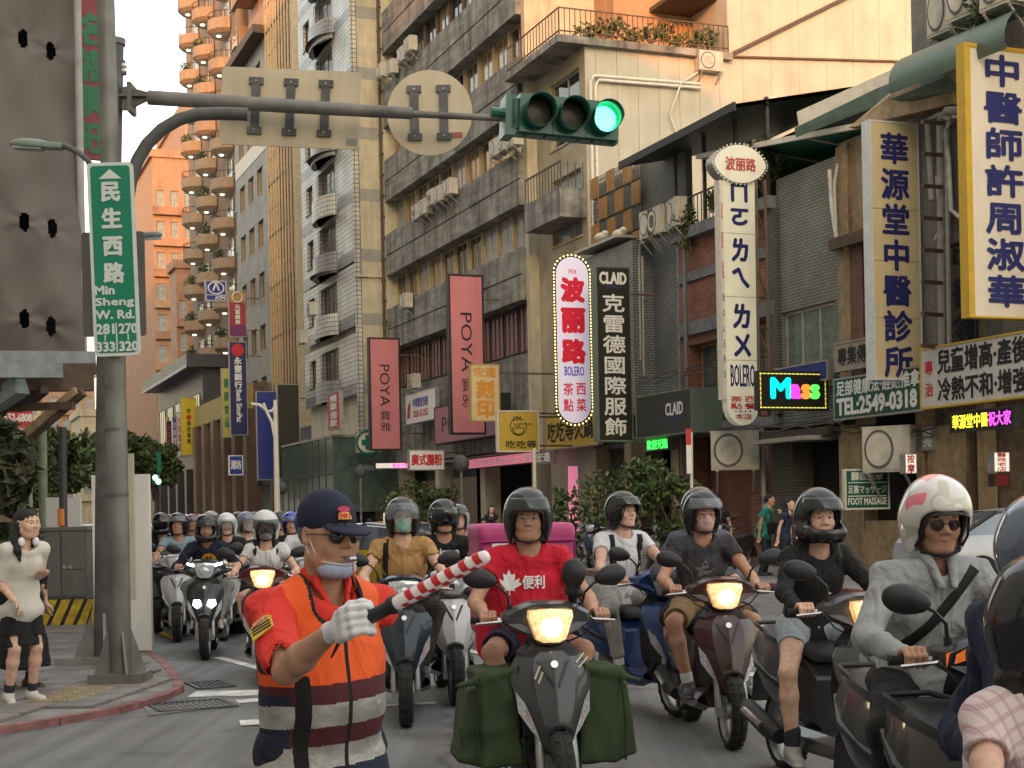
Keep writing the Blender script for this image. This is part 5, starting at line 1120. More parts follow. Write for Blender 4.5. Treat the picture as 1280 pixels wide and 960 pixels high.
for k, (x, y) in enumerate([(765, 302), (788, 298)]):
    lx, lz = loc(t, x, y); o = thing('sandbag', ('left', 'right')[k] + ' white sack lying on the ledge above the dark tailor sign', 'sack', t.matrix_basis @ Vector((lx, -.35, lz + .02)), PHI - R(90), 'white sacks on the ledge'); s_ = SD(); s_.ell((0, 0, .1), (.32, .18, .12)); s_.ell((.25, 0, .16), (.14, .1, .09), .04); link('sack', np_mesh('sack', [s_.build(.02, .008, .1)], SOF), o)
# red brick shop
t = bld('brick_building', 'old red brick shop with grey concrete bands and tall curtained windows', 19, 30.6, 35.55, group=GB2); L_ = 4.95
zt = loc(t, 850, 305)[1]; GC = mat('grey_painted_concrete', (.18, .19, .20), .8, var=.25, stain=.3, bump=.1)
w1 = wq(t, 832, 870, 385, 470); w2 = wq(t, 884, 900, 375, 500)
h1 = (.45, 2.1, 3.9, 5.9); h2 = (2.95, 4.5, 3.9, 6.1); facade(t, 0, L_, 3.5, zt + .2, [h1, h2], BRICK, dep=.5); [window(t, *h_, .42, nx=2, nz=1, mf=FRW, mg=mat('curtained_glass', (.10, .12, .10), .15, var=.35, scale=5), sill=False) for h_ in (h1, h2)]
block(t, 0, L_, .55, 10, 0, zt, BRICK); 
for z0, z1, dy in ((zt, zt + .30, -.25), (6.15, 6.5, -.12), (3.45, 3.75, -.2), (zt - 1.1, zt - .85, -.06)): block(t, -.02, L_ + .02, dy, .6, z0, z1, GC, 'concrete_band')
for x in (2.35, 4.72): block(t, x, x + .38, -.12, .02, 3.76, zt - .01, BRICKD, 'brick_pier')
block(t, 0, L_, 2.0, 2.2, 0, 3.5, DARK, 'shopfront'); block(t, 0, .5, -.1, .5, 0, 3.44, BRICK, 'ground_pier'); block(t, 3.7, 4.9, -.1, .5, 0, 2.2, BRICK, 'brick_wall')
b = MB(); zz = zt + .3; [b.bar((x, y, zz), (x, y, zz + 2.4), .08) for x in (.1, 1.7, 3.3, 4.8) for y in (-.1, 3)]; b.obj('terrace_frame', FRD, t)
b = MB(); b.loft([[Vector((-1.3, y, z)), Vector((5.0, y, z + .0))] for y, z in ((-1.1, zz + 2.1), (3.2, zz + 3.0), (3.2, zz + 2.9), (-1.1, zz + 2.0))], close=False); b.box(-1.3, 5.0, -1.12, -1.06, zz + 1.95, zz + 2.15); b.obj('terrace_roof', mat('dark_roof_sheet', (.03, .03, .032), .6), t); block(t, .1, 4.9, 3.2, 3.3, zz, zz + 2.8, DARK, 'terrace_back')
b = MB(); [b.bar((.1 + .2 * i, -.1, zz), (.1 + .2 * i, -.1, zz + .8), .02) for i in range(24)]; b.bar((.1, -.1, zz + .8), (4.8, -.1, zz + .8), .04); o = b.obj('terrace_railing', FRD, t)
for k, (x, y) in enumerate([(826, 262), (836, 265), (858, 262)]):
    lx, lz = loc(t, x, y + 22); ac(t.matrix_basis @ Vector((lx, -.45, zz + .05)), PHI - R(90) + (.0, 0, -.2)[k], ('leftmost', 'middle', 'rightmost')[k] + ' air conditioner in the row on the brick building terrace', .85, .75)
shrub('wild plant sprouting beside the terrace air conditioners', t.matrix_basis @ Vector((loc(t, 868, 290)[0], -.15, zz - 1.0)), 1.7, .9, 500, .06, 9); shrub('bushy plant behind the white post on the brick terrace', t.matrix_basis @ Vector((loc(t, 890, 270)[0], .2, zz - .1)), .9, 1.1, 500, .07, 10)
tp = thing('drain_pipe', 'grey drain pipe running down the brick building beside the plants', 'pipe', t.matrix_basis @ Vector((loc(t, 866, 400)[0], -.22, 0)), 0); b = MB(); b.tube([(0, 0, 0), (0, 0, zz)], .05, 8); b.tube([(-.18, 0, .5), (-.18, 0, zz - .5)], .03, 6); b.obj('pipe', GC, tp, 60)
lx, lz = loc(t, 912, 590); ac(st(18.1, 31.2, lz + .0), PHI - .5, 'big grey louvred cooler unit standing low beside the brick wall', 1.15, .95, .6, name='cooler_unit')
o = thing('electric_meter', 'small white electric meter on the low brick wall', 'meter', t.matrix_basis @ Vector((4.5, -.2, 1.5)), PHI - R(90)); b = MB(); b.box(-.12, .12, 0, .1, 0, .32); b.obj('case', SOF, o); b = MB(); b.lathe([(.08, 0), (.07, .04)], 12, Matrix.Translation((0, 0, .2)) @ Matrix.Rotation(R(90), 4, 'X')); b.obj('dial', WGB, o)
# green grey tiled shop
t = bld('shop_building', 'green grey tiled shop with a wide aluminium window over a dark brick ground floor', 19, 28.0, 30.55, group=GB2); L_ = 2.55
zt = loc(t, 1000, 213)[1]; x0, x1, z0, z1 = wq(t, 962, 1043, 325, 448)
facade(t, 0, L_, 3.4, zt, [(.12, 2.35, 4.3, 6.15)], GTILE); window(t, .12, 2.35, 4.3, 6.15, .12, nx=3, nz=1, mf=FRA, mg=mat('green_window', (.13, .16, .14), .08, var=.3), sill=True, fw=.08); block(t, 0, L_, .3, 10, 0, zt, BRICKD); block(t, .0, .95, -.3, .3, 0, 3.0, BRICKD, 'brick_pier'); b = MB(); b.box(0, 2.4, -.9, .0, 3.02, 3.12); b.obj('canopy_edge', FRA, t)
block(t, .95, L_, .25, .29, 0, 3.0, DARK, 'doorway'); o = block(t, -.1, 2.7, -.5, .1, 3.12, 3.3, FRD, 'cable_tray')
# striped green awning above it
o = thing('roof_awning', 'green striped corrugated awning roof over the tiled shop terrace', 'awning', (0, 0, 0)); b = MB(); p0 = at(872, 205, 35.5); p1 = at(1082, 158, 31.5); p2 = at(1085, 175, 34); 
A, B_ = st(18.6, *wall_at(872, 196, 18.6)), st(18.6, *wall_at(1085, 155, 18.6)); bk_ = NV * 2.4 - Vector((0, 0, .25)); n = 30
for i in range(n):
    p = A.lerp(B_, i / n); q = A.lerp(B_, (i + .5) / n); r_ = A.lerp(B_, (i + 1) / n); b.add([p, q + Vector((0, 0, .05)), r_, r_ + bk_, q + bk_ + Vector((0, 0, .05)), p + bk_], [(0, 1, 4, 5), (1, 2, 3, 4)])
b.obj('corrugated_sheet', mat('green_awning', (.05, .20, .13), .5, var=.25, emit=0), o); b = MB(); b.bar(A, B_, .10, .12); b.bar(A + bk_, B_ + bk_, .1); [b.bar(A.lerp(B_, k) , A.lerp(B_, k) + bk_, .06) for k in (0, .33, .66, 1)]; b.obj('frame', SOF, o)
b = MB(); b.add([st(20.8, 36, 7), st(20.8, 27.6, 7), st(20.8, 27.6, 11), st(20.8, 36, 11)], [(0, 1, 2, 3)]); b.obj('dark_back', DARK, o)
shrub('leafy climbing plant between the eye shaped sign and the awning', st(18.9, 30.9, zt - .3), 1.5, 1.5, 420, .10, 12)
# herb doctor building
RT = brickmat('reddish_tile', (.19, .085, .065), (.16, .075, .06), (.07, .05, .04), .30, .36, .03, .6, 0, .4); TAN = mat('tan_render', (.34, .25, .15), .85, var=.25, stain=.4, bump=.15)
t = bld('shop_building', 'tan rendered old shop with reddish tiles behind the tall cream clinic sign', 19, 25.3, 27.95, group=GB2); L_ = 2.65
facade(t, 0, L_, 3.6, 9.6, [(.9, 2.2, 4.4, 6.6)], TAN); window(t, .9, 2.2, 4.4, 6.6, .15, nx=2, mf=FRA, mg=WGD); block(t, 0, .45, -.08, .01, 3.8, 9.5, TAN, 'pier'); block(t, .46, .88, -.05, .01, 3.8, 7.2, RT, 'tiled_strip'); block(t, 0, L_, .3, 9, 0, 9.6, TAN); block(t, 0, L_, -.3, .2, 7.2, 7.45, BRN, 'ledge'); block(t, 0, L_, -.12, .05, 0, 1.2, TAN, 'low_wall'); block(t, .9, L_, .22, .28, 1.2, 3.5, DARK, 'doorway'); block(t, 0, .9, -.15, .25, 0, 3.3, TAN, 'ground_pier')
t = bld('shop_building', 'grey brown clinic building at the right edge hung with pipes and signs', 19, 19, 25.25, group=GB2); L_ = 6.25
DT = brickmat('grey_small_tile', (.24, .22, .195), (.20, .185, .17), (.08, .08, .07), .2, .06, .1, .7, 0, .4)
facade(t, 0, L_, 3.9, 12, [(.7, 2.6, 4.6, 6.7), (3.2, 5.6, 4.6, 6.7)], DT); [window(t, a_, c_, 4.6, 6.7, .15, nx=2, mf=FRD, mg=WGD) for a_, c_ in ((.7, 2.6), (3.2, 5.6))]; block(t, 0, L_, .3, 9, 0, 12, DT); block(t, 0, L_, .24, .29, 0, 3.9, mat('shop_interior', (.16, .12, .08), .7, var=.4), 'shop_wall'); block(t, .0, .2, -.1, .24, 0, 3.8, TAN, 'pier'); block(t, .3, 1.5, -.05, .2, 0.9, 3.1, TAN, 'door_panel'); block(t, 1.9, 2.1, -.1, .2, 0, 3.5, TAN, 'pier')
def pipes(label, runs, m, name='wall_pipes', cat='pipes'):
    o = thing(name, label, cat, (0, 0, 0)); [MB().tube([st(18.88 - r_[1], *wall_at(x, y, 18.88 - r_[1])) for x, y, d in r_[0]], r_[1], 8).obj('pipe', m, o, 60) for r_ in runs]; return o
GP = mat('grey_pvc', (.33, .32, .29), .6, var=.15); WP = mat('white_pvc', (.60, .58, .52), .6, var=.15)
pipes('cluster of grey and white pipes climbing between the cream and the yellow sign', [([(1165, 250, 28.6), (1160, 150, 28.6), (1175, 143, 28.6), (1190, 150, 28.6)], .07), ([(1178, 460, 28.4), (1176, 150, 28.4), (1184, 138, 28.4), (1200, 138, 28.4)], .085), ([(1187, 455, 28.2), (1183, 160, 28.2)], .05)], GP)
pipes('white hoses hanging beside the yellow sign and over the tiled corner', [([(1200, 272, 28), (1189, 262, 28), (1186, 200, 28), (1181, 165, 28), (1190, 146, 28), (1202, 145, 28)], .045), ([(1048, 312, 32.2), (1040, 260, 32.2), (1037, 212, 32.2)], .05), ([(1058, 310, 32), (1046, 305, 32), (1043, 230, 32), (1047, 205, 32)], .035), ([(1168, 300, 28), (1175, 285, 28), (1170, 220, 28)], .02)], WP)
pipes('long thin pipes hanging down beside the dark tailor sign', [([(801, 450, 40), (799, 330, 40), (800, 305, 40), (812, 298, 40)], .04), ([(805, 470, 40), (803, 320, 40)], .035), ([(955, 620, 33.4), (953, 532, 33.4)], .07), ([(939, 190, 35), (944, 470, 33.4)], .05)], GP)
lad = thing('sign_gantry', 'rusty steel lattice frame holding the phonetic letters column sign', 'steel frame', (0, 0, 0)); b = MB()
pA, pB, qA, qB = at(945, 225, 33.6), at(949, 520, 33.6), at(956, 225, 33.8), at(962, 520, 33.8); b.bar(pA, pB, .06); b.bar(qA, qB, .06); [b.bar(pA.lerp(pB, k / 8), (qA.lerp(qB, (k + 1) / 8) if k % 2 else qA.lerp(qB, k / 8)), .03) for k in range(8)]; [b.bar(pA.lerp(pB, k / 8), qA.lerp(qB, k / 8), .03) for k in range(9)]; b.obj('lattice', BRN, lad)
lad = thing('sign_gantry', 'rusty rungs behind the cream clinic sign', 'steel frame', (0, 0, 0)); b = MB(); [b.bar(at(1153, 152 + 40 * k, 28.4), at(1177, 154 + 40 * k, 29.2), .07) for k in range(8)]; b.obj('rung', BRN, lad)
# green metal roofs upper right
GM = mat('green_sheet_metal', (.085, .13, .10), .45, .2, var=.2, scale=3); RS_ = mat('green_sheet_edge', (.16, .24, .19), .5, var=.2)
o = thing('metal_roof', 'sloping green metal lean-to roof above the clinic signs', 'roof', (0, 0, 0)); b = MB()
b.add([at(993, 160, 33), at(1097, 110, 31), at(1180, 78, 29), at(1180, 98, 29), at(1097, 132, 31), at(995, 172, 33)], [(0, 1, 4, 5), (1, 2, 3, 4)]); b.add([at(1102, 128, 30.5), at(1185, 95, 28.5), at(1205, 112, 28.3), at(1120, 132, 30.3)], [(0, 1, 2, 3)]); b.obj('roof_sheet', GM, o); b = MB(); b.bar(at(1000, 150, 33.1), at(1118, 98, 31.2), .16, .35); b.obj('flashing', SOF, o)
o2 = modified(b_ := o.children[0], ('SOLIDIFY', dict(thickness=.06)))
o = thing('metal_roof', 'curved green gutter roof behind the yellow edged sign', 'roof', (0, 0, 0)); b = MB(); b.loft([[p + NV * (.6 * math.sin(a)) * -1 + Vector((0, 0, .6 * math.cos(a))) for a in [R(-20) + R(130) * i / 8 for i in range(9)]] for p in (at(1142, 108, 29.5), at(1290, 50, 26.0))]); b.obj('roof_sheet', GM, o, 60)
wl = thing('parapet_wall', 'weathered tan wall under the green roofs with mossy stains', 'wall', (0, 0, 0)); b = MB(); q_ = [at(1060, 160, 31), at(1190, 130, 29), at(1190, 60, 29.2), at(1110, 118, 30.5)]; b.add([p for p in q_] + [p + NV * .4 for p in q_], [(0, 1, 2, 3), (7, 6, 5, 4), (0, 4, 5, 1), (1, 5, 6, 2), (2, 6, 7, 3), (3, 7, 4, 0)]); b.obj('wall', TAN, wl)
for k, (x, y, w_, h_, d_, q) in enumerate([(1176, 42, .75, .95, 28.6, 'lower left'), (1202, 22, .8, 1.1, 27.6, 'middle'), (1245, 8, .8, 1.0, 26.4, 'upper right'), (1172, 175, .8, .7, 30.3, 'half hidden')]): ac(at(x, y, d_) , PHI - R(90) + .1, q + ' air conditioner of the cluster above the yellow edged sign', w_, h_, .5)
shrub('weedy plant growing under the top right air conditioners', at(1235, 62, 27.2), 1.1, 1.5, 500, .07, 21)
lx = at(1108, 590, 30.5); ac(lx, PHI - R(60), 'large old air conditioner hanging over the foot massage sign', 1.05, .95, .55)

# ---------------- left edge: draped building, canopy, creepers ----------------
TARP = mat('brown_tarpaulin', (.135, .115, .10), .75, var=.12, scale=.8, bump=.2, bscale=14)
dv = 19.5; t = thing('draped_building', 'building site wrapped in a brown grey tarpaulin with pairs of wind holes', 'building', (0, 0, 0)); b = MB()
n0, zb = front_at(108, 442, dv); nz_ = front_at(108, -60, dv)[1]; nl = n0 - 3; NX, NZ = 130, 230; vs = []
rgt = np.random.RandomState(2); hl = []
for y in (0, 1, 2, 3):
    for x in (28, 64): hl.append(front_at(x, (48, 278, 400, 600)[y] + (8 if x == 64 else 0), dv))
hl = [front_at(30, 43, dv), front_at(65, 57, dv), front_at(30, 279, dv), front_at(65, 285, dv), front_at(30, 400, dv), front_at(64, 408, dv)]
def tz(n, z):
    w = .10 * math.sin(z * .9 + n * .35) + .05 * math.sin(n * 2.1 + z * .5) + .022 * math.sin(z * 6 + math.sin(n * 3) * 2) + .02 * math.sin(n * 9 + z * 3.5)
    for (a, c) in hl:
        d = math.hypot((n - a), (z - c)); th = math.atan2(z - c, n - a); w += .013 * math.exp(-d * 1.6) * math.sin(5 * th + 7 * a + c) + .010 * math.exp(-d * .8) * math.sin(3 * th + c * 5)
    return w + .25 * math.exp(-(n0 - n) * 2.2)
for j in range(NZ + 1):
    for i in range(NX + 1):
        n = nl + (n0 - nl) * (i / NX); z = zb + (nz_ - zb) * j / NZ; vs.append(st(n, dv + tz(n, z), z))
fs = []
for j in range(NZ):
    for i in range(NX):
        k = j * (NX + 1) + i; n = nl + (n0 - nl) * ((i + .5) / NX); z = zb + (nz_ - zb) * (j + .5) / NZ
        if not any(((n - a) / .062) ** 2 + ((z - c) / .125) ** 2 < 1 for a, c in hl): fs.append((k, k + 1, k + NX + 2, k + NX + 1))
b.add(vs, fs); b.obj('tarpaulin', TARP, t, 180, fix=False); block_ = MB(); Mx = Matrix.Translation(st(0, 0)) @ Matrix.Rotation(PHI, 4, 'Z'); block_.box(nl, n0 - .1, dv + .5, dv + 12, zb + .1, nz_, Mx); block_.obj('inner_wall', DARK, t)
b = MB(); b.tube([st(n0 - .02, dv + .2, zb), st(n0 + .0, dv + .2, nz_)], .05, 8); b.obj('scaffold_pole', GP, t, 60)
t = thing('steel_canopy', 'grey steel canopy edge with diagonal struts under the tarpaulin', 'canopy', (0, 0, 0)); SG = mat('grey_painted_steel', (.24, .27, .27), .5, .2, var=.2); b = MB(); v_ = dv - 1.2
def fp(x, y, v): n, z = front_at(x, y, v); return st(n, v, z)
for x0, x1, y0, y1, v in ((-160, 119, 440, 462, v_), (-160, 78, 455, 471, v_ - .4), ): a, c = fp(x0, (y0 + y1) / 2, v), fp(x1, (y0 + y1) / 2 + 1, v); b.bar(a, c, .18, (y1 - y0) / F * v * 1.05)
b.obj('beam', SG, t); b = MB(); a, c = fp(-160, 470, v_ + .7), fp(112, 468, v_ + .7); b.bar(a, c, 1.6, .12); a, c = fp(-160, 480, v_ - .1), fp(116, 478, v_ - .1); b.bar(a, c, .2, .2); b.obj('soffit', BRN, t)
WS = mat('weathered_timber', (.28, .20, .12), .8, var=.35, scale=7)
for (x0, y0, x1, y1, m_) in ((-2, 572, 96, 488, WS), (12, 568, 104, 490, BRN), (-30, 520, 26, 482, SG), (-2, 510, 92, 507, BRN), (40, 500, 56, 487, BRN)):
    b = MB(); b.bar(fp(x0, y0, v_ + .3), fp(x1, y1, v_ - .3), .09 if m_ is not SG else .2); b.obj('strut', m_, t)
t = thing('creeper', 'dry hanging creeper and netting at the left edge behind the pedestrian', 'plant', (0, 0, 0)); cl = [(tuple(fp(x, y, 17.5)), (.35, .3, .45)) for x, y in ((-8, 560), (2, 600), (-5, 640), (8, 670), (-6, 700), (5, 580), (-20, 740))]
leaves('foliage', t, cl, 1700, .075, 5, mats=[mat('dry_leaf', (.05, .055, .035), .7, var=.4), LEAFM[0], mat('straw', (.14, .11, .06), .8, var=.4)], long=1.8)
# red vertical banner
t = thing('banner', 'tall dark red vertical banner with green characters beside the tarpaulin', 'banner', tuple(fp(117, 200, 21)), PHI + R(8)); b = MB(); wb = .26; hb = 3.6; b.box(-wb, wb, -.03, .03, 0, hb + 1); b.obj('panel', mat('banner_red', (.22, .045, .05), .6, var=.15), t); lettering(t, '名福興旺', mat('banner_green', (.03, .16, .08), .6), -wb * .7, wb * .8, .1, 2.0, -.035, .05, 'v'); b = MB(); [b.box(-.02, .2, -.038, -.03, 2.4 + .5 * k, 2.7 + .5 * k) for k in range(3)]; b.obj('flower_print', mat('banner_pink', (.42, .16, .16), .6, var=.3), t)
# trees far left
for k, (x, y0, d, h_, w_, lab) in enumerate([(162, 500, 88, 6.0, 5.6, 'big dark street tree left of the bank, behind the poles'), (122, 505, 98, 6.9, 6.4, 'dark tree seen between the canopy and the poles'), (66, 540, 72, 5.2, 5, 'darker tree low beneath the steel canopy'), (192, 520, 104, 6.9, 4.6, 'rounded tree just left of the dark bank block'), (22, 545, 70, 4.8, 4.5, 'tree at the left edge behind the railings')]):
    p = at(x, 640, d); tree(lab, (p.x, p.y, 0), h_ + .6, w_, 3800, .22, k + 3, 'street trees far down on the left', low=.38)
# right trees/shrubs
for k, (x, d, h_, w_, n, lab) in enumerate([(806, 34, 2.5, 2.7, 1500, 'small street tree in front of the dark tailor fascia'), (752, 38, 2.45, 2.3, 800, 'leafy street tree left of the tailor sign tree'), (535, 52, 2.5, 3.4, 2600, 'bushy dark green tree below the rice noodle sign'), (850, 33, 2.4, 1.8, 1000, 'pale green bush beside the striped street pole'), (512, 56, 2.8, 2.4, 1400, 'dark bush at the left of the rice noodle tree')]):
    p = at(x, 640, d); tree(lab, (p.x, p.y, .1), h_, w_, n, .085, k + 21, 'small trees along the right pavement', trunk=.06, low=.2)
p = at(705, 640, 39); shrub('broad leaved potted shrub behind the red shirted rider', (p.x, p.y, .13), 2.0, 1.1, 420, .12, 31)

# loose black cables strung along the old facades
for k, (y0, y1, q) in enumerate(((548, 530, 'under the tailor fascia'), (533, 520, 'below the phonetic column sign'), (470, 445, 'over the brick building windows'), (525, 534, 'under the green phone number sign'))):
    o = thing('cable', 'black cable sagging along the old shop fronts ' + q, 'cable', (0, 0, 0), 0, 'cables on the shop fronts'); xs = ((745, 870), (870, 1045), (800, 905), (1040, 1170))[k]
    for j in range(3):
        r_ = random.Random(k * 7 + j); pts = []
        for i in range(9): u = i / 8; x = xs[0] + (xs[1] - xs[0]) * u; y = y0 + (y1 - y0) * u + j * 4 + 7 * math.sin(math.pi * ((u * 3 + j * .4) % 1)); pts.append(st(18.75 - .05 * j, *wall_at(x, y, 18.75)))
        MB().tube(pts, .016, 5).obj('cable', BLK_ if False else FRD, o, 60)

# ---------------- signs ----------------
def ink(n, c, e=0, **k): return mat('ink_' + n, c, .6, var=.06, scale=9, emit=e, **k)
NAVY = ink('navy', (.018, .022, .13)); WHT = ink('white', (.72, .72, .70)); BLKI = ink('black', (.015, .015, .015)); REDI = ink('red', (.50, .03, .04)); GRN = ink('green', (.02, .17, .09))
SFR = mat('sign_frame_metal', (.30, .29, .27), .5, .3, var=.2); SBK = mat('black_sign_frame', (.02, .02, .02), .5, var=.1)
SGR = 'shop signs along the right side of the street'
def blade(name, label, x0, y0, x1, y1, v, m, mf=SFR, th=.16, fw=.04, brk=1, out=.9, group=SGR, cat='sign', rz=0):
    xc, yc = (x0 + x1) / 2, (y0 + y1) / 2; n0, _ = front_at(x0, yc, v); n1, _ = front_at(x1, yc, v); _, z1 = front_at(xc, y0, v); _, z0 = front_at(xc, y1, v); nc, zc = front_at(xc, yc, v)
    t = thing(name, label, cat, st(nc, v + th / 2, zc), PHI + rz, group); W, Hh = (n1 - n0) / 2 / math.cos(rz), (z1 - z0) / 2
    b = MB(); b.box(-W + fw, W - fw, -th / 2, th / 2, -Hh + fw, Hh - fw); b.obj('panel', m, t)
    b = MB()
    for a in ((-W, W, -Hh, -Hh + fw), (-W, W, Hh - fw, Hh), (-W, -W + fw, -Hh + fw, Hh - fw), (W - fw, W, -Hh + fw, Hh - fw)): b.box(a[0], a[1], -th / 2 - .012, th / 2 + .012, a[2], a[3])
    b.obj('frame', mf, t)
    if brk: 
        for q in (.7, -.7): b = MB(); b.bar((W, 0, Hh * q), (W + out, 0, Hh * q), .05); b.obj('bracket', BRN, t)
    return t, W, Hh, -th / 2
def wallsign(name, label, x0, x1, y0, y1, D, m, mf=SFR, th=.14, fw=.04, group=SGR):
    ym = (y0 + y1) / 2; va, _ = wall_at(x0, ym, D); vb, _ = wall_at(x1, ym, D); xm = (x0 + x1) / 2; vc, zt = wall_at(xm, y0, D); _, zb = wall_at(xm, y1, D); W = (va - vb) / 2; Hh = (zt - zb) / 2
    t = thing(name, label, 'sign', st(D, (va + vb) / 2, (zt + zb) / 2), PHI - R(90), group); b = MB(); b.box(-W + fw, W - fw, 0, th, -Hh + fw, Hh - fw); b.obj('panel', m, t); b = MB()
    for a in ((-W, W, -Hh, -Hh + fw), (-W, W, Hh - fw, Hh), (-W, -W + fw, -Hh + fw, Hh - fw), (W - fw, W, -Hh + fw, Hh - fw)): b.box(a[0], a[1], -.015, th + .01, a[2], a[3])
    b.obj('frame', mf, t); return t, W, Hh, 0
CR = mat('cream_sign_panel', (.60, .50, .30), .5, var=.06, scale=2, stain=.12); YEF = mat('yellow_sign_edge', (.50, .32, .03), .5, var=.1); PK = mat('pink_sign_panel', (.56, .20, .22), .5, var=.06, scale=2, stain=.16)
MILK = mat('milky_sign_panel', (.66, .64, .50), .4, var=.05, scale=3, stain=.1, emit=.06)
# yellow edged white sign
t, W, h, y = blade('clinic_sign', 'large white vertical sign with a yellow side and navy brush characters at the right edge', 1214, 62, 1294, 398, wall_at(1294, 230, 18.9)[0], mat('pale_sign_panel', (.66, .60, .50), .5, var=.04, scale=1.5, stain=.1), YEF, th=.20, fw=.03, brk=0)
b = MB(); b.box(-W - .10, -W, -.115, .115, -h, h); b.box(-W - .1, W, -.12, .12, h, h + .05); b.obj('yellow_side', YEF, t); lettering(t, '中醫師許周淑華', NAVY, -W * .55, W * .6, -h + .22, h - .12, -.12, .036, 'v', 1.12)
# tall cream sign
t, W, h, y = blade('clinic_sign', 'tall cream vertical sign with seven navy brush characters', 1090, 152, 1151, 475, wall_at(1151, 313, 18.9)[0], CR, mat('pale_edge', (.55, .58, .60), .4, var=.1), th=.26, fw=.035, brk=1, out=.1); lettering(t, '華源堂中醫診所', NAVY, -W * .56, W * .56, -h + .07, h - .25, -.135, .036, 'v', 1.1)
[MB().box(-W + .03, W - .03, -.136, -.13, z - .008, z + .008).obj('panel_joint', mat('joint', (.35, .28, .15), .7), t) for z in (h * .32, -h * .08, -h * .52)]
# column sign with eye shaped head
t = thing('restaurant_sign', 'slim milky column sign with navy phonetic letters under an eye shaped head', 'sign', (0, 0, 0), 0, SGR); v = 30.2
n0 = front_at(903, 370, v)[0]; n1 = front_at(943, 370, v)[0]; zt = front_at(922, 228, v)[1]; zb = front_at(922, 500, v)[1]; t.location = st((n0 + n1) / 2, v, zb); t.rotation_euler = (0, 0, PHI); W = (n1 - n0) / 2; hh = zt - zb
pl = [(-W, hh)] + [(-W, 0)] + [(-W * math.cos(a), -.60 * math.sin(a) ** .8) for a in [math.pi * i / 10 for i in range(1, 10)]] + [(W, 0), (W, hh)]
b = MB(); b.prism(pl, -.12, .12); b.obj('panel', MILK, t); b = MB(); b.box(-W - .09, -W - .005, -.13, .13, 0, hh); b.obj('side_panel', SOF, t); lettering(t, '波丽路', REDI, -.12, .04, 0, 1, -.12, 0, 'v', M=Matrix.Translation((-W - .05, 0, hh - 2.3))) if False else None
for s_, z0, z1, m_, bo in (('ㄇㄛ', .80, .985, NAVY, .05), ('ㄌㄟ', .515, .735, NAVY, .05), ('ㄌㄨ', .20, .435, NAVY, .05)): lettering(t, s_, m_, -W * .5, W * .5, hh * z0, hh * z1, -.125, bo, 'v', 1.1)
lettering(t, 'BOLERO', NAVY, -W * .75, W * .75, hh * .06, hh * .16, -.125, .04); lettering(t, '茶點', REDI, -W * .8, -W * .08, -.22, hh * .015, -.125, .03, 'v', 1.1); lettering(t, '西餐', REDI, W * .08, W * .8, -.22, hh * .015, -.125, .03, 'v', 1.1); lettering(t, '1934', NAVY, -W * .5, W * .5, -.30, -.25, -.125, 0); lettering(t, '本店', REDI, -W * .5, W * .5, -.46, -.33, -.125, .03)
[MB().box(-W, W, -.124, -.12, z - .006, z + .006).obj('panel_joint', SFR, t) for z in (hh * .76, hh * .47, hh * .18)]
M_ = Matrix.Translation((-W - .0475, 0, 0)); lettering(t, '波麗路', REDI, -.03, .03, hh * .55, hh * .9, -.134, .0, 'v', 1.6, M=M_); lettering(t, 'BOLERO', NAVY, -.03, .03, hh * .1, hh * .48, -.134, .01, 'v', 1.6, M=M_)
eye = [(.92 * math.cos(a) * 1.0, .40 * math.copysign(abs(math.sin(a)) ** 1.25, math.sin(a))) for a in [2 * math.pi * i / 40 for i in range(40)]]
for s_, y0, y1, m_, nm in ((1.0, -.22, .22, MILK, 'head_panel'), (1.05, -.16, .16, SFR, 'head_rim')): b = MB(); b.prism([(x * s_ * .74, z * s_ * 1.1 + hh + .38) for x, z in eye], y0, y1); b.obj(nm, m_, t)
lettering(t, '波丽路', mat('brick_ink', (.42, .07, .07), .6, var=.1), -.40, .40, hh + .22, hh + .52, -.225, .04); BULB = mat('marquee_bulb', (1, .85, .4), .3, var=0, emit=1.3, ecol=(1, .72, .22)); BULW = mat('small_white_bulb', (.7, .68, .6), .3, var=0)
b = MB(); [b.ell((x * .80, -.2, z * 1.19 + hh + .38), (.022, .022, .022), 6, 4) for x, z in eye]; o = b.obj('bulb', BULW, t); o['kind'] = 'stuff'
# lit round ended sign
v = 38.5; n0 = front_at(695, 420, v)[0]; n1 = front_at(735, 420, v)[0]; zt = front_at(714, 322, v)[1]; zb = front_at(714, 529, v)[1]; W = (n1 - n0) / 2; h = (zt - zb) / 2; t = thing('restaurant_sign', 'glowing lilac white round ended sign with red characters and a chain of bulbs', 'sign', st((n0 + n1) / 2, v, (zt + zb) / 2), PHI, SGR)
cap = [(W * math.cos(a), h - W + W * math.sin(a)) for a in [math.pi * i / 14 for i in range(15)]]; cap = cap + [(-x, -z) for x, z in cap]; b = MB(); b.prism(cap, -.1, .1); b.obj('panel', mat('lit_lilac_panel', (.80, .76, .95), .4, var=0, emit=.05, ecol=(.82, .76, 1)), t)
b = MB(); b.prism([(x * 1.1, z * 1.02) for x, z in cap], -.07, .07); b.obj('rim', SBK, t); b = MB(); N_ = 96; per = []
for i in range(N_):
    u = i / N_ * len(cap); a_, c_ = cap[int(u) % len(cap)], cap[(int(u) + 1) % len(cap)]; per.append(a_)
pts = []; tot = 0
for i in range(len(cap)):
    a_, c_ = Vector(cap[i]), Vector(cap[(i + 1) % len(cap)]); L_ = (c_ - a_).length; k = max(1, int(L_ / .09)); pts += [a_.lerp(c_, j / k) for j in range(k)]
[b.ell((p.x * 1.13, -.08, p.y * 1.025), (.024, .024, .024), 6, 4) for p in pts]; o = b.obj('bulb', BULB, t); o['kind'] = 'stuff'
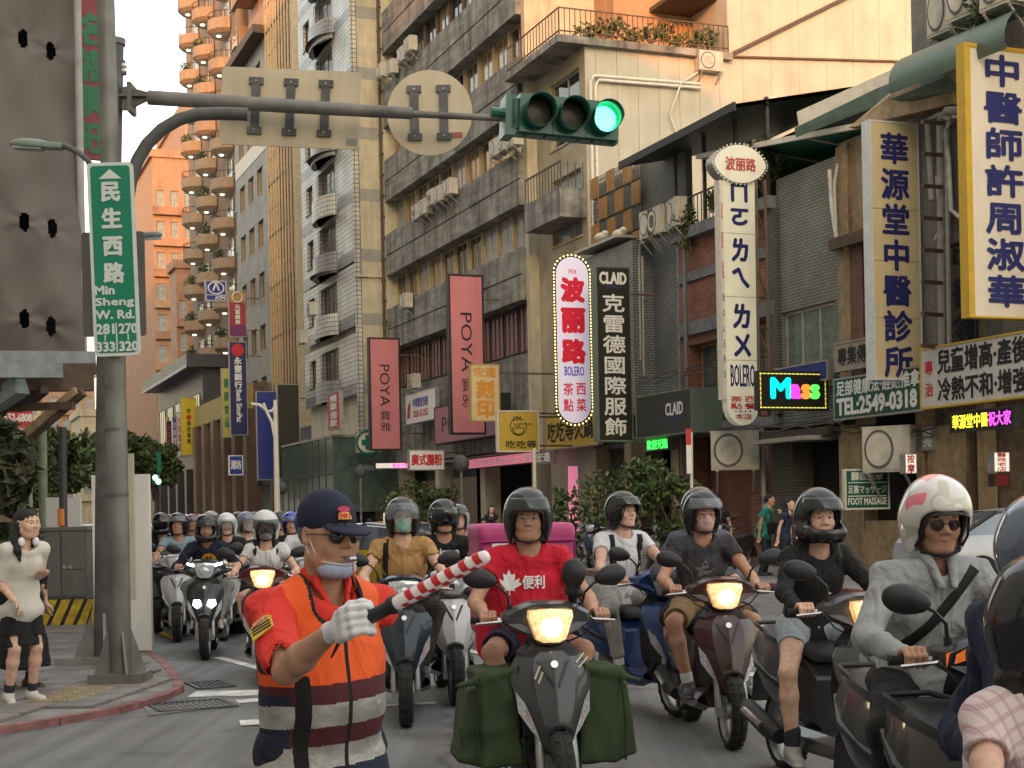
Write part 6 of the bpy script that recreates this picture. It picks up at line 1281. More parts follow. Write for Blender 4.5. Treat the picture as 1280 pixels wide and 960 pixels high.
RL = ink('glowing_red', (.62, .015, .04), .05); NL = ink('glowing_navy', (.05, .04, .35), .1)
for i, ch in enumerate('波丽路'): z = h * (.74 - .37 * i); lettering(t, ch, RL, -W * .68, W * .68, z - h * .27, z, -.105, .07)
lettering(t, '1934', RL, -W * .25, W * .25, h * .80, h * .85, -.105, .02); lettering(t, 'BOLERO', NL, -W * .6, W * .6, -h * .43, -h * .32, -.105, .03); lettering(t, '茶點', RL, -W * .7, -W * .1, -h * .86, -h * .52, -.105, .02, 'v', 1.2); lettering(t, '西菜', RL, W * .1, W * .7, -h * .86, -h * .52, -.105, .02, 'v', 1.2)
b = MB(); [b.bar((W, 0, z), (W + 1.0, 0, z), .05) for z in (h * .7, 0, -h * .7)]; b.obj('bracket', BRN, t)
# dark tailor sign
t, W, h, y = blade('tailor_sign', 'tall black vertical sign with thin white characters of a clothes shop', 746, 333, 790, 552, 36.8, mat('charcoal_sign', (.022, .02, .014), .5, var=.1), mat('green_grey_frame', (.13, .17, .14), .5, var=.1), th=.3, fw=.04); lettering(t, 'CLAID', WHT, -W * .75, W * .75, h * .80, h * .93, -.155, .06); lettering(t, 'JOHNS', mat('blue_ink', (.04, .07, .25), .6), -W * .4, W * .4, h * .74, h * .785, -.155, .02); lettering(t, '克雷德國際服飾', WHT, -W * .62, W * .62, -h * .93, h * .68, -.155, .025, 'v', 1.1)
# pink signs
for x0, y0, x1, y1, v, lab in ((462, 422, 501, 563, 57, 'smaller farther pink vertical sign with thin dark letters'), (562, 343, 606, 543, 47.5, 'bigger nearer pink vertical sign with thin dark letters')):
    t, W, h, y = blade('beauty_shop_sign', lab, x0, y0, x1, y1, v, PK, SBK, th=.25, fw=.07, out=1.5); lettering(t, 'POYA', BLKI, -W * .34, W * .30, -h * .22, h * .52, y - .005, .0, 'r'); lettering(t, '寶雅', BLKI, -W * .36, W * .32, -h * .66, -h * .30, y - .005, 0, 'v', 1.1)
# engraving, yellow bowl, yellow fascia
t, W, h, y = blade('engraving_sign', 'orange and cream vertical engraving sign hung over the pink sign', 588, 455, 625, 527, 43.5, mat('cream_orange_panel', (.60, .47, .27), .5, var=.1), mat('ochre_frame', (.40, .26, .08), .5, var=.1), out=2.2); OR = mat('orange_ink', (.62, .27, .04), .5); lettering(t, '宏達', OR, -W * .75, W * .75, h * .55, h * .88, y - .005, .03); lettering(t, '刻印', OR, -W * .55, W * .55, -h * .85, h * .42, y - .005, .06, 'v', 1.05)
YP = mat('mustard_sign', (.50, .34, .05), .5, var=.08); t, W, h, y = blade('noodle_sign', 'square mustard yellow sign with a steaming bowl drawing', 622, 513, 674, 565, 41.5, YP, SOF, out=1.6); lettering(t, '吃吃等', BLKI, -W * .6, W * .85, -h * .82, -h * .45, y - .005, .02)
b = MB(); R0 = h * .42
def arc2(cx, cz, r, a0, a1, w=.022): b.tube([(cx + r * math.cos(q), y - .01, cz + r * math.sin(q)) for q in [a0 + (a1 - a0) * i / 24 for i in range(25)]], w * .5, 4)
arc2(0, h * .22, R0, R(50), R(390)); arc2(0, h * .16, R0 * .72, R(180), R(360)); b.bar((-R0 * .72, y - .01, h * .16), (R0 * .72, y - .01, h * .16), .02); b.bar((-.05, y - .01, h * .35), (W * .65, y - .01, h * .35), .015); arc2(-R0 * .1, h * .38, R0 * .35, R(180), R(360)); [arc2(.1 * k, h * .62, .06, R(90), R(270)) for k in (-1, 0, 1)]; b.obj('bowl_drawing', BLKI, t)
t, W, h, y = wallsign('noodle_fascia', 'long mustard yellow fascia behind the glowing round ended sign', 682, 748, 515, 560, 18.4, YP); lettering(t, '吃吃等火鍋', BLKI, -W * .9, W * .8, -h * .55, h * .6, -.005, .03)
# white clinic horizontals
PS = mat('grey_white_sign', (.50, .50, .48), .5, var=.06, stain=.12); t, W, h, y = wallsign('clinic_fascia', 'long pale fascia with two rows of brush characters under the yellow edged sign', 1150, 1330, 420, 502, 18.3, PS, YEF, th=.2)
lettering(t, '兒童增高·產後調養', BLKI, -W * .72, W * .95, h * .08, h * .85, -.005, .04); lettering(t, '冷熱不和·增強免疫', BLKI, -W * .72, W * .95, -h * .8, -h * .08, -.005, .04); lettering(t, '專治', REDI, -W * .92, -W * .80, -h * .6, h * .55, -.005, .03, 'v', 1.5)
t, W, h, y = wallsign('massage_fascia', 'dark green fascia with a white phone number beside the cream sign', 1042, 1155, 465, 520, 18.4, mat('dark_green_sign', (.012, .07, .045), .35, var=.08), SFR); lettering(t, '足部健康法·經絡推拿', WHT, -W * .92, W * .92, h * .15, h * .85, -.005, .03); lettering(t, 'TEL:2549-0318', WHT, -W * .92, W * .85, -h * .75, -h * .0, -.005, .05)
t, W, h, y = wallsign('weathered_fascia', 'faded tan fascia just above the green phone number sign', 1043, 1088, 425, 462, 18.5, mat('faded_tan', (.30, .25, .19), .7, var=.15), SFR); lettering(t, '專集傳', BLKI, -W * .8, W * .8, -h * .6, h * .6, -.005, .03)
t, W, h, y = wallsign('shop_fascia', 'plain green white fascia under the phone number sign', 1100, 1168, 536, 565, 18.9, mat('pale_green_sign', (.30, .36, .30), .5)); lettering(t, '吳', WHT, W * .6, W * .9, -h * .7, h * .7, -.005, .04)
t, W, h, y = blade('massage_sign', 'small dark green foot massage board standing at the doorway', 1056, 586, 1112, 637, 26.2, mat('green_board', (.012, .10, .06), .4, var=.08), SOF, th=.08, brk=0); lettering(t, '腳底按摩', WHT, -W * .7, W * .7, h * .45, h * .85, y - .005, .03); lettering(t, '足裏マッサージ', WHT, -W * .85, W * .85, -h * .2, h * .2, y - .005, .02); lettering(t, 'FOOT MASSAGE', WHT, -W * .85, W * .85, -h * .75, -h * .42, y - .005, .04)
b = MB(); [b.box(-W * .85, W * .85, y - .008, y - .004, z - .01, z + .01) for z in (h * .33, -h * .33)]; b.obj('rule', WHT, t)
# led signs
t, W, h, y = blade('led_sign', 'black led board showing Mass in rainbow letters with a dotted border', 948, 464, 1035, 513, 28.4, mat('led_black', (.012, .012, .01), .6, var=.1), SBK, brk=0)
nt_ = {}
for i, (ch, c, x0, x1, hh_) in enumerate((('M', (0, .75, .85), -.62, -.10, 1), ('a', (.9, .05, .75), -.06, .20, .66), ('s', (1, .25, .03), .25, .47, .66), ('s', (.1, .9, .1), .51, .74, .66))): lettering(t, ch, mat('led_letter_%d' % i, c, .5, var=0, emit=.35), W * x0, W * x1, -h * .35, -h * .35 + h * .95 * hh_, y - .006, .06)
lettering(t, 'M', mat('led_letter_blue', (.06, .1, 1), .5, var=0, emit=.35), W * -.22, W * .02, -h * .35, h * .6, y - .012, .0) if False else None
LC = [mat('led_dot_%d' % i, c, .5, var=0, emit=.4) for i, c in enumerate([(.9, .8, .1), (.9, .1, .05), (.1, .8, .1)])]
for k in range(3): 
    b = MB(); n_ = 48
    for i in range(k, n_, 3): x = -W * .93 + W * 1.86 * i / (n_ - 1); [b.box(x - .011, x + .011, y - .01, y - .003, z - .012, z + .012) for z in (-h * .86, h * .86)]
    for i in range(k, 22, 3): z = -h * .86 + h * 1.72 * i / 21; [b.box(x - .012, x + .012, y - .01, y - .003, z - .011, z + .011) for x in (-W * .93, W * .93)]
    b.obj('led_border', LC[k], t)['kind'] = 'stuff'
t, W, h, y = wallsign('led_sign', 'black led board scrolling yellow and violet characters at the lower right', 1188, 1268, 511, 538, 18.0, mat('led_black', (.012, .012, .01)), SBK); lettering(t, '華源堂中醫', mat('led_yellow', (.9, .8, .05), .5, var=0, emit=.35), -W * .93, W * .2, -h * .65, h * .65, y - .005, .03); lettering(t, '祝大家', mat('led_violet', (.9, .1, .9), .5, var=0, emit=.35), W * .22, W * .9, -h * .65, h * .65, y - .005, .03)
LIT = mat('lit_white_sign', (.9, .8, .72), .5, var=0, emit=.18, ecol=(1, .85, .72))
for x0, x1, y0, y1, v, lab, s_ in ((1242, 1262, 565, 590, wall_at(1264, 578, 18.8)[0], 'small glowing shop lantern sign on the clinic front', '醫路老店'), (1131, 1146, 567, 592, wall_at(1148, 578, 18.7)[0], 'small glowing sign half hidden behind the white helmet', '按摩'), ): t, W, h, y = blade('lantern_sign', lab, x0, y0, x1, y1, v, LIT, SFR, brk=0, fw=.015); lettering(t, s_, REDI, -W * .6, W * .6, -h * .9, h * .9, y - .005, .03, 'v')
t, W, h, y = blade('red_box', 'dark red box below the glowing lantern sign', 1243, 592, 1262, 608, wall_at(1264, 600, 18.8)[0], mat('dark_red', (.16, .02, .02), .5), SBK, brk=0, cat='box', fw=.01)
t, W, h, y = wallsign('blue_fascia', 'dark blue fascia panel showing behind the rainbow led board', 968, 1035, 455, 480, 18.7, mat('blue_sign', (.015, .03, .22), .35, var=.1))
t, W, h, y = wallsign('tailor_fascia', 'dark grey tailor fascia over the small street tree', 795, 865, 490, 545, 18.0, mat('dark_fascia', (.03, .032, .032), .45, var=.15, scale=2), mat('green_grey_frame', (.13, .17, .14)), th=.9); lettering(t, 'CLAID', WHT, W * .1, W * .7, -h * .1, h * .45, -.005, .03); lettering(t, 'JOHNS', mat('blue_ink', (.04, .07, .25)), W * .2, W * .55, -h * .35, -h * .15, -.005, .02)
t, W, h, y = wallsign('led_characters', 'small green glowing characters half hidden by the street tree', 806, 836, 548, 563, 18.6, SBK); lettering(t, '歡迎光臨', mat('led_green', (.05, .9, .1), .5, var=0, emit=.6), -W * .8, W * .9, -h * .8, h * .8, -.01, .03)
t, W, h, y = wallsign('lit_menu', 'glowing white menu panel in the doorway beside the brick wall', 927, 948, 548, 580, 19.3, LIT); lettering(t, '正', REDI, -W * .5, W * .5, 0, h * .8, -.01, .05)
# lower signs of the concrete block
t, W, h, y = wallsign('telecom_sign', 'small white horizontal sign with blue and red print on the concrete block', 507, 545, 488, 528, 18.2, WHT); lettering(t, '中華電信快捷', mat('blue_ink2', (.06, .08, .35), .6), -W * .5, W * .5, 0, h * .6, -.005, .03); lettering(t, 'IDEA 02-2555', REDI, -W * .45, W * .5, -h * .6, -h * .2, -.005, .03); b = MB(); b.add([(-W * .9, -.006, -h * .6), (-W * .7, -.006, -h * .6), (-W * .65, -.006, h * .5), (-W * .85, -.006, h * .2)], [(0, 1, 2, 3)]); b.obj('logo', REDI, t)
MV = mat('mauve_fascia', (.36, .17, .21), .5, var=.08); t, W, h, y = wallsign('beauty_shop_fascia', 'long mauve pink fascia between the two pink vertical signs', 543, 625, 500, 550, 18.0, MV, SBK, th=.4); lettering(t, 'POYA', BLKI, -W * .75, W * .2, -h * .4, h * .4, -.005, 0)
t, W, h, y = wallsign('beauty_shop_fascia', 'thin glowing pink strip with white letters above the dark shop entrance', 585, 690, 567, 582, 18.5, mat('lit_pink', (.75, .20, .30), .5, var=0, emit=.12), SBK); lettering(t, 'POYA·Beauty | 寶雅', WHT, -W * .8, W * .75, -h * .6, h * .6, -.005, .02)
t, W, h, y = wallsign('red_fascia', 'dark red and white shop strip right of the pink strip', 668, 690, 563, 580, 18.3, mat('dark_red', (.16, .02, .02))); lettering(t, '宏達', WHT, -W * .8, W * .8, -h * .7, h * .7, -.005, .05)
t, W, h, y = blade('noodle_sign', 'small white sign with red brush characters at the concrete block arcade', 511, 562, 556, 588, 49, WHT, SFR); lettering(t, '廣式腸粉', REDI, -W * .85, W * .85, -h * .5, h * .55, y - .005, .05)
t = thing('pink_banner', 'narrow glowing pink upright panel in the arcade', 'banner', st(18.2, 41.1, .3), PHI); b = MB(); b.box(-.15, .15, -.03, .03, 0, 2.6); b.obj('panel', mat('lit_pink2', (.8, .25, .4), .5, var=0, emit=.15), t)
# far signs
fg = 'small far signs down the street'
t, W, h, y = blade('bank_sign', 'square white and blue bank machine sign far down the street', 256, 350, 284, 377, 96, WHT, SFR, group=fg, fw=.08, out=2); BI2 = mat('royal_blue', (.03, .04, .28), .5); b = MB(); b.box(-W * .85, W * .85, y - .01, y, -h * .35, h * .85); b.box(-W * .85, W * .85, y - .01, y, -h * .85, -h * .42); b.obj('blue_field', BI2, t); b = MB(); b.tube([(.5 * math.cos(a), y - .03, h * .25 + .38 * math.sin(a)) for a in [2 * math.pi * i / 20 for i in range(21)]], .05, 5); b.obj('ring', WHT, t); b = MB(); b.bar((-.2, y - .03, 0), (0, y - .03, .5), .1); b.bar((.2, y - .03, 0), (0, y - .03, .5), .1); b.obj('peak', WHT, t); lettering(t, 'ATM', WHT, -W * .1, W * .75, -h * .78, -h * .5, y - .015, .05)
t, W, h, y = blade('bank_sign', 'red and gold vertical securities sign with a round emblem', 286, 364, 308, 421, 88, mat('crimson_sign', (.30, .04, .05), .5, var=.1), SFR, group=fg); b = MB(); b.box(-W + .05, W - .05, y - .01, y, h * .5, h - .05); b.obj('gold_field', mat('gold_sign', (.35, .22, .08), .5), t); b = MB(); b.tube([(.3 * math.cos(a), y - .03, h * .73 + .3 * math.sin(a)) for a in [2 * math.pi * i / 18 for i in range(19)]], .04, 4); b.obj('emblem', WHT, t); lettering(t, '元富證券', WHT, -W * .3, W * .3, -h * .45, h * .4, y - .015, .03, 'v'); b = MB(); b.box(-W + .05, W - .05, y - .008, y, -h + .05, -h * .5); b.obj('violet_field', mat('violet_sign', (.16, .03, .12), .5), t)
t, W, h, y = blade('bank_sign', 'dark blue vertical bank sign with a red round emblem', 287, 427, 309, 544, 84, mat('deep_blue_sign', (.018, .022, .11), .5, var=.1), SFR, group=fg); b = MB(); b.lathe([(.36, -.02), (.36, 0)], 18, Matrix.Translation((0, y - .02, h * .82)) @ Matrix.Rotation(R(90), 4, 'X')); b.obj('emblem', REDI, t); lettering(t, '永豐銀行', WHT, -W * .42, W * .42, h * .0, h * .66, y - .015, .04, 'v'); lettering(t, 'Bank SinoPac', WHT, -W * .25, W * .35, -h * .72, -h * .03, y - .015, .03, 'r')
t, W, h, y = blade('shop_sign', 'pale yellow vertical sign just left of the dark blue bank sign', 277, 460, 289, 547, 90, mat('lemon_sign', (.52, .47, .12), .5), SFR, group=fg, brk=0); lettering(t, '健康食品', GRN, -W * .5, W * .5, -h * .7, h * .7, y - .02, .03, 'v', 1.3)
t, W, h, y = blade('shop_sign', 'bright yellow vertical sign with a red heart near the bank block', 226, 497, 246, 569, 108, mat('yellow_sign', (.60, .44, .02), .5), SFR, group=fg); lettering(t, '用心為您服務', BLKI, -W * .25, W * .25, -h * .6, h * .6, y - .02, .03, 'v', 1.2); lettering(t, '♥', REDI, -W * .3, W * .3, h * .2, h * .38, y - .03, .03)
for i, (x0, x1, y0, y1, m_, lab) in enumerate(((207, 212, 521, 574, mat('yellow_sign', (.6, .44, .02)), 'yellow edge sign leftmost of the far cluster'), (208, 215, 526, 571, SBK, 'black vertical sign with pink marks in the far cluster'), (216, 221, 522, 570, BI2, 'blue vertical sign in the far cluster'), (221, 227, 515, 569, WHT, 'white vertical sign touching the yellow heart sign'))): t, W, h, y = blade('shop_sign', lab, x0, y0, x1, y1, 112 + 3 * (3 - i), m_, SFR, group=fg, brk=0); lettering(t, '大同電器', REDI if i in (1, 3) else WHT, -W * .6, W * .6, -h * .8, h * .8, y - .03, .03, 'v')
t, W, h, y = blade('shop_sign', 'plain royal blue vertical sign behind the white curved lamp post', 321, 489, 348, 600, 76, mat('royal_sign', (.02, .035, .20), .5, var=.08), SFR, group=fg); t, W, h, y = blade('shop_sign', 'plain dark olive vertical sign beside the blue one', 347, 480, 375, 598, 72, mat('olive_black', (.03, .028, .02), .6, var=.1), SFR, group=fg)
t, W, h, y = blade('shop_sign', 'small blue and white sign low beside the brown granite block', 286, 569, 304, 594, 84, BI2, WHT, group=fg, fw=.06); lettering(t, '潮坊', WHT, -W * .7, W * .7, -h * .4, h * .5, y - .02, .05)
t, W, h, y = wallsign('red_poster', 'red vertical poster with white characters on the green shop glass', 410, 425, 490, 537, 15.9, mat('poster_red', (.38, .04, .04), .5)); lettering(t, '機車借款', WHT, -W * .6, W * .6, -h * .85, h * .85, -.02, .03, 'v')
t, W, h, y = blade('pharmacy_sign', 'white sign with a green cross emblem under the farther pink sign', 445, 540, 476, 566, 60, WHT, SFR, group=fg); b = MB(); [b.box(*q) for q in ((-.12, .12, y - .03, y, -.3, .3), (-.3, .3, y - .031, y, -.12, .12))]; b.obj('cross', GRN, t); b = MB(); b.tube([(.5 * math.cos(a), y - .02, .5 * math.sin(a)) for a in [2 * math.pi * i / 20 for i in range(21)]], .06, 5); b.obj('ring', GRN, t)
t, W, h, y = blade('led_sign', 'thin lit strip sign glowing white and pink under the farther pink sign', 469, 578, 512, 586, 60, LIT, SBK, group=fg, fw=.03); lettering(t, '歡迎光臨', mat('led_pink', (.9, .1, .3), .5, var=0, emit=.6), 0, W * .9, -h * .7, h * .7, y - .02, .05)
t, W, h, y = blade('billboard', 'red billboard with a phone number seen through the canopy struts', -20, 495, 41, 535, 150, mat('billboard_red', (.42, .03, .04), .5), SFR, group=fg, brk=0); lettering(t, '2552-6808', WHT, -W * .3, W * .95, -h * .6, -h * .1, y - .05, .04)
for x, y, d, lab in ((520, 590, 46, 'white'),): pass

# ---------------- street furniture ----------------
PGL = mat('galvanised_pole', (.20, .19, .17), .5, .35, var=.25, scale=3, bump=.15, bscale=60, stain=.35); PBL = mat('blue_grey_pole', (.115, .115, .11), .5, .3, var=.3, scale=5, bump=.2, bscale=40, stain=.3)
BACK = mat('sign_back_aluminium', (.56, .47, .33), .5, .15, var=.08, scale=2, stain=.22)
def pole(name, label, pts, r, m, cat='pole', group=None): o = thing(name, label, cat, (0, 0, 0), 0, group); MB().tube(pts, r, 20).obj('shaft', m, o, 50); return o
pa = g2(151, 862); pb = g2(131, 838); dA, dB = pa.y, pb.y
o = pole('street_pole', 'weathered pale grey street pole carrying the green road name sign', [pa, at(144, 450, pa.y), at(131, -40, pa.y)], [.104, .094, .078], PGL)
b = MB(); b.cbox((pa.x, pa.y, .06), (.24, .22, .10)); [b.prism([(-.02, 0), (.16, 0), (.02, .42)], -.012, .012, Matrix.Translation((pa.x, pa.y, .12)) @ Matrix.Rotation(a, 4, 'Z') @ Matrix.Translation((.09, 0, 0))) for a in [math.pi / 2 * k + .5 for k in range(4)]]; b.obj('base_plate', PGL, o)
[MB().lathe([(.110 - .02 * k / 3, -.015), (.110 - .02 * k / 3, .015)], 20, Matrix.Translation(pa.lerp(at(131, -40, pa.y), q))).obj('clamp_ring', PBL, o, 40) for k, q in enumerate((.27, .36, .42))]
o = pole('signal_pole', 'dark blue grey signal mast pole standing just behind the pale pole', [pb, at(134, 450, pb.y), at(143, 54, pb.y)], [.112, .108, .095], PBL)
b = MB(); b.lathe([(.112, -.02), (.115, .04), (.02, .06)], 18, Matrix.Translation(at(143, 54, pb.y))); b.obj('cap', PGL, o, 40)
b = MB(); [b.prism([(-.02, 0), (.22, 0), (.02, .5)], -.015, .015, Matrix.Translation((pb.x, pb.y, .1)) @ Matrix.Rotation(a, 4, 'Z') @ Matrix.Translation((.1, 0, 0))) for a in [math.pi / 2 * k + .3 for k in range(4)]]; b.cbox((pb.x - .1, pb.y + .1, .05), (.36, .3, .1)); b.obj('base_plate', CONC, o)
# insulator bracket
p = at(146, 85, pb.y); b = MB(); b.bar(p, at(156, 76, pb.y), .03); b.bar(at(146, 93, pb.y), at(158, 92, pb.y), .03); b.obj('bracket', IRON, o); b = MB(); b.lathe([(.02, 0), (.04, .02), (.02, .05), (.045, .07), (.02, .1), (.01, .14)], 12, Matrix.Translation(at(154, 92, pb.y))); b.obj('insulator', SOF, o, 50)
# mast arm
M0, M1, M2 = at(186, 122, dB), at(516, 142, dB - .2), at(652, 150, dB - .3)
o = thing('mast_arm', 'long horizontal steel mast arm carrying the sign backs and the traffic light', 'mast arm', (0, 0, 0)); MB().tube([M0, M0.lerp(M1, .5), M1], [.075, .072, .06], 16).obj('arm', PGL, o, 60); MB().tube([M1 - Vector((.05, 0, 0)), M2 + Vector((.1, 0, 0))], [.036, .033], 12).obj('thin_arm', PGL, o, 60)
b = MB(); b.prism([(0, .10), (.12, .10), (.36, .03), (.36, -.03), (.12, -.14), (0, -.14)], -.02, .02, Matrix.Translation(at(145, 121, dB))); b.box(.10, .14, -.12, .12, -.17, .13, Matrix.Translation(at(150, 122, dB))); b.bar(at(140, 121, dB), at(190, 121, dB), .14, .02); b.obj('flange', PGL, o)
# curved arm
o = thing('curved_arm', 'curved grey steel arm bending to the right under the mast arm', 'arm', (0, 0, 0)); MB().tube([at(x, y, dA) for x, y in ((158, 300), (160, 250), (164, 222), (172, 200), (184, 180), (202, 162), (224, 149), (245, 143), (275, 142), (310, 143))], .058, 14).obj('tube', PBL, o, 60)
# plates
def straps(t, xs, z0, z1, y):
    for x in xs: b = MB(); b.box(x - .045, x + .045, y - .03, y, z0, z1); b.box(x - .075, x + .075, y - .035, y - .004, z0 - .02, z0 + .05); b.box(x - .075, x + .075, y - .035, y - .004, z1 - .05, z1 + .02); s_ = b.obj('strap', PBL, t); b = MB(); [b.lathe([(.015, 0), (.01, .012)], 8, Matrix.Translation((x, y - .035, z)) @ Matrix.Rotation(R(90), 4, 'X')) for z in (z0 + .02, z1 - .02)]; b.obj('bolt', STEEL, s_)
px_ = 1850 / dB; c = at(363, 135, dB + .16); t = thing('signboard', 'back of a rectangular signboard clamped to the mast arm', 'sign', c, 0); t.rotation_euler = (0, R(3.6), 0)
w, h = 88 / px_, 49 / px_; rr = .03; b = MB(); b.prism([(-w + rr, -h), (w - rr, -h), (w, -h + rr), (w, h - rr), (w - rr, h), (-w + rr, h), (-w, h - rr), (-w, -h + rr)], 0, .02); b.obj('plate', BACK, t); straps(t, [-44 / px_, 0, 44 / px_], -.27, .28, 0); b = MB(); b.box(w - .13, w - .02, -.004, 0, -h + .04, -h + .11); b.obj('sticker', GREYP, t)
c = at(537, 141, dB + .14); t = thing('signboard', 'back of a round signboard clamped to the thin end of the mast arm', 'sign', c, 0); r_ = 54 / px_; b = MB(); b.lathe([(r_, 0), (r_, .02)], 48, Matrix.Rotation(R(90), 4, 'X') @ Matrix.Translation((0, 0, -.02))); b.obj('plate', BACK, t); straps(t, [-19 / px_, 18 / px_], -.27, .26, 0); b = MB(); b.box(.22, .34, -.004, 0, -.27, -.21); b.obj('sticker', mat('faded_red', (.35, .12, .09), .6), t)
# traffic light
t = thing('traffic_light', 'horizontal dark green three lamp traffic light showing green', 'traffic light', at(712, 148, dB - .45), R(14)); t.rotation_euler = (0, R(3), R(14)); TLG = mat('signal_green_paint', (.005, .085, .055), .35, var=.12, scale=5, coat=.3)
LED = mat('green_signal', (.1, .9, .6), .3, var=0, emit=.5, ecol=(.0, 1, .30)); LEDH = mat('green_signal_core', (.6, 1, .8), .3, var=0, emit=1.6, ecol=(.22, 1, .55)); UNL = mat('unlit_signal_lens', (.035, .032, .022), .25, var=.4, scale=60)
b = MB(); [b.box(-.53 + .345 * i, -.53 + .345 * i + .34, -.06, .14, -.19, .19) for i in range(3)]; b.box(-.56, .52, 0, .16, -.2, -.16); b.obj('housing', TLG, t); b = MB(); b.box(-.60, -.53, .0, .12, -.15, .15); b.tube([(-.8, .05, 0), (-.56, .05, 0)], .05, 10); b.box(-.66, -.56, .0, .26, -.22, .18); b.obj('end_bracket', TLG, t)
[MB().lathe([(.018, 0), (.012, .02)], 8, Matrix.Translation((x, .03, z + (0 if z > 0 else -.02)))).obj('bolt', TLG, t) for x in (-.45, -.25, -.1, .1, .25, .45) for z in (.19, -.2)]
for i in range(3):
    cx = -.36 + .345 * i; on = i == 2; b = MB(); rows = []
    for y in (-.06, -.30): rows.append([Vector((cx + .152 * math.cos(a), y + (0 if y > -.1 else .12 * max(0, -math.sin(a)) ** .7), .152 * math.sin(a))) for a in [2 * math.pi * k / 28 for k in range(28)]])
    b.loft(rows, close=True); vo = b.obj('visor', TLG, t, 60); m_ = vo.modifiers.new('s', 'SOLIDIFY'); m_.thickness = .006
    b = MB(); b.lathe([(.0, .012), (.08, .01), (.145, 0), (.148, -.01)], 28, Matrix.Translation((cx, -.07, 0)) @ Matrix.Rotation(R(90), 4, 'X')); lo_ = b.obj('lens', LED if on else UNL, t, 60)
    b = MB()
    for q in range(1, 8):
        for k in range(q * 6): a = 2 * math.pi * k / (q * 6); b.ell((cx + .0175 * q * math.cos(a), -.088, .0175 * q * math.sin(a)), (.0062, .004, .0062), 6, 3)
    d_ = b.obj('diode', LEDH if on else mat('diode_dim', (.11, .10, .07), .3, var=.3, scale=90), lo_); d_['kind'] = 'stuff'
# road name sign
t = thing('road_name_sign', 'green road name sign with white characters on the pale street pole', 'road sign', at(142, 324, dA - .16), R(3)); t.rotation_euler = (0, R(-1.2), R(3)); s_ = 1850 / (dA - .16); w, h = 28.5 / s_, 121 / s_
GS = mat('road_sign_green', (.005, .18, .10), .4, var=.06, scale=3); RW = mat('reflective_white', (.56, .60, .55), .4, var=.05)
def rr_(w, h, r): return [(sx * (w - r) + r * math.cos(a), sz * (h - r) + r * math.sin(a)) for sx, sz, a0 in ((1, 1, 0), (-1, 1, 90), (-1, -1, 180), (1, -1, 270)) for a in [R(a0 + 30 * k) for k in range(4)]]
b = MB(); b.prism(rr_(w, h, .04), 0, .03); b.obj('border_plate', RW, t); b = MB(); b.prism(rr_(w - .03, h - .03, .03), -.005, .0); b.obj('green_field', GS, t)
L = lambda s, x0, x1, z0, z1, bo=.045, **k: lettering(t, s, RW, x0 * w, x1 * w, z0 * h, z1 * h, -.009, bo, **k)
b = MB(); b.prism([(-w * .5, h * .83), (w * .5, h * .83), (0, h * .93)], -.009, -.006); b.obj('arrow', RW, t); L('民生西路', -.42, .42, -.24, .79, .05, layout='v', gap=1.3)
L('Min', -.85, -.02, -.36, -.275); L('Sheng', -.85, .80, -.50, -.40); L('W. Rd.', -.85, .80, -.615, -.53); L('281', -.86, -.1, -.77, -.67); L('270', .12, .9, -.77, -.67); L('333', -.86, -.1, -.95, -.855); L('320', .12, .9, -.95, -.855); b = MB(); b.box(-.006, .006, -.01, -.007, h * -.96, h * -.66); [b.box(x * w - .006, x * w + .006, -.01, -.007, h * -.84, h * -.78) for x in (-.5, .5)]; b.obj('rule', RW, t)
# grey board behind it, lamps
t = thing('signboard', 'plain grey board mounted behind the green road name sign', 'sign', at(142, 355, dA + .3)); w, h = 38 / 129, 63 / 129; b = MB(); b.prism(rr_(w, h, .03), 0, .02); b.obj('plate', mat('grey_board', (.13, .115, .11), .6, var=.08), t)
LG = mat('lamp_grey_green', (.20, .24, .20), .5, var=.1)
def lamphead(t, c, M, s=1.0): q = SD(); q.ell((0, 0, 0), (.17 * s, .075 * s, .05 * s)); q.box((.14 * s, 0, -.015), (.12 * s, .06 * s, .035 * s), .015, .02); q.box((0, 0, -.10), (.4, .2, .07), .005, .005, mode='s'); o = link('lamp_head', np_mesh('lamp_head', [q.build(.009)], LG), t); o.matrix_local = Matrix.Translation(c) @ M; b = MB(); b.box(-.13 * s, .1 * s, -.05 * s, .05 * s, -.045, -.028); b.obj('lamp_glass', WGB, o); return o
t = thing('street_lamp', 'small grey green street lamp reaching left in front of the tarpaulin', 'street lamp', (0, 0, 0)); dl = dA + .1; lamphead(t, at(38, 181, dl), Matrix.Rotation(R(4), 4, 'Y'), 1.15); MB().tube([at(66, 182, dl), at(82, 183, dl), at(98, 190, dl), at(110, 201, dl), at(128, 235, dl)], .028, 10).obj('arm', PBL, t, 60)
t = thing('street_lamp', 'small dark street lamp half hidden at the right of the grey board', 'street lamp', (0, 0, 0)); lamphead(t, at(188, 294, dA + 2.0), Matrix.Rotation(R(170), 4, 'Z'), .8); MB().tube([at(150, 300, dA + 1.9), at(183, 294, dA + 2)], .03, 8).obj('arm', PBL, t, 60)
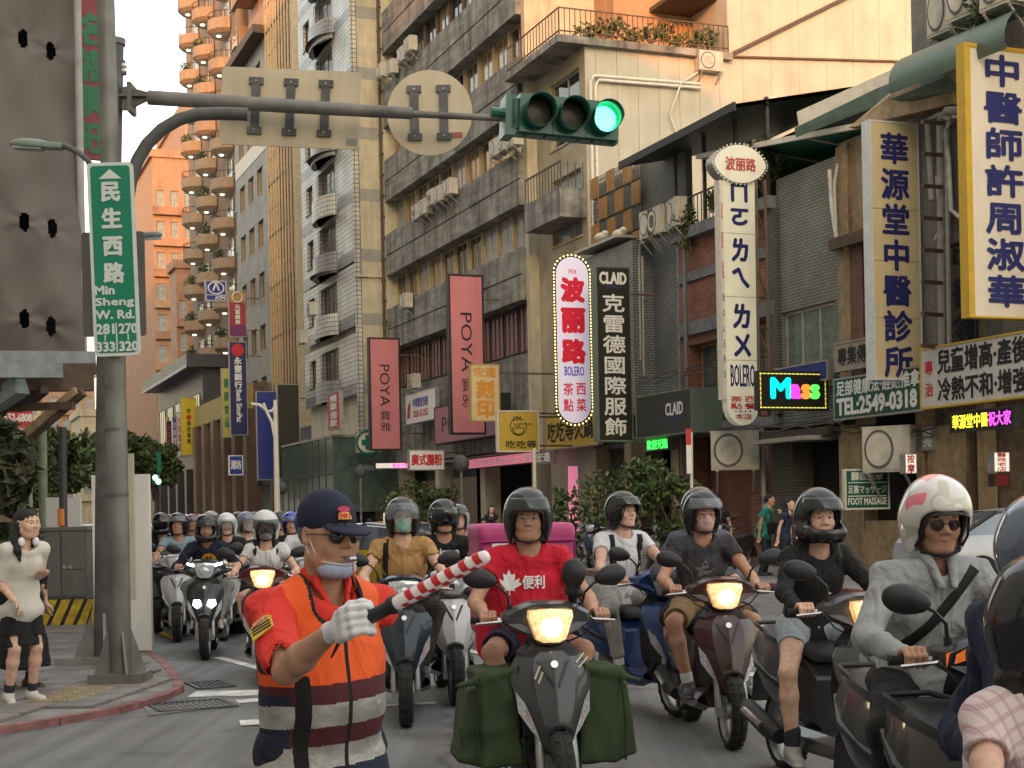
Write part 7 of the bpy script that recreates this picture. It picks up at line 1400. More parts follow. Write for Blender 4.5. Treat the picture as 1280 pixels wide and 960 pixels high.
# white boards, strip
WB = mat('white_board', (.68, .65, .60), .6, var=.06, scale=1.5, stain=.1)
def board(label, x0, y0, x1, y1, d, m=WB, th=.05, name='white_board', cat='board'):
    a, c = at(x0, y0, d), at(x1, y1, d); t = thing(name, label, cat, ((a.x + c.x) / 2, d, c.z)); b = MB(); b.box(-(c.x - a.x) / 2, (c.x - a.x) / 2, 0, th, 0, a.z - c.z); b.obj('panel', m, t); return t
db = 16.9; board('tall white board standing behind the two street poles', 114, 594, 190, 813, 1.5 * 1850 / (815 - 650), WB, .09)
board('narrow beige plate strapped to the right of the pale pole', 158, 567, 170, 750, 14.7, CREAM, .04, 'metal_plate', 'plate'); board('smaller white board above the grey cabinet, left one', 57, 622, 76, 663, 23, WB); board('smaller white board above the grey cabinet, right one', 80, 622, 101, 663, 23, WB)
# cabinet
dc = 21.2; a, c = at(43, 664, dc), at(110, 786, dc); zt_, zm = a.z, at(80, 748, dc).z; t = thing('utility_cabinet', 'grey metal utility cabinet standing on a striped concrete block', 'cabinet', ((a.x + c.x) / 2, dc, 0)); W = (c.x - a.x) / 2; UG = mat('cabinet_grey', (.17, .165, .155), .5, .2, var=.1, stain=.15)
b = MB(); b.box(-W, W, 0, .6, zm, zt_); b.box(-W - .03, W + .03, -.03, .63, zt_, zt_ + .05); b.obj('housing', UG, t)
for x0, x1, z0, z1 in ((-W + .02, .0, zm + .03, zt_ - .02), (.02, W - .02, zm + .42, zt_ - .02), (.02, W - .02, zm + .03, zm + .40)): b = MB(); b.box(x0, x1, -.02, 0, z0, z1); d_ = b.obj('door', UG, t)
b = MB(); [b.tube([(x, -.03, zm + .45), (x, -.02, zm + .45)], .03, 12) for x in (.06, .14)]; b.obj('lock', STEEL, t)
t = thing('striped_block', 'concrete block painted with yellow and black diagonal stripes under the cabinet', 'concrete block', ((a.x + c.x) / 2 + .03, dc - .12, 0)); W += .1; b = MB(); b.box(-W, W, 0, .8, .02, zm); b.obj('block', mat('black_paint', (.03, .03, .03), .7, var=.3), t); b = MB(); n_ = 5
for i in range(n_): x = -W + .1 + i * (2 * W) / n_; q = [(x, .03), (x + .13, .03), (x + .32, zm - .01), (x + .19, zm - .01)]; q = [(min(max(px1, -W), W), z) for px1, z in q]; b.add([Vector((px1, -.004, z)) for px1, z in q], [(0, 1, 2, 3)])
b.obj('stripe', YEL, t)
for x, y0, y1, d, r, m, lab in ((78, 534, 662, 22, .06, IRON, 'short dark post with an orange band beside the cabinet'), (53, 535, 662, 24, .07, mat('bamboo_green', (.20, .22, .14), .6, var=.2), 'pale green upright pole left of the dark post'), (24, 575, 760, 20, .035, IRON, 'thin dark railing post behind the pedestrian'), (38, 575, 760, 22, .03, GP, 'thin pale post further right behind the pedestrian')):
    p0 = at(x, y1, d); p0.z = max(p0.z, .0) if y1 < 700 else .03; o = pole('post', lab, [Vector((p0.x, p0.y, 0.02)), at(x, y0, d)], r, m, 'post')
    if 'orange' in lab: b = MB(); b.lathe([(r + .01, 0), (r + .01, .25)], 14, Matrix.Translation(at(x, 657, d))); b.obj('reflective_band', AMB, o)
# right side posts, mirrors
def mirror_post(x, yc, d, r, label, ytop=None, m=PGL, nd=None): p = at(x, yc, d); o = pole('mirror_post', label, [Vector((p.x, p.y + .06, .05)), at(x, ytop or yc - 10, d) + Vector((0, .06, 0))], .04, m, 'traffic mirror'); b = MB(); b.lathe([(r * .2, .03), (r * .8, .02), (r, -.02), (r * 1.05, -.05)], 22, Matrix.Translation(p) @ Matrix.Rotation(R(90), 4, 'X')); b.obj('mirror_back', IRON, o, 50); return o
mirror_post(576, 579, 40, .22, 'dark round traffic mirror on a thin post in front of the pink strip'); mirror_post(450, 590, 52, .2, 'small dark round mirror post left of the dark shop awning'); mirror_post(351, 610, 47, .2, 'dark round mirror on the white curved lamp post')
t = thing('street_lamp', 'white street lamp post with two curved arms in front of the blue sign', 'street lamp', (0, 0, 0)); d = 46; p = at(347, 640, d); MB().tube([(p.x, p.y, .05), at(345, 560, d), at(344, 500, d)], [.11, .08, .06], 10).obj('shaft', SOF, t, 50); [MB().tube([at(x, y, d) for x, y in q], .05, 8).obj('arm', SOF, t, 50) for q in (((343, 545), (340, 528), (332, 512), (324, 506), (314, 505)), ((344, 508), (340, 514), (333, 514), (329, 504)))]
t = thing('sign_post', 'striped post with a red topped narrow street sign beside the tailor tree', 'sign post', (0, 0, 0)); d = 32; p = at(864, 640, d); MB().tube([(p.x, p.y, .1), at(864, 540, d)], .035, 8).obj('shaft', SOF, t, 50); b = MB(); a, c = at(857, 536, d), at(862, 592, d); b.box(a.x, c.x + .04, d - .06, d - .04, c.z, a.z); b.obj('plate', WHT, t); b = MB(); b.box(a.x, c.x + .04, d - .07, d - .06, a.z - .35, a.z); b.obj('red_top', REDI, t)
pole('sign_post', 'thin white post with a narrow plate right of the square yellow sign', [Vector((at(668, 640, 42).x, 42, .1)), at(668, 560, 42)], .05, SOF, 'sign post')
t = thing('traffic_sign_gantry', 'far green direction signs on a curved arm over the street', 'road sign', (0, 0, 0)); d = 95; MB().tube([at(201, 650, d), at(200, 580, d), at(196, 568, d), at(186, 563, d), at(170, 562, d)], .09, 8).obj('arm', PBL, t, 50); [MB().box(at(x0, y0, d).x, at(x1, y1, d).x, d - .3, d - .2, at(x1, y1, d).z, at(x0, y0, d).z).obj('plate', m, t) for x0, y0, x1, y1, m in ((158, 561, 173, 571, GS), (174, 561, 180, 572, BI2), (197, 565, 203, 591, GS))]
t = thing('traffic_light', 'far traffic light with two green lamps hanging near the trees', 'traffic light', (0, 0, 0)); MB().box(at(191, 600, 92).x, at(201, 600, 92).x, 91.8, 92.1, at(196, 606, 92).z, at(196, 593, 92).z).obj('housing', IRON, t); b = MB(); [b.ell(at(x, y, 91.7), (.17, .05, .17), 10, 6) for x, y in ((194, 597), (198, 602))]; b.obj('lens', LEDH, t)
t = thing('street_lamp', 'thin far lamp post with a green light left of the poles', 'street lamp', (0, 0, 0)); d = 80; MB().tube([at(98, 650, d), at(97, 580, d), at(93, 574, d), at(83, 573, d)], .07, 8).obj('shaft', SOF, t, 50); MB().ell(at(98, 596, d - .3), (.3, .1, .3), 10, 6).obj('lens', LEDH, t)

# ---------------- cars ----------------
CG = mat('car_window', (.13, .16, .19), .04, .3, var=0, coat=1); CARW = []
def make_car(name='car'):
    t = thing(name, 'x', 'car'); b = MB(); rows = []
    for y, hw, z0, z1 in [(-2.28, .62, .38, .58), (-2.2, .78, .28, .70), (-1.9, .86, .22, .78), (-1.2, .89, .20, .92), (-.5, .90, .20, .96), (.8, .90, .20, .98), (1.7, .88, .22, .98), (2.15, .82, .28, .94), (2.28, .70, .42, .85)]:
        rows.append([Vector((x * hw, y, z0 + f * (z1 - z0))) for x, f in [(-.8, 0), (-.98, .12), (-1, .55), (-.97, .8), (-.86, 1), (0, 1.03), (.86, 1), (.97, .8), (1, .55), (.98, .12), (.8, 0)]])
    b.loft(rows, close=True, caps=True); b.obj('body', paint('silver', (.45, .47, .5)), t, 35)
    st_ = [(-1.05, .76, .90), (-.25, .64, 1.38), (.3, .65, 1.43), (1.0, .63, 1.39), (1.85, .74, .96)]
    b = MB(); b.loft([[Vector((sx * hw * k, y, .9 + (z - .9) * f)) for sx, k, f in [(-1, 1.12, 0), (-1, 1.0, .88), (-1, .86, 1), (1, .86, 1), (1, 1.0, .88), (1, 1.12, 0)]] for y, hw, z in st_]); b.obj('windows', CG, t, 30)
    b = MB(); b.loft([[Vector((x * hw, y, z + .012 - .04 * abs(x) ** 4)) for x in (-.93, -.5, 0, .5, .93)] for y, hw, z in [(-.28, .65, 1.375), (.3, .66, 1.43), (1.02, .64, 1.38)]]); b.obj('roof', paint('silver', (.45, .47, .5)), t, 60)
    b = MB()
    for sx in (-1, 1): b.tube([(sx * .86, -1.05, .91), (sx * .645, -.25, 1.37)], .03, 5); b.tube([(sx * .73, .35, .93), (sx * .65, .35, 1.42)], .03, 5); b.tube([(sx * .83, 1.85, .95), (sx * .635, 1.0, 1.38)], .04, 5)
    b.obj('pillar', BLK, t)
    for x in (-.8, .8):
        for y in (-1.4, 1.4): b = MB(); b.lathe([(.1, -.11), (.30, -.11), (.33, -.06), (.33, .06), (.30, .11), (.1, .11)], 22, Matrix.Translation((x, y, .33)) @ Matrix.Rotation(R(90), 4, 'Y')); w_ = b.obj('wheel', RUB, t, 40); b = MB(); b.lathe([(.19, -.115), (.2, .115)], 16, Matrix.Translation((x, y, .33)) @ Matrix.Rotation(R(90), 4, 'Y')); b.obj('rim', ALU, w_)
    for sx in (-1, 1): b = MB(); b.loft([[Vector((sx * x, y, z)) for x, y in [(.42, -2.27), (.62, -2.22), (.82, -2.02)]] for z in (.60, .74)]); b.obj('headlight', LENS, t); b = MB(); b.ell((sx * 1.0, -.75, .98), (.11, .06, .08), 10, 6); b.obj('wing_mirror', BLK, t)
    b = MB(); b.box(-.45, .45, -2.305, -2.26, .36, .56); b.obj('grille', BLK, t); b = MB(); b.box(-.22, .22, -2.32, -2.30, .40, .50); b.obj('number_plate', WHT, t); return t
_car = []
def place_car(label, x, d, rz, name, col, taxi=False, head=False):
    t = make_car() if not _car else copy_tree(_car[0]); _car.append(t); t['label'] = label; t['group'] = 'cars waiting in the street'; t.location = (((x - CX) / F) * d, d, 0); t.rotation_euler = (0, 0, rz)
    for c in t.children:
        if c.name.split('.')[0] in ('body', 'roof'): c.material_slots[0].link = 'OBJECT'; c.material_slots[0].material = paint(name, col)
        if head and c.name.startswith('headlight'): c.material_slots[0].link = 'OBJECT'; c.material_slots[0].material = LENS_ON
    if taxi: b = MB(); b.box(-.25, .25, .1, .3, 1.44, 1.58); b.obj('roof_light', mat('taxi_light', (.7, .65, .5), .4, emit=.2), t)
place_car('white car leftmost behind the riders, next to the poles', 205, 34, PHI, 'car_white', (.6, .62, .65)); place_car('grey blue car with a wide windscreen behind the smiley shirt rider', 245, 27.5, PHI, 'car_blue', (.35, .42, .5)); place_car('pale car behind the white helmets', 300, 33, PHI, 'car_pale', (.5, .53, .56)); place_car('yellow taxi with roof light far behind the crowd', 255, 50, PHI, 'car_yellow', (.55, .36, .03), True); place_car('yellow taxi partly hidden behind the tan shirted rider', 508, 25, PHI + .5, 'car_yellow', (.55, .36, .03), True)
place_car('pale blue car behind the blue helmet riders', 395, 29, PHI, 'car_pale', (.5, .53, .56)); place_car('silver car parked at the right kerb behind the white helmet', 1285, 26.5, PHI + R(80), 'car_silver', (.5, .52, .56)); place_car('white van like car with lit headlamps left of the poles', 112, 52, PHI - .1, 'car_white', (.6, .62, .65), head=True); place_car('pale far car at the left edge of the street', 40, 60, PHI, 'car_pale', (.5, .53, .56)); place_car('dark far car behind the trees', 165, 60, PHI, 'car_dark', (.05, .06, .07)); place_car('grey car in the second row near the bank block', 180, 44, PHI, 'car_grey', (.3, .32, .35))

# ---------------- riders ----------------
def X(x, d): return (x - CX) / F * d
def rider(key, x, d, rz, slabel, plabel, col, kind='commuter', light=None, sgroup='scooters waiting at the stop line', pgroup='riders waiting on scooters', sscale=1.0, **k):
    rz = R(rz); loc = (X(x, d), d, 0); s = place_scooter(key, kind, loc, rz, ' '.join(slabel.split()[:16]), col, light, sgroup); s.scale = (sscale,) * 3
    p, J = person(plabel, loc, rz, group=pgroup, **k); return s, p, J
BLKH = (.012, .012, .014); DK = (.02, .02, .022)
# red shirt rider
sA, pA_, J = rider('charcoal', 663, 7.95, 9, 'black scooter with a glowing headlamp and green bags, foremost in the middle', 'rider in a red printed T-shirt with glasses and a black open helmet', (.045, .048, .053), light=True, h=.008, face='o', skin='tan', shirt=(.50, .012, .03), helm=BLKH, glasses='clear', fat=.9, legs=(.02, .022, .05), leglen=.8, size=1.03, look=(R(3), 0, R(-9)), visor='brow', wr=.006)
print_on(J['shirt'], pA_, '便利', WHT, -.045, .075, 1.135, 1.205, .03)
leaf = [(0, .10), (.015, .06), (.04, .07), (.035, .02), (.07, .035), (.06, .01), (.085, -.005), (.03, -.04), (.035, -.055), (.004, -.05), (.004, -.085), (-.004, -.085), (-.004, -.05), (-.035, -.055), (-.03, -.04), (-.085, -.005), (-.06, .01), (-.07, .035), (-.035, .02), (-.04, .07), (-.015, .06)]
print_on(J['shirt'], pA_, '', WHT, 0, 0, 0, 0, poly=[(x * .8 - .115, z * .75 + 1.165) for x, z in leaf], name='maple_leaf_print')
CANV = mat('green_canvas', (.035, .052, .022), .85, var=.2, scale=5, bump=.10, bscale=160)
for sx, lab in ((-1, 'dark green canvas bag hanging on the left of the black scooter'), (1, 'dark green canvas bag hanging on the right of the black scooter')):
    t = thing('canvas_bag', lab, 'bag', tuple(sA.location), sA.rotation_euler.z, 'green canvas bags'); q = SD(); M = Matrix.Rotation(R(3 * sx), 4, 'Y'); q.box((sx * .26, -.30, .51), (.108, .20, .25), .03, .02, M); q.box((sx * .37, -.26, .47), (.08, .18, .20), .03, .03, Matrix.Rotation(R(-8 * sx), 4, 'Y')); q.cone((sx * .18, -.5, .76), (sx * .46, -.46, .68), .025, .02, .03)
    q.box((sx * .27, -.38, .52), (.09, .18, .008), .002, .006, Matrix.Rotation(R(80), 4, 'X'), mode='s'); link('canvas', np_mesh('canvas', [q.build(.0085, .013, .13, 5 + sx)], CANV), t); b = MB(); b.tube([(sx * .14, -.52, .25), (sx * .15, -.545, .5), (sx * .17, -.53, .78)], .007, 5); b.tube([(sx * .38, -.50, .28), (sx * .38, -.505, .5), (sx * .36, -.50, .72)], .006, 5); b.obj('seam', mat('seam_green', (.02, .03, .014), .9), t)
PKB = mat('pink_box_fabric', (.44, .06, .19), .55, var=.12, scale=4, bump=.15, bscale=90); t = thing('delivery_box', 'large pink insulated delivery box behind the red shirted rider', 'delivery box', (X(650, 9.3), 9.3, 0), R(9)); q = SD(); q.box((0, 0, 1.12), (.30, .26, .34), .05, .01); q.box((0, 0, 1.43), (.305, .265, .05), .04, .02); link('case', np_mesh('case', [q.build(.012, .004, .3)], PKB), t); b = MB(); [b.tube([(-.30, -.27, z), (.30, -.27, z)], .008, 5) for z in (1.37, .84)]; [b.tube([(x, -.27, .84), (x, -.27, 1.37)], .008, 5) for x in (-.29, .29)]; b.obj('piping', mat('dark_pink', (.22, .01, .09), .6), t)
b = MB(); b.box(-.2, .2, -.3, .3, .74, .80); b.obj('rack', BLK, t); b = MB(); b.box(-.22, -.12, -.272, -.262, 1.28, 1.36); b.obj('white_print', WHT, t)
t = thing('phone_holder', 'black rounded rain cover of a phone holder on the black scooter handlebar', 'phone holder', tuple(sA.location), sA.rotation_euler.z); q = SD(); q.ell((.135, -.47, 1.235), (.062, .045, .075)); q.cone((.135, -.44, 1.16), (.14, -.41, 1.08), .035, .02, .03); q.cone((.11, -.45, 1.14), (.17, -.45, 1.13), .02, .02, .02); link('cover', np_mesh('cover', [q.build(.006)], BLK), t)
# brown scooter
sB, pB_, J = rider('brown', 882, 10.15, 5, 'dark maroon brown scooter with a lit headlamp, right of the centre', 'rider in a charcoal T-shirt with a pink checked mask and black helmet', (.055, .022, .022), light=True, h=.009, face='m', skin='tan', shirt=(.045, .045, .048), helm=BLKH, glasses='clear', mask=(.55, .36, .34), legs=(.26, .17, .085), leglen=.92, visor='brow', mvis=CLEARV, feet=((-.17, -.12, .36), (.20, -.1, .36)), look=(R(4), 0, R(6)), shoe=(.05, .05, .055), size=1.02, bare='white')
print_on(J['shirt'], pB_, '★', mat('grey_print', (.14, .14, .15), .8), -.10, .10, 1.06, 1.2, 0); b = MB(); q = Vector((.02, -.47, .86))
for c in sB.children:
    if c.name.startswith('headlight'): pass
p2, J2 = person('pillion passenger mostly hidden behind the pink masked rider', (X(879, 10.75), 10.75, 0), R(5), h=.012, helm=(.05, .05, .055), shirt=(.10, .10, .13), sleeve=1.9, visor='brow', hands=((-.2, -.1, 1.05), (.2, -.1, 1.05)), feet=((-.22, -.05, .36), (.22, -.05, .36)), sit=.84, skin='mid', legs=DK, look=(0, 0, R(15)), group='riders waiting on scooters')
# tan shirt
sC, pC_, J = rider('midnight', 503, 11.45, 4, 'dark blue black scooter with an unlit headlamp beside the officer', 'rider in a tan T-shirt with a mint green mask and raised visor', (.018, .028, .042), h=.009, skin='fair', shirt=(.42, .235, .09), helm=BLKH, glasses='clear', mask=(.22, .42, .33), legs=(.045, .035, .03), leglen=1.95, visor='half', mvis=CLEARV, look=(R(-4), 0, R(3)), size=1.04, feet=((-.2, -.1, .36), None), strap=[(-.13, 1.36, -.15, 1.0, .04)])
# black printed shirt, white scooter
sD, pD_, J = rider('pearl', 556, 12.6, 8, 'white scooter between the tan shirted rider and the black scooter', 'rider in a black printed T-shirt with a dark visor helmet', (.62, .62, .62), h=.011, skin='tan', shirt=(.012, .012, .012), helm=BLKH, visor='dark', mvis=VISD, legs=DK, leglen=1.9, eyes=False, look=(0, 0, R(4)), size=1.02); print_on(J['shirt'], pD_, 'Rakuten', WHT, -.12, .12, 1.20, 1.25, .03, off=.012)
# white shirt
sE, pE_, J = rider('blue', 790, 11.6, 24, 'blue scooter with a grey underside ridden by the white shirted man', 'bareheaded looking man in a white T-shirt with backpack straps and black open helmet', (.02, .06, .20), h=.009, skin='fair', shirt=(.60, .60, .62), helm=BLKH, visor='brow', mvis=VISD, legs=(.30, .29, .27), leglen=1.75, size=1.06, lean=.08, look=(R(-3), 0, R(12)), strap=[(-.125, 1.40, -.115, 1.02, .045), (.125, 1.40, .115, 1.02, .045)], shoe=(.02, .02, .02), bare='white', feet=((-.2, -.12, .34), (.2, -.15, .36)))
pE_['label'] = 'man in a white T-shirt with black backpack straps and an open black helmet'
# woman in black cardigan
sF, pF_, J = rider('slate', 1034, 8.1, 12, 'dark grey scooter with a glowing headlamp ridden by the woman in black', 'woman in a black cardigan and pale shorts with a full face helmet', (.06, .062, .066), light=True, h=.008, face='f', skin='fair', shirt=(.014, .014, .015), sleeve=1.85, helm=BLKH, hstyle='full', visor='brow', mvis=VIS, legs=(.32, .36, .40), leglen=.55, hair='below', size=.97, look=(R(2), 0, R(-4)), feet=((-.24, -.02, .24), (.15, -.15, .36)), shoe=(.30, .28, .26), wr=.005, lean=.10)
b = MB(); print_on(J['shirt'], pF_, '', SOF, 0, 0, 0, 0, poly=[(-.012, 1.265), (.004, 1.268), (.035, 1.20), (.05, 1.06), (.035, 1.06), (.02, 1.19)], name='white_neckline'); s_ = SD(); an = J[('an', 0)]; s_.cone(an + Vector((0, 0, -.02)), an + Vector((0, -.01, .09)), .040, .044, .01); link('sock', np_mesh('sock', [s_.build(.008)], mat('sock_dark', (.03, .03, .035))), pF_)
# grey jacket man
gh = mat('white_pink_helmet', (.60, .58, .56), .2, coat=1, var=.04); nt = gh.node_tree; nz = nt.nodes.new('ShaderNodeTexNoise'); tcn = nt.nodes.new('ShaderNodeTexCoord'); nz.inputs['Scale'].default_value = 6.5; nz.inputs['Detail'].default_value = 1; cr = nt.nodes.new('ShaderNodeValToRGB'); cr.color_ramp.interpolation = 'CONSTANT'; e = cr.color_ramp.elements; e[0].position = 0; e[0].color = (.62, .60, .57, 1); e[1].position = .57; e[1].color = (.70, .16, .22, 1); n_ = e.new(.66); n_.color = (.62, .60, .57, 1); n_ = e.new(.42); n_.color = (.48, .46, .36, 1); n_ = e.new(.47); n_.color = (.62, .60, .57, 1); nt.links.new(tcn.outputs['Object'], nz.inputs[0]); nt.links.new(nz.outputs[0], cr.inputs[0]); nt.links.new(cr.outputs[0], nt.nodes['Principled BSDF'].inputs['Base Color'])
sG, pG_, J = rider('graphite', 1180, 5.6, 9, 'near dark grey scooter with an orange indicator ridden by the man in the grey jacket', 'man in a pale grey zip jacket with a white and pink patterned helmet', (.035, .04, .045), h=.008, skin='tan', shirt=(.30, .31, .31), sleeve=1.92, helm=gh, visor=None, glasses='sun', legs=(.012, .012, .013), leglen=1.95, size=1.0, look=(R(12), 0, R(-6)), strap=[(-.12, 1.0, .14, 1.30, .04)], wr=.009, feet=((-.22, -.02, .3), None), lean=.14, sit=.79)
s_ = SD(); HMg = J['HM']; s_.cone(J['nk'] + Vector((-.05, -.06, .01)), J['nk'] + Vector((-.02, -.12, -.10)), .022, .014, .02); s_.cone(J['nk'] + Vector((.05, -.06, .01)), J['nk'] + Vector((.03, -.12, -.10)), .022, .014, .02); s_.cone(J['nk'] + Vector((-.065, -.02, .02)), J['nk'] + Vector((.065, -.02, .02)), .03, .03, .03); link('collar', np_mesh('collar', [s_.build(.007)], mat('cloth_120_124_124', (.3, .31, .31))), pG_)
for sx in (-1, 1):                                   # amber indicators on the handlebar cowl
    b = MB(); b.loft([[Vector((sx * x, -.545 + .45 * x, z + dz)) for x, z in [(.08, 1.045), (.15, 1.035), (.215, 1.01)]] for dz in (-.028, .0, .018)]); b.obj('indicator', mat('amber_glow', (.8, .18, .03), .15, var=.2, scale=60, emit=.12, coat=1), sG)
# right edge riders
rider('black', 1304, 4.6, 14, 'black scooter at the right edge in front of the grey jacket man', 'rider in dark navy clothes with a glossy grey helmet cut by the right edge', (.02, .02, .022), h=.009, skin='tan', shirt=(.018, .022, .045), sleeve=1.9, helm=mat('blue_grey_helmet', (.10, .13, .18), .14, coat=1, var=.05), visor='up', legs=(.02, .025, .05), leglen=1.95, size=.94, sit=.74, look=(R(5), 0, R(10)), lean=.2, wr=.008, hands=((-.06, -.28, .93), None))
PLD = mat('plaid_cloth', (.5, .36, .33), .85, var=0); nt = PLD.node_tree; tcn = nt.nodes.new('ShaderNodeTexCoord'); mp = nt.nodes.new('ShaderNodeMapping'); mp.inputs['Rotation'].default_value = (0, R(20), 0); nt.links.new(tcn.outputs['Object'], mp.inputs[0]); ws = []
for ax_, sc, c2 in (('X', 9, (.42, .22, .22, 1)), ('Z', 9, (.42, .22, .22, 1)), ('X', 34, (.5, .5, .55, 1))): w = nt.nodes.new('ShaderNodeTexWave'); w.wave_type = 'BANDS'; w.bands_direction = ax_; w.inputs['Scale'].default_value = sc; nt.links.new(mp.outputs[0], w.inputs[0]); ws.append((w, c2))
prev = None
for w, c2 in ws:
    mx = nt.nodes.new('ShaderNodeMix'); mx.data_type = 'RGBA'; mx.blend_type = 'MIX'; mth = nt.nodes.new('ShaderNodeMath'); mth.operation = 'GREATER_THAN'; mth.inputs[1].default_value = .78; ml = nt.nodes.new('ShaderNodeMath'); ml.operation = 'MULTIPLY'; ml.inputs[1].default_value = .6; nt.links.new(w.outputs['Fac'], mth.inputs[0]); nt.links.new(mth.outputs[0], ml.inputs[0]); nt.links.new(ml.outputs[0], mx.inputs[0]); mx.inputs[6].default_value = (.62, .50, .47, 1); mx.inputs[7].default_value = c2
    if prev: nt.links.new(prev, mx.inputs[6])
    prev = mx.outputs[2]
nt.links.new(prev, nt.nodes['Principled BSDF'].inputs['Base Color'])
rider('jet', 1352, 3.05, 18, 'nearest scooter cut by the lower right corner, only a mirror showing', 'rider in a pale plaid shirt with a black helmet in the lower right corner', (.02, .02, .022), h=.008, face='f', skin='fair', mshirt=PLD, helm=BLKH, visor='half', mvis=CLEARV, legs=DK, size=.95, scale=.9, sscale=.88, sit=.76, hair='below', look=(R(6), 0, R(0)), lean=.1, wr=.004)
# left group
sK, pK_, J = rider('dark_teal', 258, 16.9, 8, 'black scooter with four white led lamps in the left crowd', 'rider in a navy shirt with a yellow smiling print and full face helmet', (.025, .028, .03), kind='led', h=.011, skin='tan', shirt=(.015, .018, .035), sleeve=1.2, helm=BLKH, hstyle='full', visor='brow', legs=(.25, .26, .24), leglen=1.9, sit=.76, size=.95, lean=.22, look=(R(8), 0, R(0)), eyes=False, shoe=(.42, .38, .3))
b = MB(); o = print_on(J['shirt'], pK_, '', mat('smiley_orange', (.60, .30, .02), .7), 0, 0, 0, 0, poly=[(.02 + .085 * math.cos(a), 1.07 + .085 * math.sin(a)) for a in [2 * math.pi * i / 20 for i in range(20)]], off=.01, name='smiley_print'); [print_on(J['shirt'], pK_, '', BLKI, 0, 0, 0, 0, poly=[(.02 + dx + .010 * math.cos(a), 1.095 + .026 * math.sin(a)) for a in [2 * math.pi * i / 10 for i in range(10)]], off=.016, name='smiley_eye') for dx in (-.02, .02)]
sL, pL_, J = rider('maroon', 331, 14.3, 6, 'maroon scooter with a lit headlamp left of the officer', 'woman in a white T-shirt with a white helmet, smoked visor and grey mask', (.07, .012, .014), light=True, h=.011, face='f', skin='fair', shirt=(.58, .57, .55), helm=(.55, .55, .55), visor='down', mvis=VIS, mask=(.2, .2, .24), legs=DK, leglen=.7, hair='below', eyes=False, size=.97, sit=.77, look=(R(4), 0, R(4)))
crowd = [ # x, d, rz, helmet, shirt, style, visor, sleeve, label hint, scooter colour, mask, light
 (222, 19.3, 10, BLKH, (.22, .30, .34), 'jet', 'brow', .6, 'glasses and a pale blue grey shirt, left of the smiley shirt rider', (.5, .5, .5), None, 0, 'pearl_b'),
 (201, 20.8, 8, BLKH, (.012, .012, .014), 'full', 'dark', 1.9, 'black clothes with a dark visor, leftmost in the crowd', (.05, .05, .05), (.02, .03, .12), 0, 'coal'),
 (283, 19.4, 6, (.6, .6, .6), (.015, .015, .016), 'jet', 'down', .6, 'a white helmet with an amber visor and open black shirt', (.3, .3, .3), None, 0, 'ash'),
 (264, 21.6, 8, (.25, .25, .25), (.4, .4, .4), 'jet', 'half', .6, 'a silver grey helmet behind the smiley shirt rider', (.05, .02, .02), None, 0, 'wine'),
 (307, 20.6, 4, (.12, .16, .22), (.5, .48, .45), 'jet', 'half', .6, 'a blue grey helmet, black and white mask and pale shirt', (.05, .05, .05), (.3, .3, .3), 0, 'coal2'),
 (298, 23.4, 6, BLKH, (.03, .03, .03), 'jet', 'brow', .6, 'a black cap helmet and green mask in the second row', (.3, .3, .3), (.1, .3, .2), 0, 'ash2'),
 (279, 27.2, 6, BLKH, (.1, .1, .1), 'jet', 'brow', .6, 'a black helmet in the third row near the pale cars', (.1, .1, .1), None, 0, 'c1'),
 (319, 27.8, 6, (.03, .02, .02), (.05, .02, .02), 'jet', None, .6, 'a small black helmet and bare face in the third row', (.1, .1, .1), None, 0, 'c2'),
 (330, 24.6, 6, (.62, .6, .56), (.25, .25, .25), 'full', 'half', .6, 'a cream white helmet towering behind the white shirted woman', (.1, .1, .1), None, 0, 'c3'),
 (350, 22.4, 6, BLKH, (.02, .02, .02), 'jet', 'half', .6, 'a black helmet tilted forward right of the cream helmet', (.1, .1, .1), None, 0, 'c4'),
 (364, 19.6, 6, (.02, .03, .35), (.015, .015, .015), 'jet', 'brow', .6, 'a shiny blue helmet and black shirt behind the officer', (.1, .1, .12), None, 0, 'c5'),
 (383, 16.9, 10, (.02, .06, .30), (.6, .6, .6), 'jet', 'half', .6, 'a blue helmet and white shirt half hidden by the officer', (.4, .4, .4), None, 0, 'c6'),
 (240, 25.5, 8, (.12, .03, .12), (.1, .1, .1), 'jet', 'brow', .6, 'a violet tinted helmet far behind the pale blue grey shirt', (.1, .1, .1), None, 0, 'c7'),
 (383, 30, 5, BLKH, (.05, .05, .05), 'jet', 'half', .6, 'a dark helmet far behind the officer cap', (.1, .1, .1), None, 0, 'c8'),
 (513, 19.8, 4, BLKH, (.05, .05, .05), 'jet', 'brow', .6, 'a small black helmet between the mint and the dark visor riders', (.1, .1, .1), None, 0, 'c9'),
 (573, 17.5, 4, (.35, .35, .36), (.3, .2, .2), 'jet', 'up', .6, 'a grey helmet and pink mask peeping behind the white scooter', (.1, .1, .1), (.55, .3, .32), 0, 'c10'),
 (345, 31, 5, BLKH, (.12, .12, .12), 'jet', None, .6, 'a small dark helmet far back near the white lamp post', (.1, .1, .1), None, 0, 'c11'),
 (411, 25, 5, (.3, .3, .3), (.1, .1, .14), 'full', 'half', .6, 'a grey helmet hidden behind the officer head', (.1, .1, .1), None, 0, 'c12')]
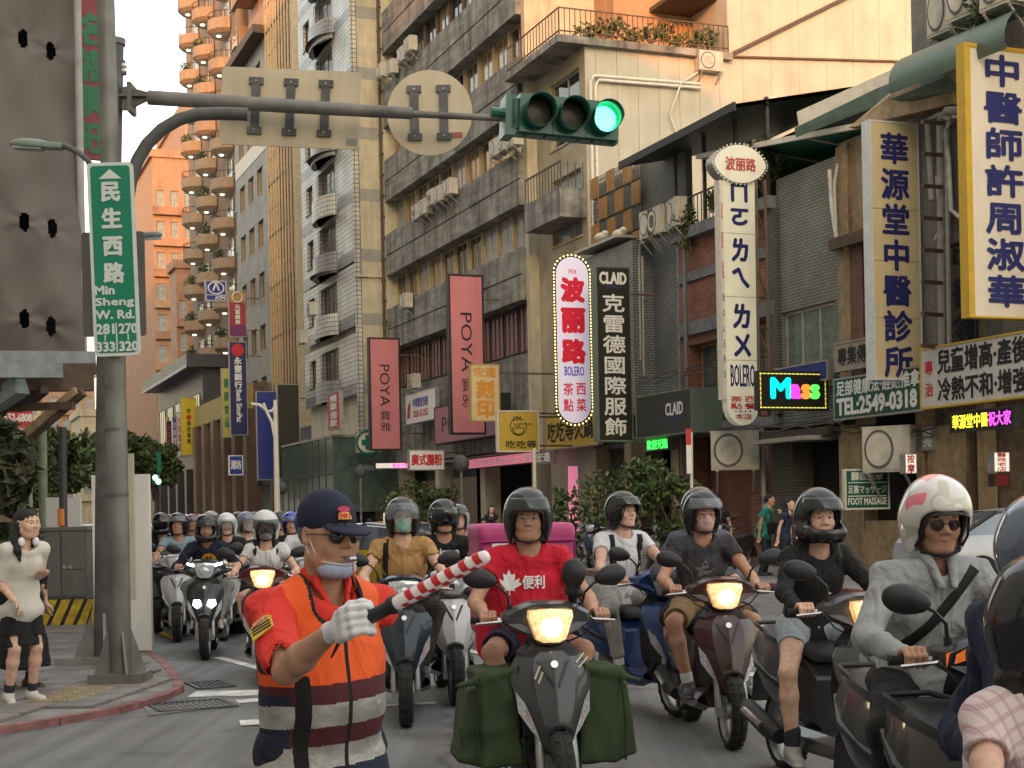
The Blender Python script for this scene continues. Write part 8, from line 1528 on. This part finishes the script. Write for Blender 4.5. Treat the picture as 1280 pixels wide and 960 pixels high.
for i, (x, d, rz, hc_, sc_, st__, vi, sl, hint, scol, mk_, li, nm) in enumerate(crowd):
    rider(nm, x, d, rz, 'scooter of the rider with ' + hint, 'rider with ' + hint, scol, light=li, h=.014, skin=('tan', 'mid', 'fair')[i % 3], shirt=sc_, helm=hc_, hstyle=st__, visor=vi, mvis=VISD if vi == 'dark' else (VIS if i % 2 else CLEARV), sleeve=sl, mask=mk_, glasses='clear' if i == 0 else None, legs=DK, leglen=1.9, sit=.78, size=(.98, 1, .95, 1.02)[i % 4], look=(R((i * 7) % 9 - 3), 0, R((i * 37) % 30 - 12)), eyes=False, lean=.08 + .03 * (i % 4), feet=((-.27, 0, .10), None) if i % 2 else (None, None))
rc = random.Random(11)
for i in range(12):                                   # the last rows, heads and shoulders only
    x = (212, 232, 250, 268, 290, 311, 338, 358, 376, 396, 226, 322)[i]; d = 28.5 + 1.9 * i + rc.random(); hc_ = (BLKH, (.5, .5, .5), (.3, .02, .02), (.05, .08, .2), (.45, .43, .38))[i % 5]; q = ('black', 'white', 'dark red', 'deep blue', 'cream')[i % 5] + ' helmet, ' + ('first', 'third', 'fifth', 'sixth', 'seventh', 'eighth', 'tenth', 'eleventh', 'twelfth', 'thirteenth', 'second', 'ninth')[i] + ' from the left in the far rows'
    rider('far%d' % (i % 4), x, d, 6, 'distant scooter below a ' + q, 'distant rider with a ' + q, ((.05, .05, .05), (.3, .3, .3), (.1, .02, .02), (.5, .5, .5))[i % 4], light=i % 3 == 0, h=.020, skin='mid', shirt=((.03, .03, .03), (.4, .4, .4), (.1, .12, .2), (.3, .25, .2))[(i * 3) % 4], helm=hc_, visor='half' if i % 2 else None, legs=DK, leglen=1.9, sit=.78, eyes=False, look=(0, 0, R(rc.uniform(-20, 20))))
# parked scooters
for i in range(10): v = 27 + 3.1 * i + (i % 3) * .3; n = 15.5 + .25 * (i % 2); q = st(n, v, .13); place_scooter('park%d' % (i % 4), 'commuter', tuple(q), PHI + R(-60 + 13 * (i % 3)), 'x', ((.03, .03, .035), (.2, .2, .21), (.02, .03, .08), (.5, .5, .5))[i % 4], None, 'scooters parked along the right pavement')['label'] = ('black', 'grey', 'dark blue', 'white')[i % 4] + ' parked scooter on the right pavement, ' + ('nearest the green shirted man', 'beside the crouching girls', 'before the brick wall', 'under the cooler unit', 'by the striped post', 'under the small street tree', 'left of the tailor tree', 'below the yellow fascia', 'by the pink banner', 'near the arcade entrance')[i]

# ---------------- traffic officer ----------------
OR_ = mat('orange_vest', (.74, .095, .012), .7, var=.08, scale=6, bump=.1, bscale=200, fold=.5); MAR = mat('maroon_panel', (.075, .014, .020), .8, var=.12, bump=.15, bscale=150); NVY = mat('navy_panel', (.014, .018, .04), .8, var=.15, bump=.15, bscale=150); SIL = mat('reflective_silver', (.36, .35, .325), .35, .3, var=.22, scale=14, bump=.35, bscale=25); RSH = mat('red_orange_shirt', (.60, .035, .022), .8, var=.08, scale=5, bump=.15, bscale=200, fold=.7)
po = Vector((X(394, 4.35), 4.35, 0)); rz = R(36); bd = Vector((.70, -.42, .36)); Rw = Matrix.Rotation(-rz, 3, 'Z'); bl = (Rw @ bd).normalized(); hp = Rw @ (Vector((X(446, 3.78), 3.78, 1.55 - (778 - 643) / 1850 * 3.78)) - po)
el_guess = Vector((-.18, -.20, 1.16)); Yv = (el_guess - hp).normalized(); Xv = (bl * .75 + (Rw @ Vector((-.1, -.25, 1))) * 1.0); Xv = (Xv - Yv * Xv.dot(Yv)).normalized(); Zv = Xv.cross(Yv); GM = Matrix((Xv, Yv, Zv)).transposed().to_4x4(); GM.translation = hp
tO, J = person('traffic officer in an orange vest and navy cap blowing a whistle and pointing a baton', tuple(po), rz, 'stand', h=.006, face='o', skin='tan', mshirt=RSH, sleeve=.86, legs=(.015, .018, .03), leglen=1.98, glasses='sun', size=.955, hands=(tuple(hp), (.10, .22, .98)), gripM={0: GM}, gloves=True, look=(R(5), 0, R(4)), wr=.008, fat=-.15, lean=.04, hs=.93)
pv, ch, nk, HM = J['pv'], J['ch'], J['nk'], J['HM']
q = SD(); ax_ = Vector((1, 0, 0)); q.cone(pv + Vector((0, 0, -.10)), ch, .150, .138, .05, flat=(ax_, 1.29)); q.cone(ch, nk - Vector((0, 0, .07)), .138, .110, .05, flat=(ax_, 1.34)); q.cone(nk + Vector((-.07, 0, -.03)), nk + Vector((-.13, 0, -.055)), .062, .062, .04); q.cone(nk + Vector((.07, 0, -.03)), nk + Vector((.13, 0, -.055)), .062, .062, .04); q.ell((pv * .5 + ch * .5) + Vector((0, -.03, 0)), (.165, .15, .15), .05)
q.cone(pv + Vector((0, 0, -.1)), pv + Vector((0, 0, -.20)), .156, .172, .04, flat=(ax_, 1.33)); q.box(pv + Vector((0, 0, -.40)), (.5, .5, .18), .002, .004, mode='s')
for sx in (-1, 1): q.ell(J[('so', 0 if sx < 0 else 1)] + Vector((sx * .045, -.0, -.055)), (.068, .15, .125), .01, mode='s')
q.cone(nk + Vector((0, .03, .10)), nk + Vector((0, -.09, -.04)), .075, .07, .01, mode='s'); q.cone(nk + Vector((0, -.10, -.03)), nk + Vector((0, -.19, -.17)), .045, .03, .01, mode='s')
def zone(c):
    z = c[:, 2] - .06 * (c[:, 0] + .05); side = np.abs(c[:, 0]) > .150; r = np.full(len(c), 1); r[z > 1.075] = 0; r[z < .845] = 2; r[side & (z < 1.05)] = 2
    for a_, b_ in ((.955, 1.02), (.835, .90)): r[(z > a_) & (z < b_)] = 3
    for i_, sx in ((0, -1), (1, 1)):
        e = np.array(J[('so', i_)]) + np.array([sx * .045, 0, -.055]); k = np.sqrt((((c - e) / np.array([.068, .15, .125])) ** 2).sum(1)); r[(k < 1.10)] = 4
    def seg(p, q_): p, q_ = np.array(p), np.array(q_); d_ = q_ - p; t_ = np.clip(((c - p) @ d_) / (d_ @ d_), 0, 1)[:, None]; return np.linalg.norm(c - p - t_ * d_, axis=1)
    r[seg(nk + Vector((0, .03, .10)), nk + Vector((0, -.09, -.04))) < .088] = 4; r[seg(nk + Vector((0, -.10, -.03)), nk + Vector((0, -.19, -.17))) < .050] = 4
    r[(np.abs(c[:, 0]) < .0055) & (c[:, 1] < 0)] = 4; r[(np.abs(c[:, 0] + .125) < .018) & (c[:, 1] < 0) & (c[:, 2] < 1.10)] = 4
    return r
BLKT = mat('black_binding', (.01, .01, .011), .8, var=.1)
vest = zoned('vest', q, .0042, [OR_, MAR, NVY, SIL, BLKT], zone, tO, .004, .16, 4)
# collar, badge, cap, mask, whistle, baton
q = SD(); [q.chain([nk + Vector((sx * .062, .0, .028)), nk + Vector((sx * .05, -.055, .01)), nk + Vector((sx * .03, -.085, -.05))], [.009, .010, .008], .01, flat=((0, 0, 1), 1.9)) for sx in (-1, 1)]; q.chain([nk + Vector((.062, .0, .03)), nk + Vector((0, .05, .04)), nk + Vector((-.062, .0, .03))], [.010, .012, .010], .02, flat=((0, 0, 1), 1.9)); link('collar', np_mesh('collar', [q.build(.005)], RSH), tO)
a_, e_ = J[('so', 0)], J[('el', 0)]; mid = a_.lerp(e_, .50); dn = (e_ - a_).normalized(); outw = (Matrix.Rotation(-rz, 3, 'Z') @ Vector((-.25, -1, .15))); outw = (outw - dn * outw.dot(dn)).normalized(); sxv = dn.cross(outw).normalized(); BM = Matrix((sxv, -outw, -dn)).transposed().to_4x4(); BM.translation = mid + outw * .0665
BG = mat('badge_yellow', (.62, .42, .05), .6, var=.05); b = MB(); b.prism([(-.036, -.03), (.036, -.03), (.036, .018), (.018, .034), (-.018, .034), (-.036, .018)], -.004, 0, BM); bo = b.obj('sleeve_badge', BG, tO); b = MB(); [b.prism([(-.031, z), (.031, z + .012), (.031, z + .018), (-.031, z + .006)], -.0055, -.004, BM) for z in (-.026, -.014, -.002)]; b.obj('stripe', BLKI, bo); b = MB(); b.prism([(-.026, .016), (.026, .016), (.016, .028), (-.016, .028)], -.0055, -.004, BM); b.obj('red_top', REDI, bo); lettering(bo, '義交隊', WHT, -.020, .020, .017, .026, -.0062, 0, M=BM)
CAPM = mat('navy_cap_cloth', (.012, .015, .035), .85, var=.12, scale=10, bump=.08, bscale=600); q = SD(); q.ell((0, .015, .052), (.086, .106, .086)); q.ell((0, .02, .066), (.076, .088, .080), .02); q.box((0, 0, -.06), (.2, .2, .082), .002, .006, mode='s'); q.ell((0, .012, .015), (.078, .098, .085), .004, mode='s')
cp = link('cap', np_mesh('cap', [xform(q.build(.0045), HM)], CAPM), tO); q = SD(); q.ell((0, -.105, .031), (.074, .078, .012), M=Matrix.Rotation(R(9), 4, 'X')); q.ell((0, -.105, .012), (.080, .085, .011), .003, Matrix.Rotation(R(14), 4, 'X'), mode='s') if False else None; link('brim', np_mesh('brim', [xform(q.build(.004), HM)], CAPM), cp)
CM = HM @ Matrix.Translation((-.012, -.098, .072)) @ Matrix.Rotation(R(-20), 4, 'X'); b = MB(); b.prism([(.022 * math.cos(k) , .010 * math.sin(k) + .018) for k in [2 * math.pi * i / 16 for i in range(16)]], -.008, -.002, CM); b.obj('cap_badge', mat('badge_crimson', (.42, .03, .09), .6), cp); b = MB(); b.prism([(-.024, -.014), (.024, -.014), (.018, .008), (-.018, .008)], -.0075, -.002, CM); bo = b.obj('cap_badge', BG, cp); b = MB(); b.prism([(.009 * math.cos(k), .008 * math.sin(k) - .003) for k in [2 * math.pi * i / 12 for i in range(12)]], -.0095, -.0075, CM); [b.prism([(x, -.013), (x + .004, -.013), (x + .008, .007), (x + .004, .007)], -.0085, -.0075, CM) for x in (-.022, -.016, .012)]; b.obj('emblem', REDI, bo)
q = SD(); q.ell((0, -.047, -.094), (.066, .060, .038)); q.ell((0, -.05, -.048), (.085, .09, .030), .004, mode='s'); q.ell((0, -.03, -.055), (.054, .062, .055), .004, mode='s'); mo = link('face_mask', np_mesh('face_mask', [xform(q.build(.0045, .003, .03), HM)], mat('pale_blue_mask', (.36, .42, .56), .8, var=.08)), tO); b = MB(); [b.tube([HM @ Vector(p) for p in [(sx * .056, -.055, -.085), (sx * .072, -.03, -.04), (sx * .080, .005, .015)]], .0017, 5) for sx in (-1, 1)]; [b.tube([HM @ Vector(p) for p in [(sx * .056, -.045, -.105), (sx * .075, -.01, -.06), (sx * .082, .012, -.01)]], .0017, 5) for sx in (-1, 1)]; [b.tube([HM @ Vector(p) for p in q_], .0022, 5) for q_ in ([(-.066, -.045, -.070), (-.050, -.082, -.074), (-.022, -.102, -.078), (0, -.107, -.079), (.022, -.102, -.078), (.050, -.082, -.074), (.066, -.045, -.070)], [(-.060, -.050, -.095), (-.042, -.085, -.100), (0, -.104, -.104), (.042, -.085, -.100), (.060, -.050, -.095)])]; b.obj('ear_loop', mat('white_cord', (.65, .65, .65), .7, var=0), mo)
HG = SD(); HG.ell((0, .03, .01), (.079, .085, .07)); HG.ell((0, -.06, .0), (.09, .085, .1), .004, mode='s'); HG.box((0, 0, -.08), (.2, .2, .05), .01, .004, mode='s'); link('hair', np_mesh('hair', [xform(HG.build(.005), HM)], mat('grey_hair', (.10, .09, .085), .7, var=.4, scale=80)), tO)
t = thing('whistle', 'silver whistle held between the lips of the officer on an orange cord', 'whistle', tuple(po), rz); b = MB(); b.tube([HM @ Vector((0.004, -.090, -.056)), HM @ Vector((.006, -.118, -.058))], .005, 8); b.tube([HM @ Vector((-.006, -.121, -.060)), HM @ Vector((.018, -.121, -.060))], .0095, 12); b.obj('body', STEEL, t, 50); b = MB(); b.tube([HM @ Vector((.006, -.128, -.066)), HM @ Vector((.01, -.13, -.12)), HM @ Vector((.03, -.115, -.15)), nk + Vector((.05, -.075, -.02))], .0022, 6); b.obj('cord', OR_, t, 60)
t = thing('traffic_baton', 'red and white striped traffic baton with a black grip held by the officer', 'baton', tuple(po), rz); TM = Matrix((bl.cross(Vector((0, 0, 1))).normalized(), Vector((0, 0, 0)), bl)).transposed(); u_ = bl.orthogonal().normalized(); w_ = bl.cross(u_); BT = Matrix((u_, w_, bl)).transposed().to_4x4(); BT.translation = hp
b = MB(); b.lathe([(.015, -.085), (.018, -.08), (.018, .10), (.024, .115), (.024, .13)], 18, BT); b.obj('grip', BLK, t, 40); WPL = mat('white_baton_plastic', (.70, .62, .60), .35, var=.05, emit=.03); RPL = mat('red_baton_stripe', (.55, .03, .03), .35, var=.05)
b = MB(); b.lathe([(.018, .13), (.0185, .15), (.0175, .41), (.014, .425), (.005, .43)], 20, BT); b.obj('tube', WPL, t, 50); b = MB()
for k in range(6): z0 = .150 + .044 * k; b.loft([[BT @ Vector((.0195 * math.cos(a), .0195 * math.sin(a), z0 + dz + .020 * a / (2 * math.pi) * 1.4)) for a in [2 * math.pi * i / 20 for i in range(21)]] for dz in (0, .020)])
b.obj('stripe', RPL, t, 60); b = MB(); b.tube([hp + bl * -.06, hp + bl * -.1 + Vector((0, 0, -.05)), hp + Vector((0, .04, -.03)) - bl * .03], .003, 5); b.obj('wrist_cord', BLK, t)

# ---------------- pedestrians ----------------
d = 12.3; cr_ = mat('cream_blouse', (.58, .54, .47), .85, var=.06, bump=.15, bscale=200, fold=.2)
tP, J = person('smiling young pedestrian in a loose cream shirt and black knee length shorts at the left edge', (X(22, d), d, .05), R(42), 'stand', h=.008, face='f', skin='fair', mshirt=cr_, sleeve=.9, legs=(.012, .012, .013), leglen=.9, hair='long', size=.95, shoe=(.55, .52, .46), hands=((-.14, -.22, .86), (.10, -.20, 1.06)), look=(R(4), 0, R(22)), wr=.001, fat=.0, bare=False)
q = SD(); q.cone(J['pv'] + Vector((0, 0, -.10)), J['pv'] + Vector((0, 0, -.42)), .125, .175, .02, flat=((1, 0, 0), 1.2)); q.box(J['pv'] + Vector((0, 0, -.60)), (.4, .4, .20), .005, .005, mode='s'); link('skirt', np_mesh('skirt', [q.build(.010, .018, .2)], mat('black_skirt_cloth', (.012, .012, .013), .85, bump=.2, bscale=80)), tP)
t = thing('headphones', 'white headphones hanging round the neck of the pedestrian in cream', 'headphones', tP.location, tP.rotation_euler.z); b = MB(); nk = J['nk']; b.tube([nk + Vector((.078 * math.sin(a), .01 - .09 * math.cos(a), .02 - .02 * math.cos(a))) for a in [R(50) + R(260) * i / 14 for i in range(15)]], .010, 8); b.obj('band', WHT, t, 60); [MB().ell(nk + Vector((sx * .062, -.085, -.0)), (.030, .024, .038), 12, 8).obj('ear_cup', WHT, t, 60) for sx in (-1, 1)]
t = thing('mobile_phone', 'pale mobile phone held low by the pedestrian in cream', 'phone', tP.location, tP.rotation_euler.z); w = J[('wr', 0)]; M = Matrix.Translation(w + Vector((-.01, -.07, -.08))) @ Euler((R(20), R(-25), R(-35))).to_matrix().to_4x4(); b = MB(); b.prism([(-.036, -.075), (.036, -.075), (.036, .075), (-.036, .075)], -.004, .004, M); b.obj('case', mat('pale_green_case', (.45, .47, .38), .3), t)
tQ, J = person('second pedestrian in a long black skirt and brown boots hidden behind the first', (X(22, 13.2), 13.2, .05), R(55), 'stand', h=.012, face='f', skin='fair', shirt=(.02, .02, .022), sleeve=1.5, legs=(.014, .014, .015), leglen=.9, hair='long', size=.95, shoe=(.09, .05, .035), eyes=False)
q = SD(); q.cone(J['pv'], J['pv'] + Vector((.03, -.02, -.70)), .13, .22, .02, flat=((1, 0, 0), 1.15)); q.box(J['pv'] + Vector((0, 0, -.92)), (.5, .5, .24), .005, .005, mode='s'); link('skirt', np_mesh('skirt', [q.build(.013, .02, .22)], mat('black_skirt_cloth', (.012, .012, .013))), tQ)
tR, J = person('man in a teal green T-shirt with a black shoulder bag standing on the right pavement', tuple(at(953, 640, 30.5).xy) + (.13,), R(58), 'stand', h=.014, skin='tan', shirt=(.03, .22, .16), sleeve=.7, legs=(.03, .035, .05), leglen=1.95, hair='short', size=1.0, eyes=False, strap=[(-.10, 1.36, .12, 1.0, .035)], look=(0, 0, R(20)))
t = thing('shoulder_bag', 'black shoulder bag worn by the man in the teal shirt', 'bag', tR.location, tR.rotation_euler.z); q = SD(); q.box((.05, -.20, .98), (.17, .06, .12), .03); link('bag', np_mesh('bag', [q.build(.015, .005)], STRAP), t)
for x, d, rz, lab, hr_, c in ((978, 29.5, 50, 'girl with long black hair in navy crouching by the brick pier', 'long', (.02, .03, .06)), (993, 29.8, -40, 'person in a dark top with raised arms beside the crouching girl', 'short', (.06, .05, .05)), (612, 44, 20, 'shopper in dark clothes with long hair near the pink strip entrance', 'long', (.03, .03, .04)), (900, 34, -20, 'dark clothed shopper in the doorway left of the teal shirt', 'short', (.02, .02, .02))):
    person(lab, tuple(at(x, 640, d).xy) + (.13,), R(rz), 'stand', h=.017, face='f' if hr_ == 'long' else 'm', skin='fair', shirt=c, legs=DK, leglen=1.9, hair=hr_, size=.93 if d < 33 else .97, eyes=False, hands=((-.12, -.25, 1.25), (.12, -.25, 1.25)) if x == 993 else (None, None), group='people on the right pavement')

# stickers on the apron
b = MB()
for (x, z, l, a) in ((-.10, .72, .07, 1.1), (-.085, .70, .06, 1.1), (.12, .79, .07, .6), (.13, .765, .08, .6)): p = [(x + l * u * math.cos(a) - v * math.sin(a) * .004, z + l * u * math.sin(a) + v * math.cos(a) * .004) for u, v in ((0, -1), (1, -1), (1, 1), (0, 1))]; b.add([(px1, apron_y(px1, pz) - .006, pz) for px1, pz in p], [(0, 1, 2, 3)])
b.obj('sticker', mat('pale_sticker', (.45, .42, .28), .5), sA)
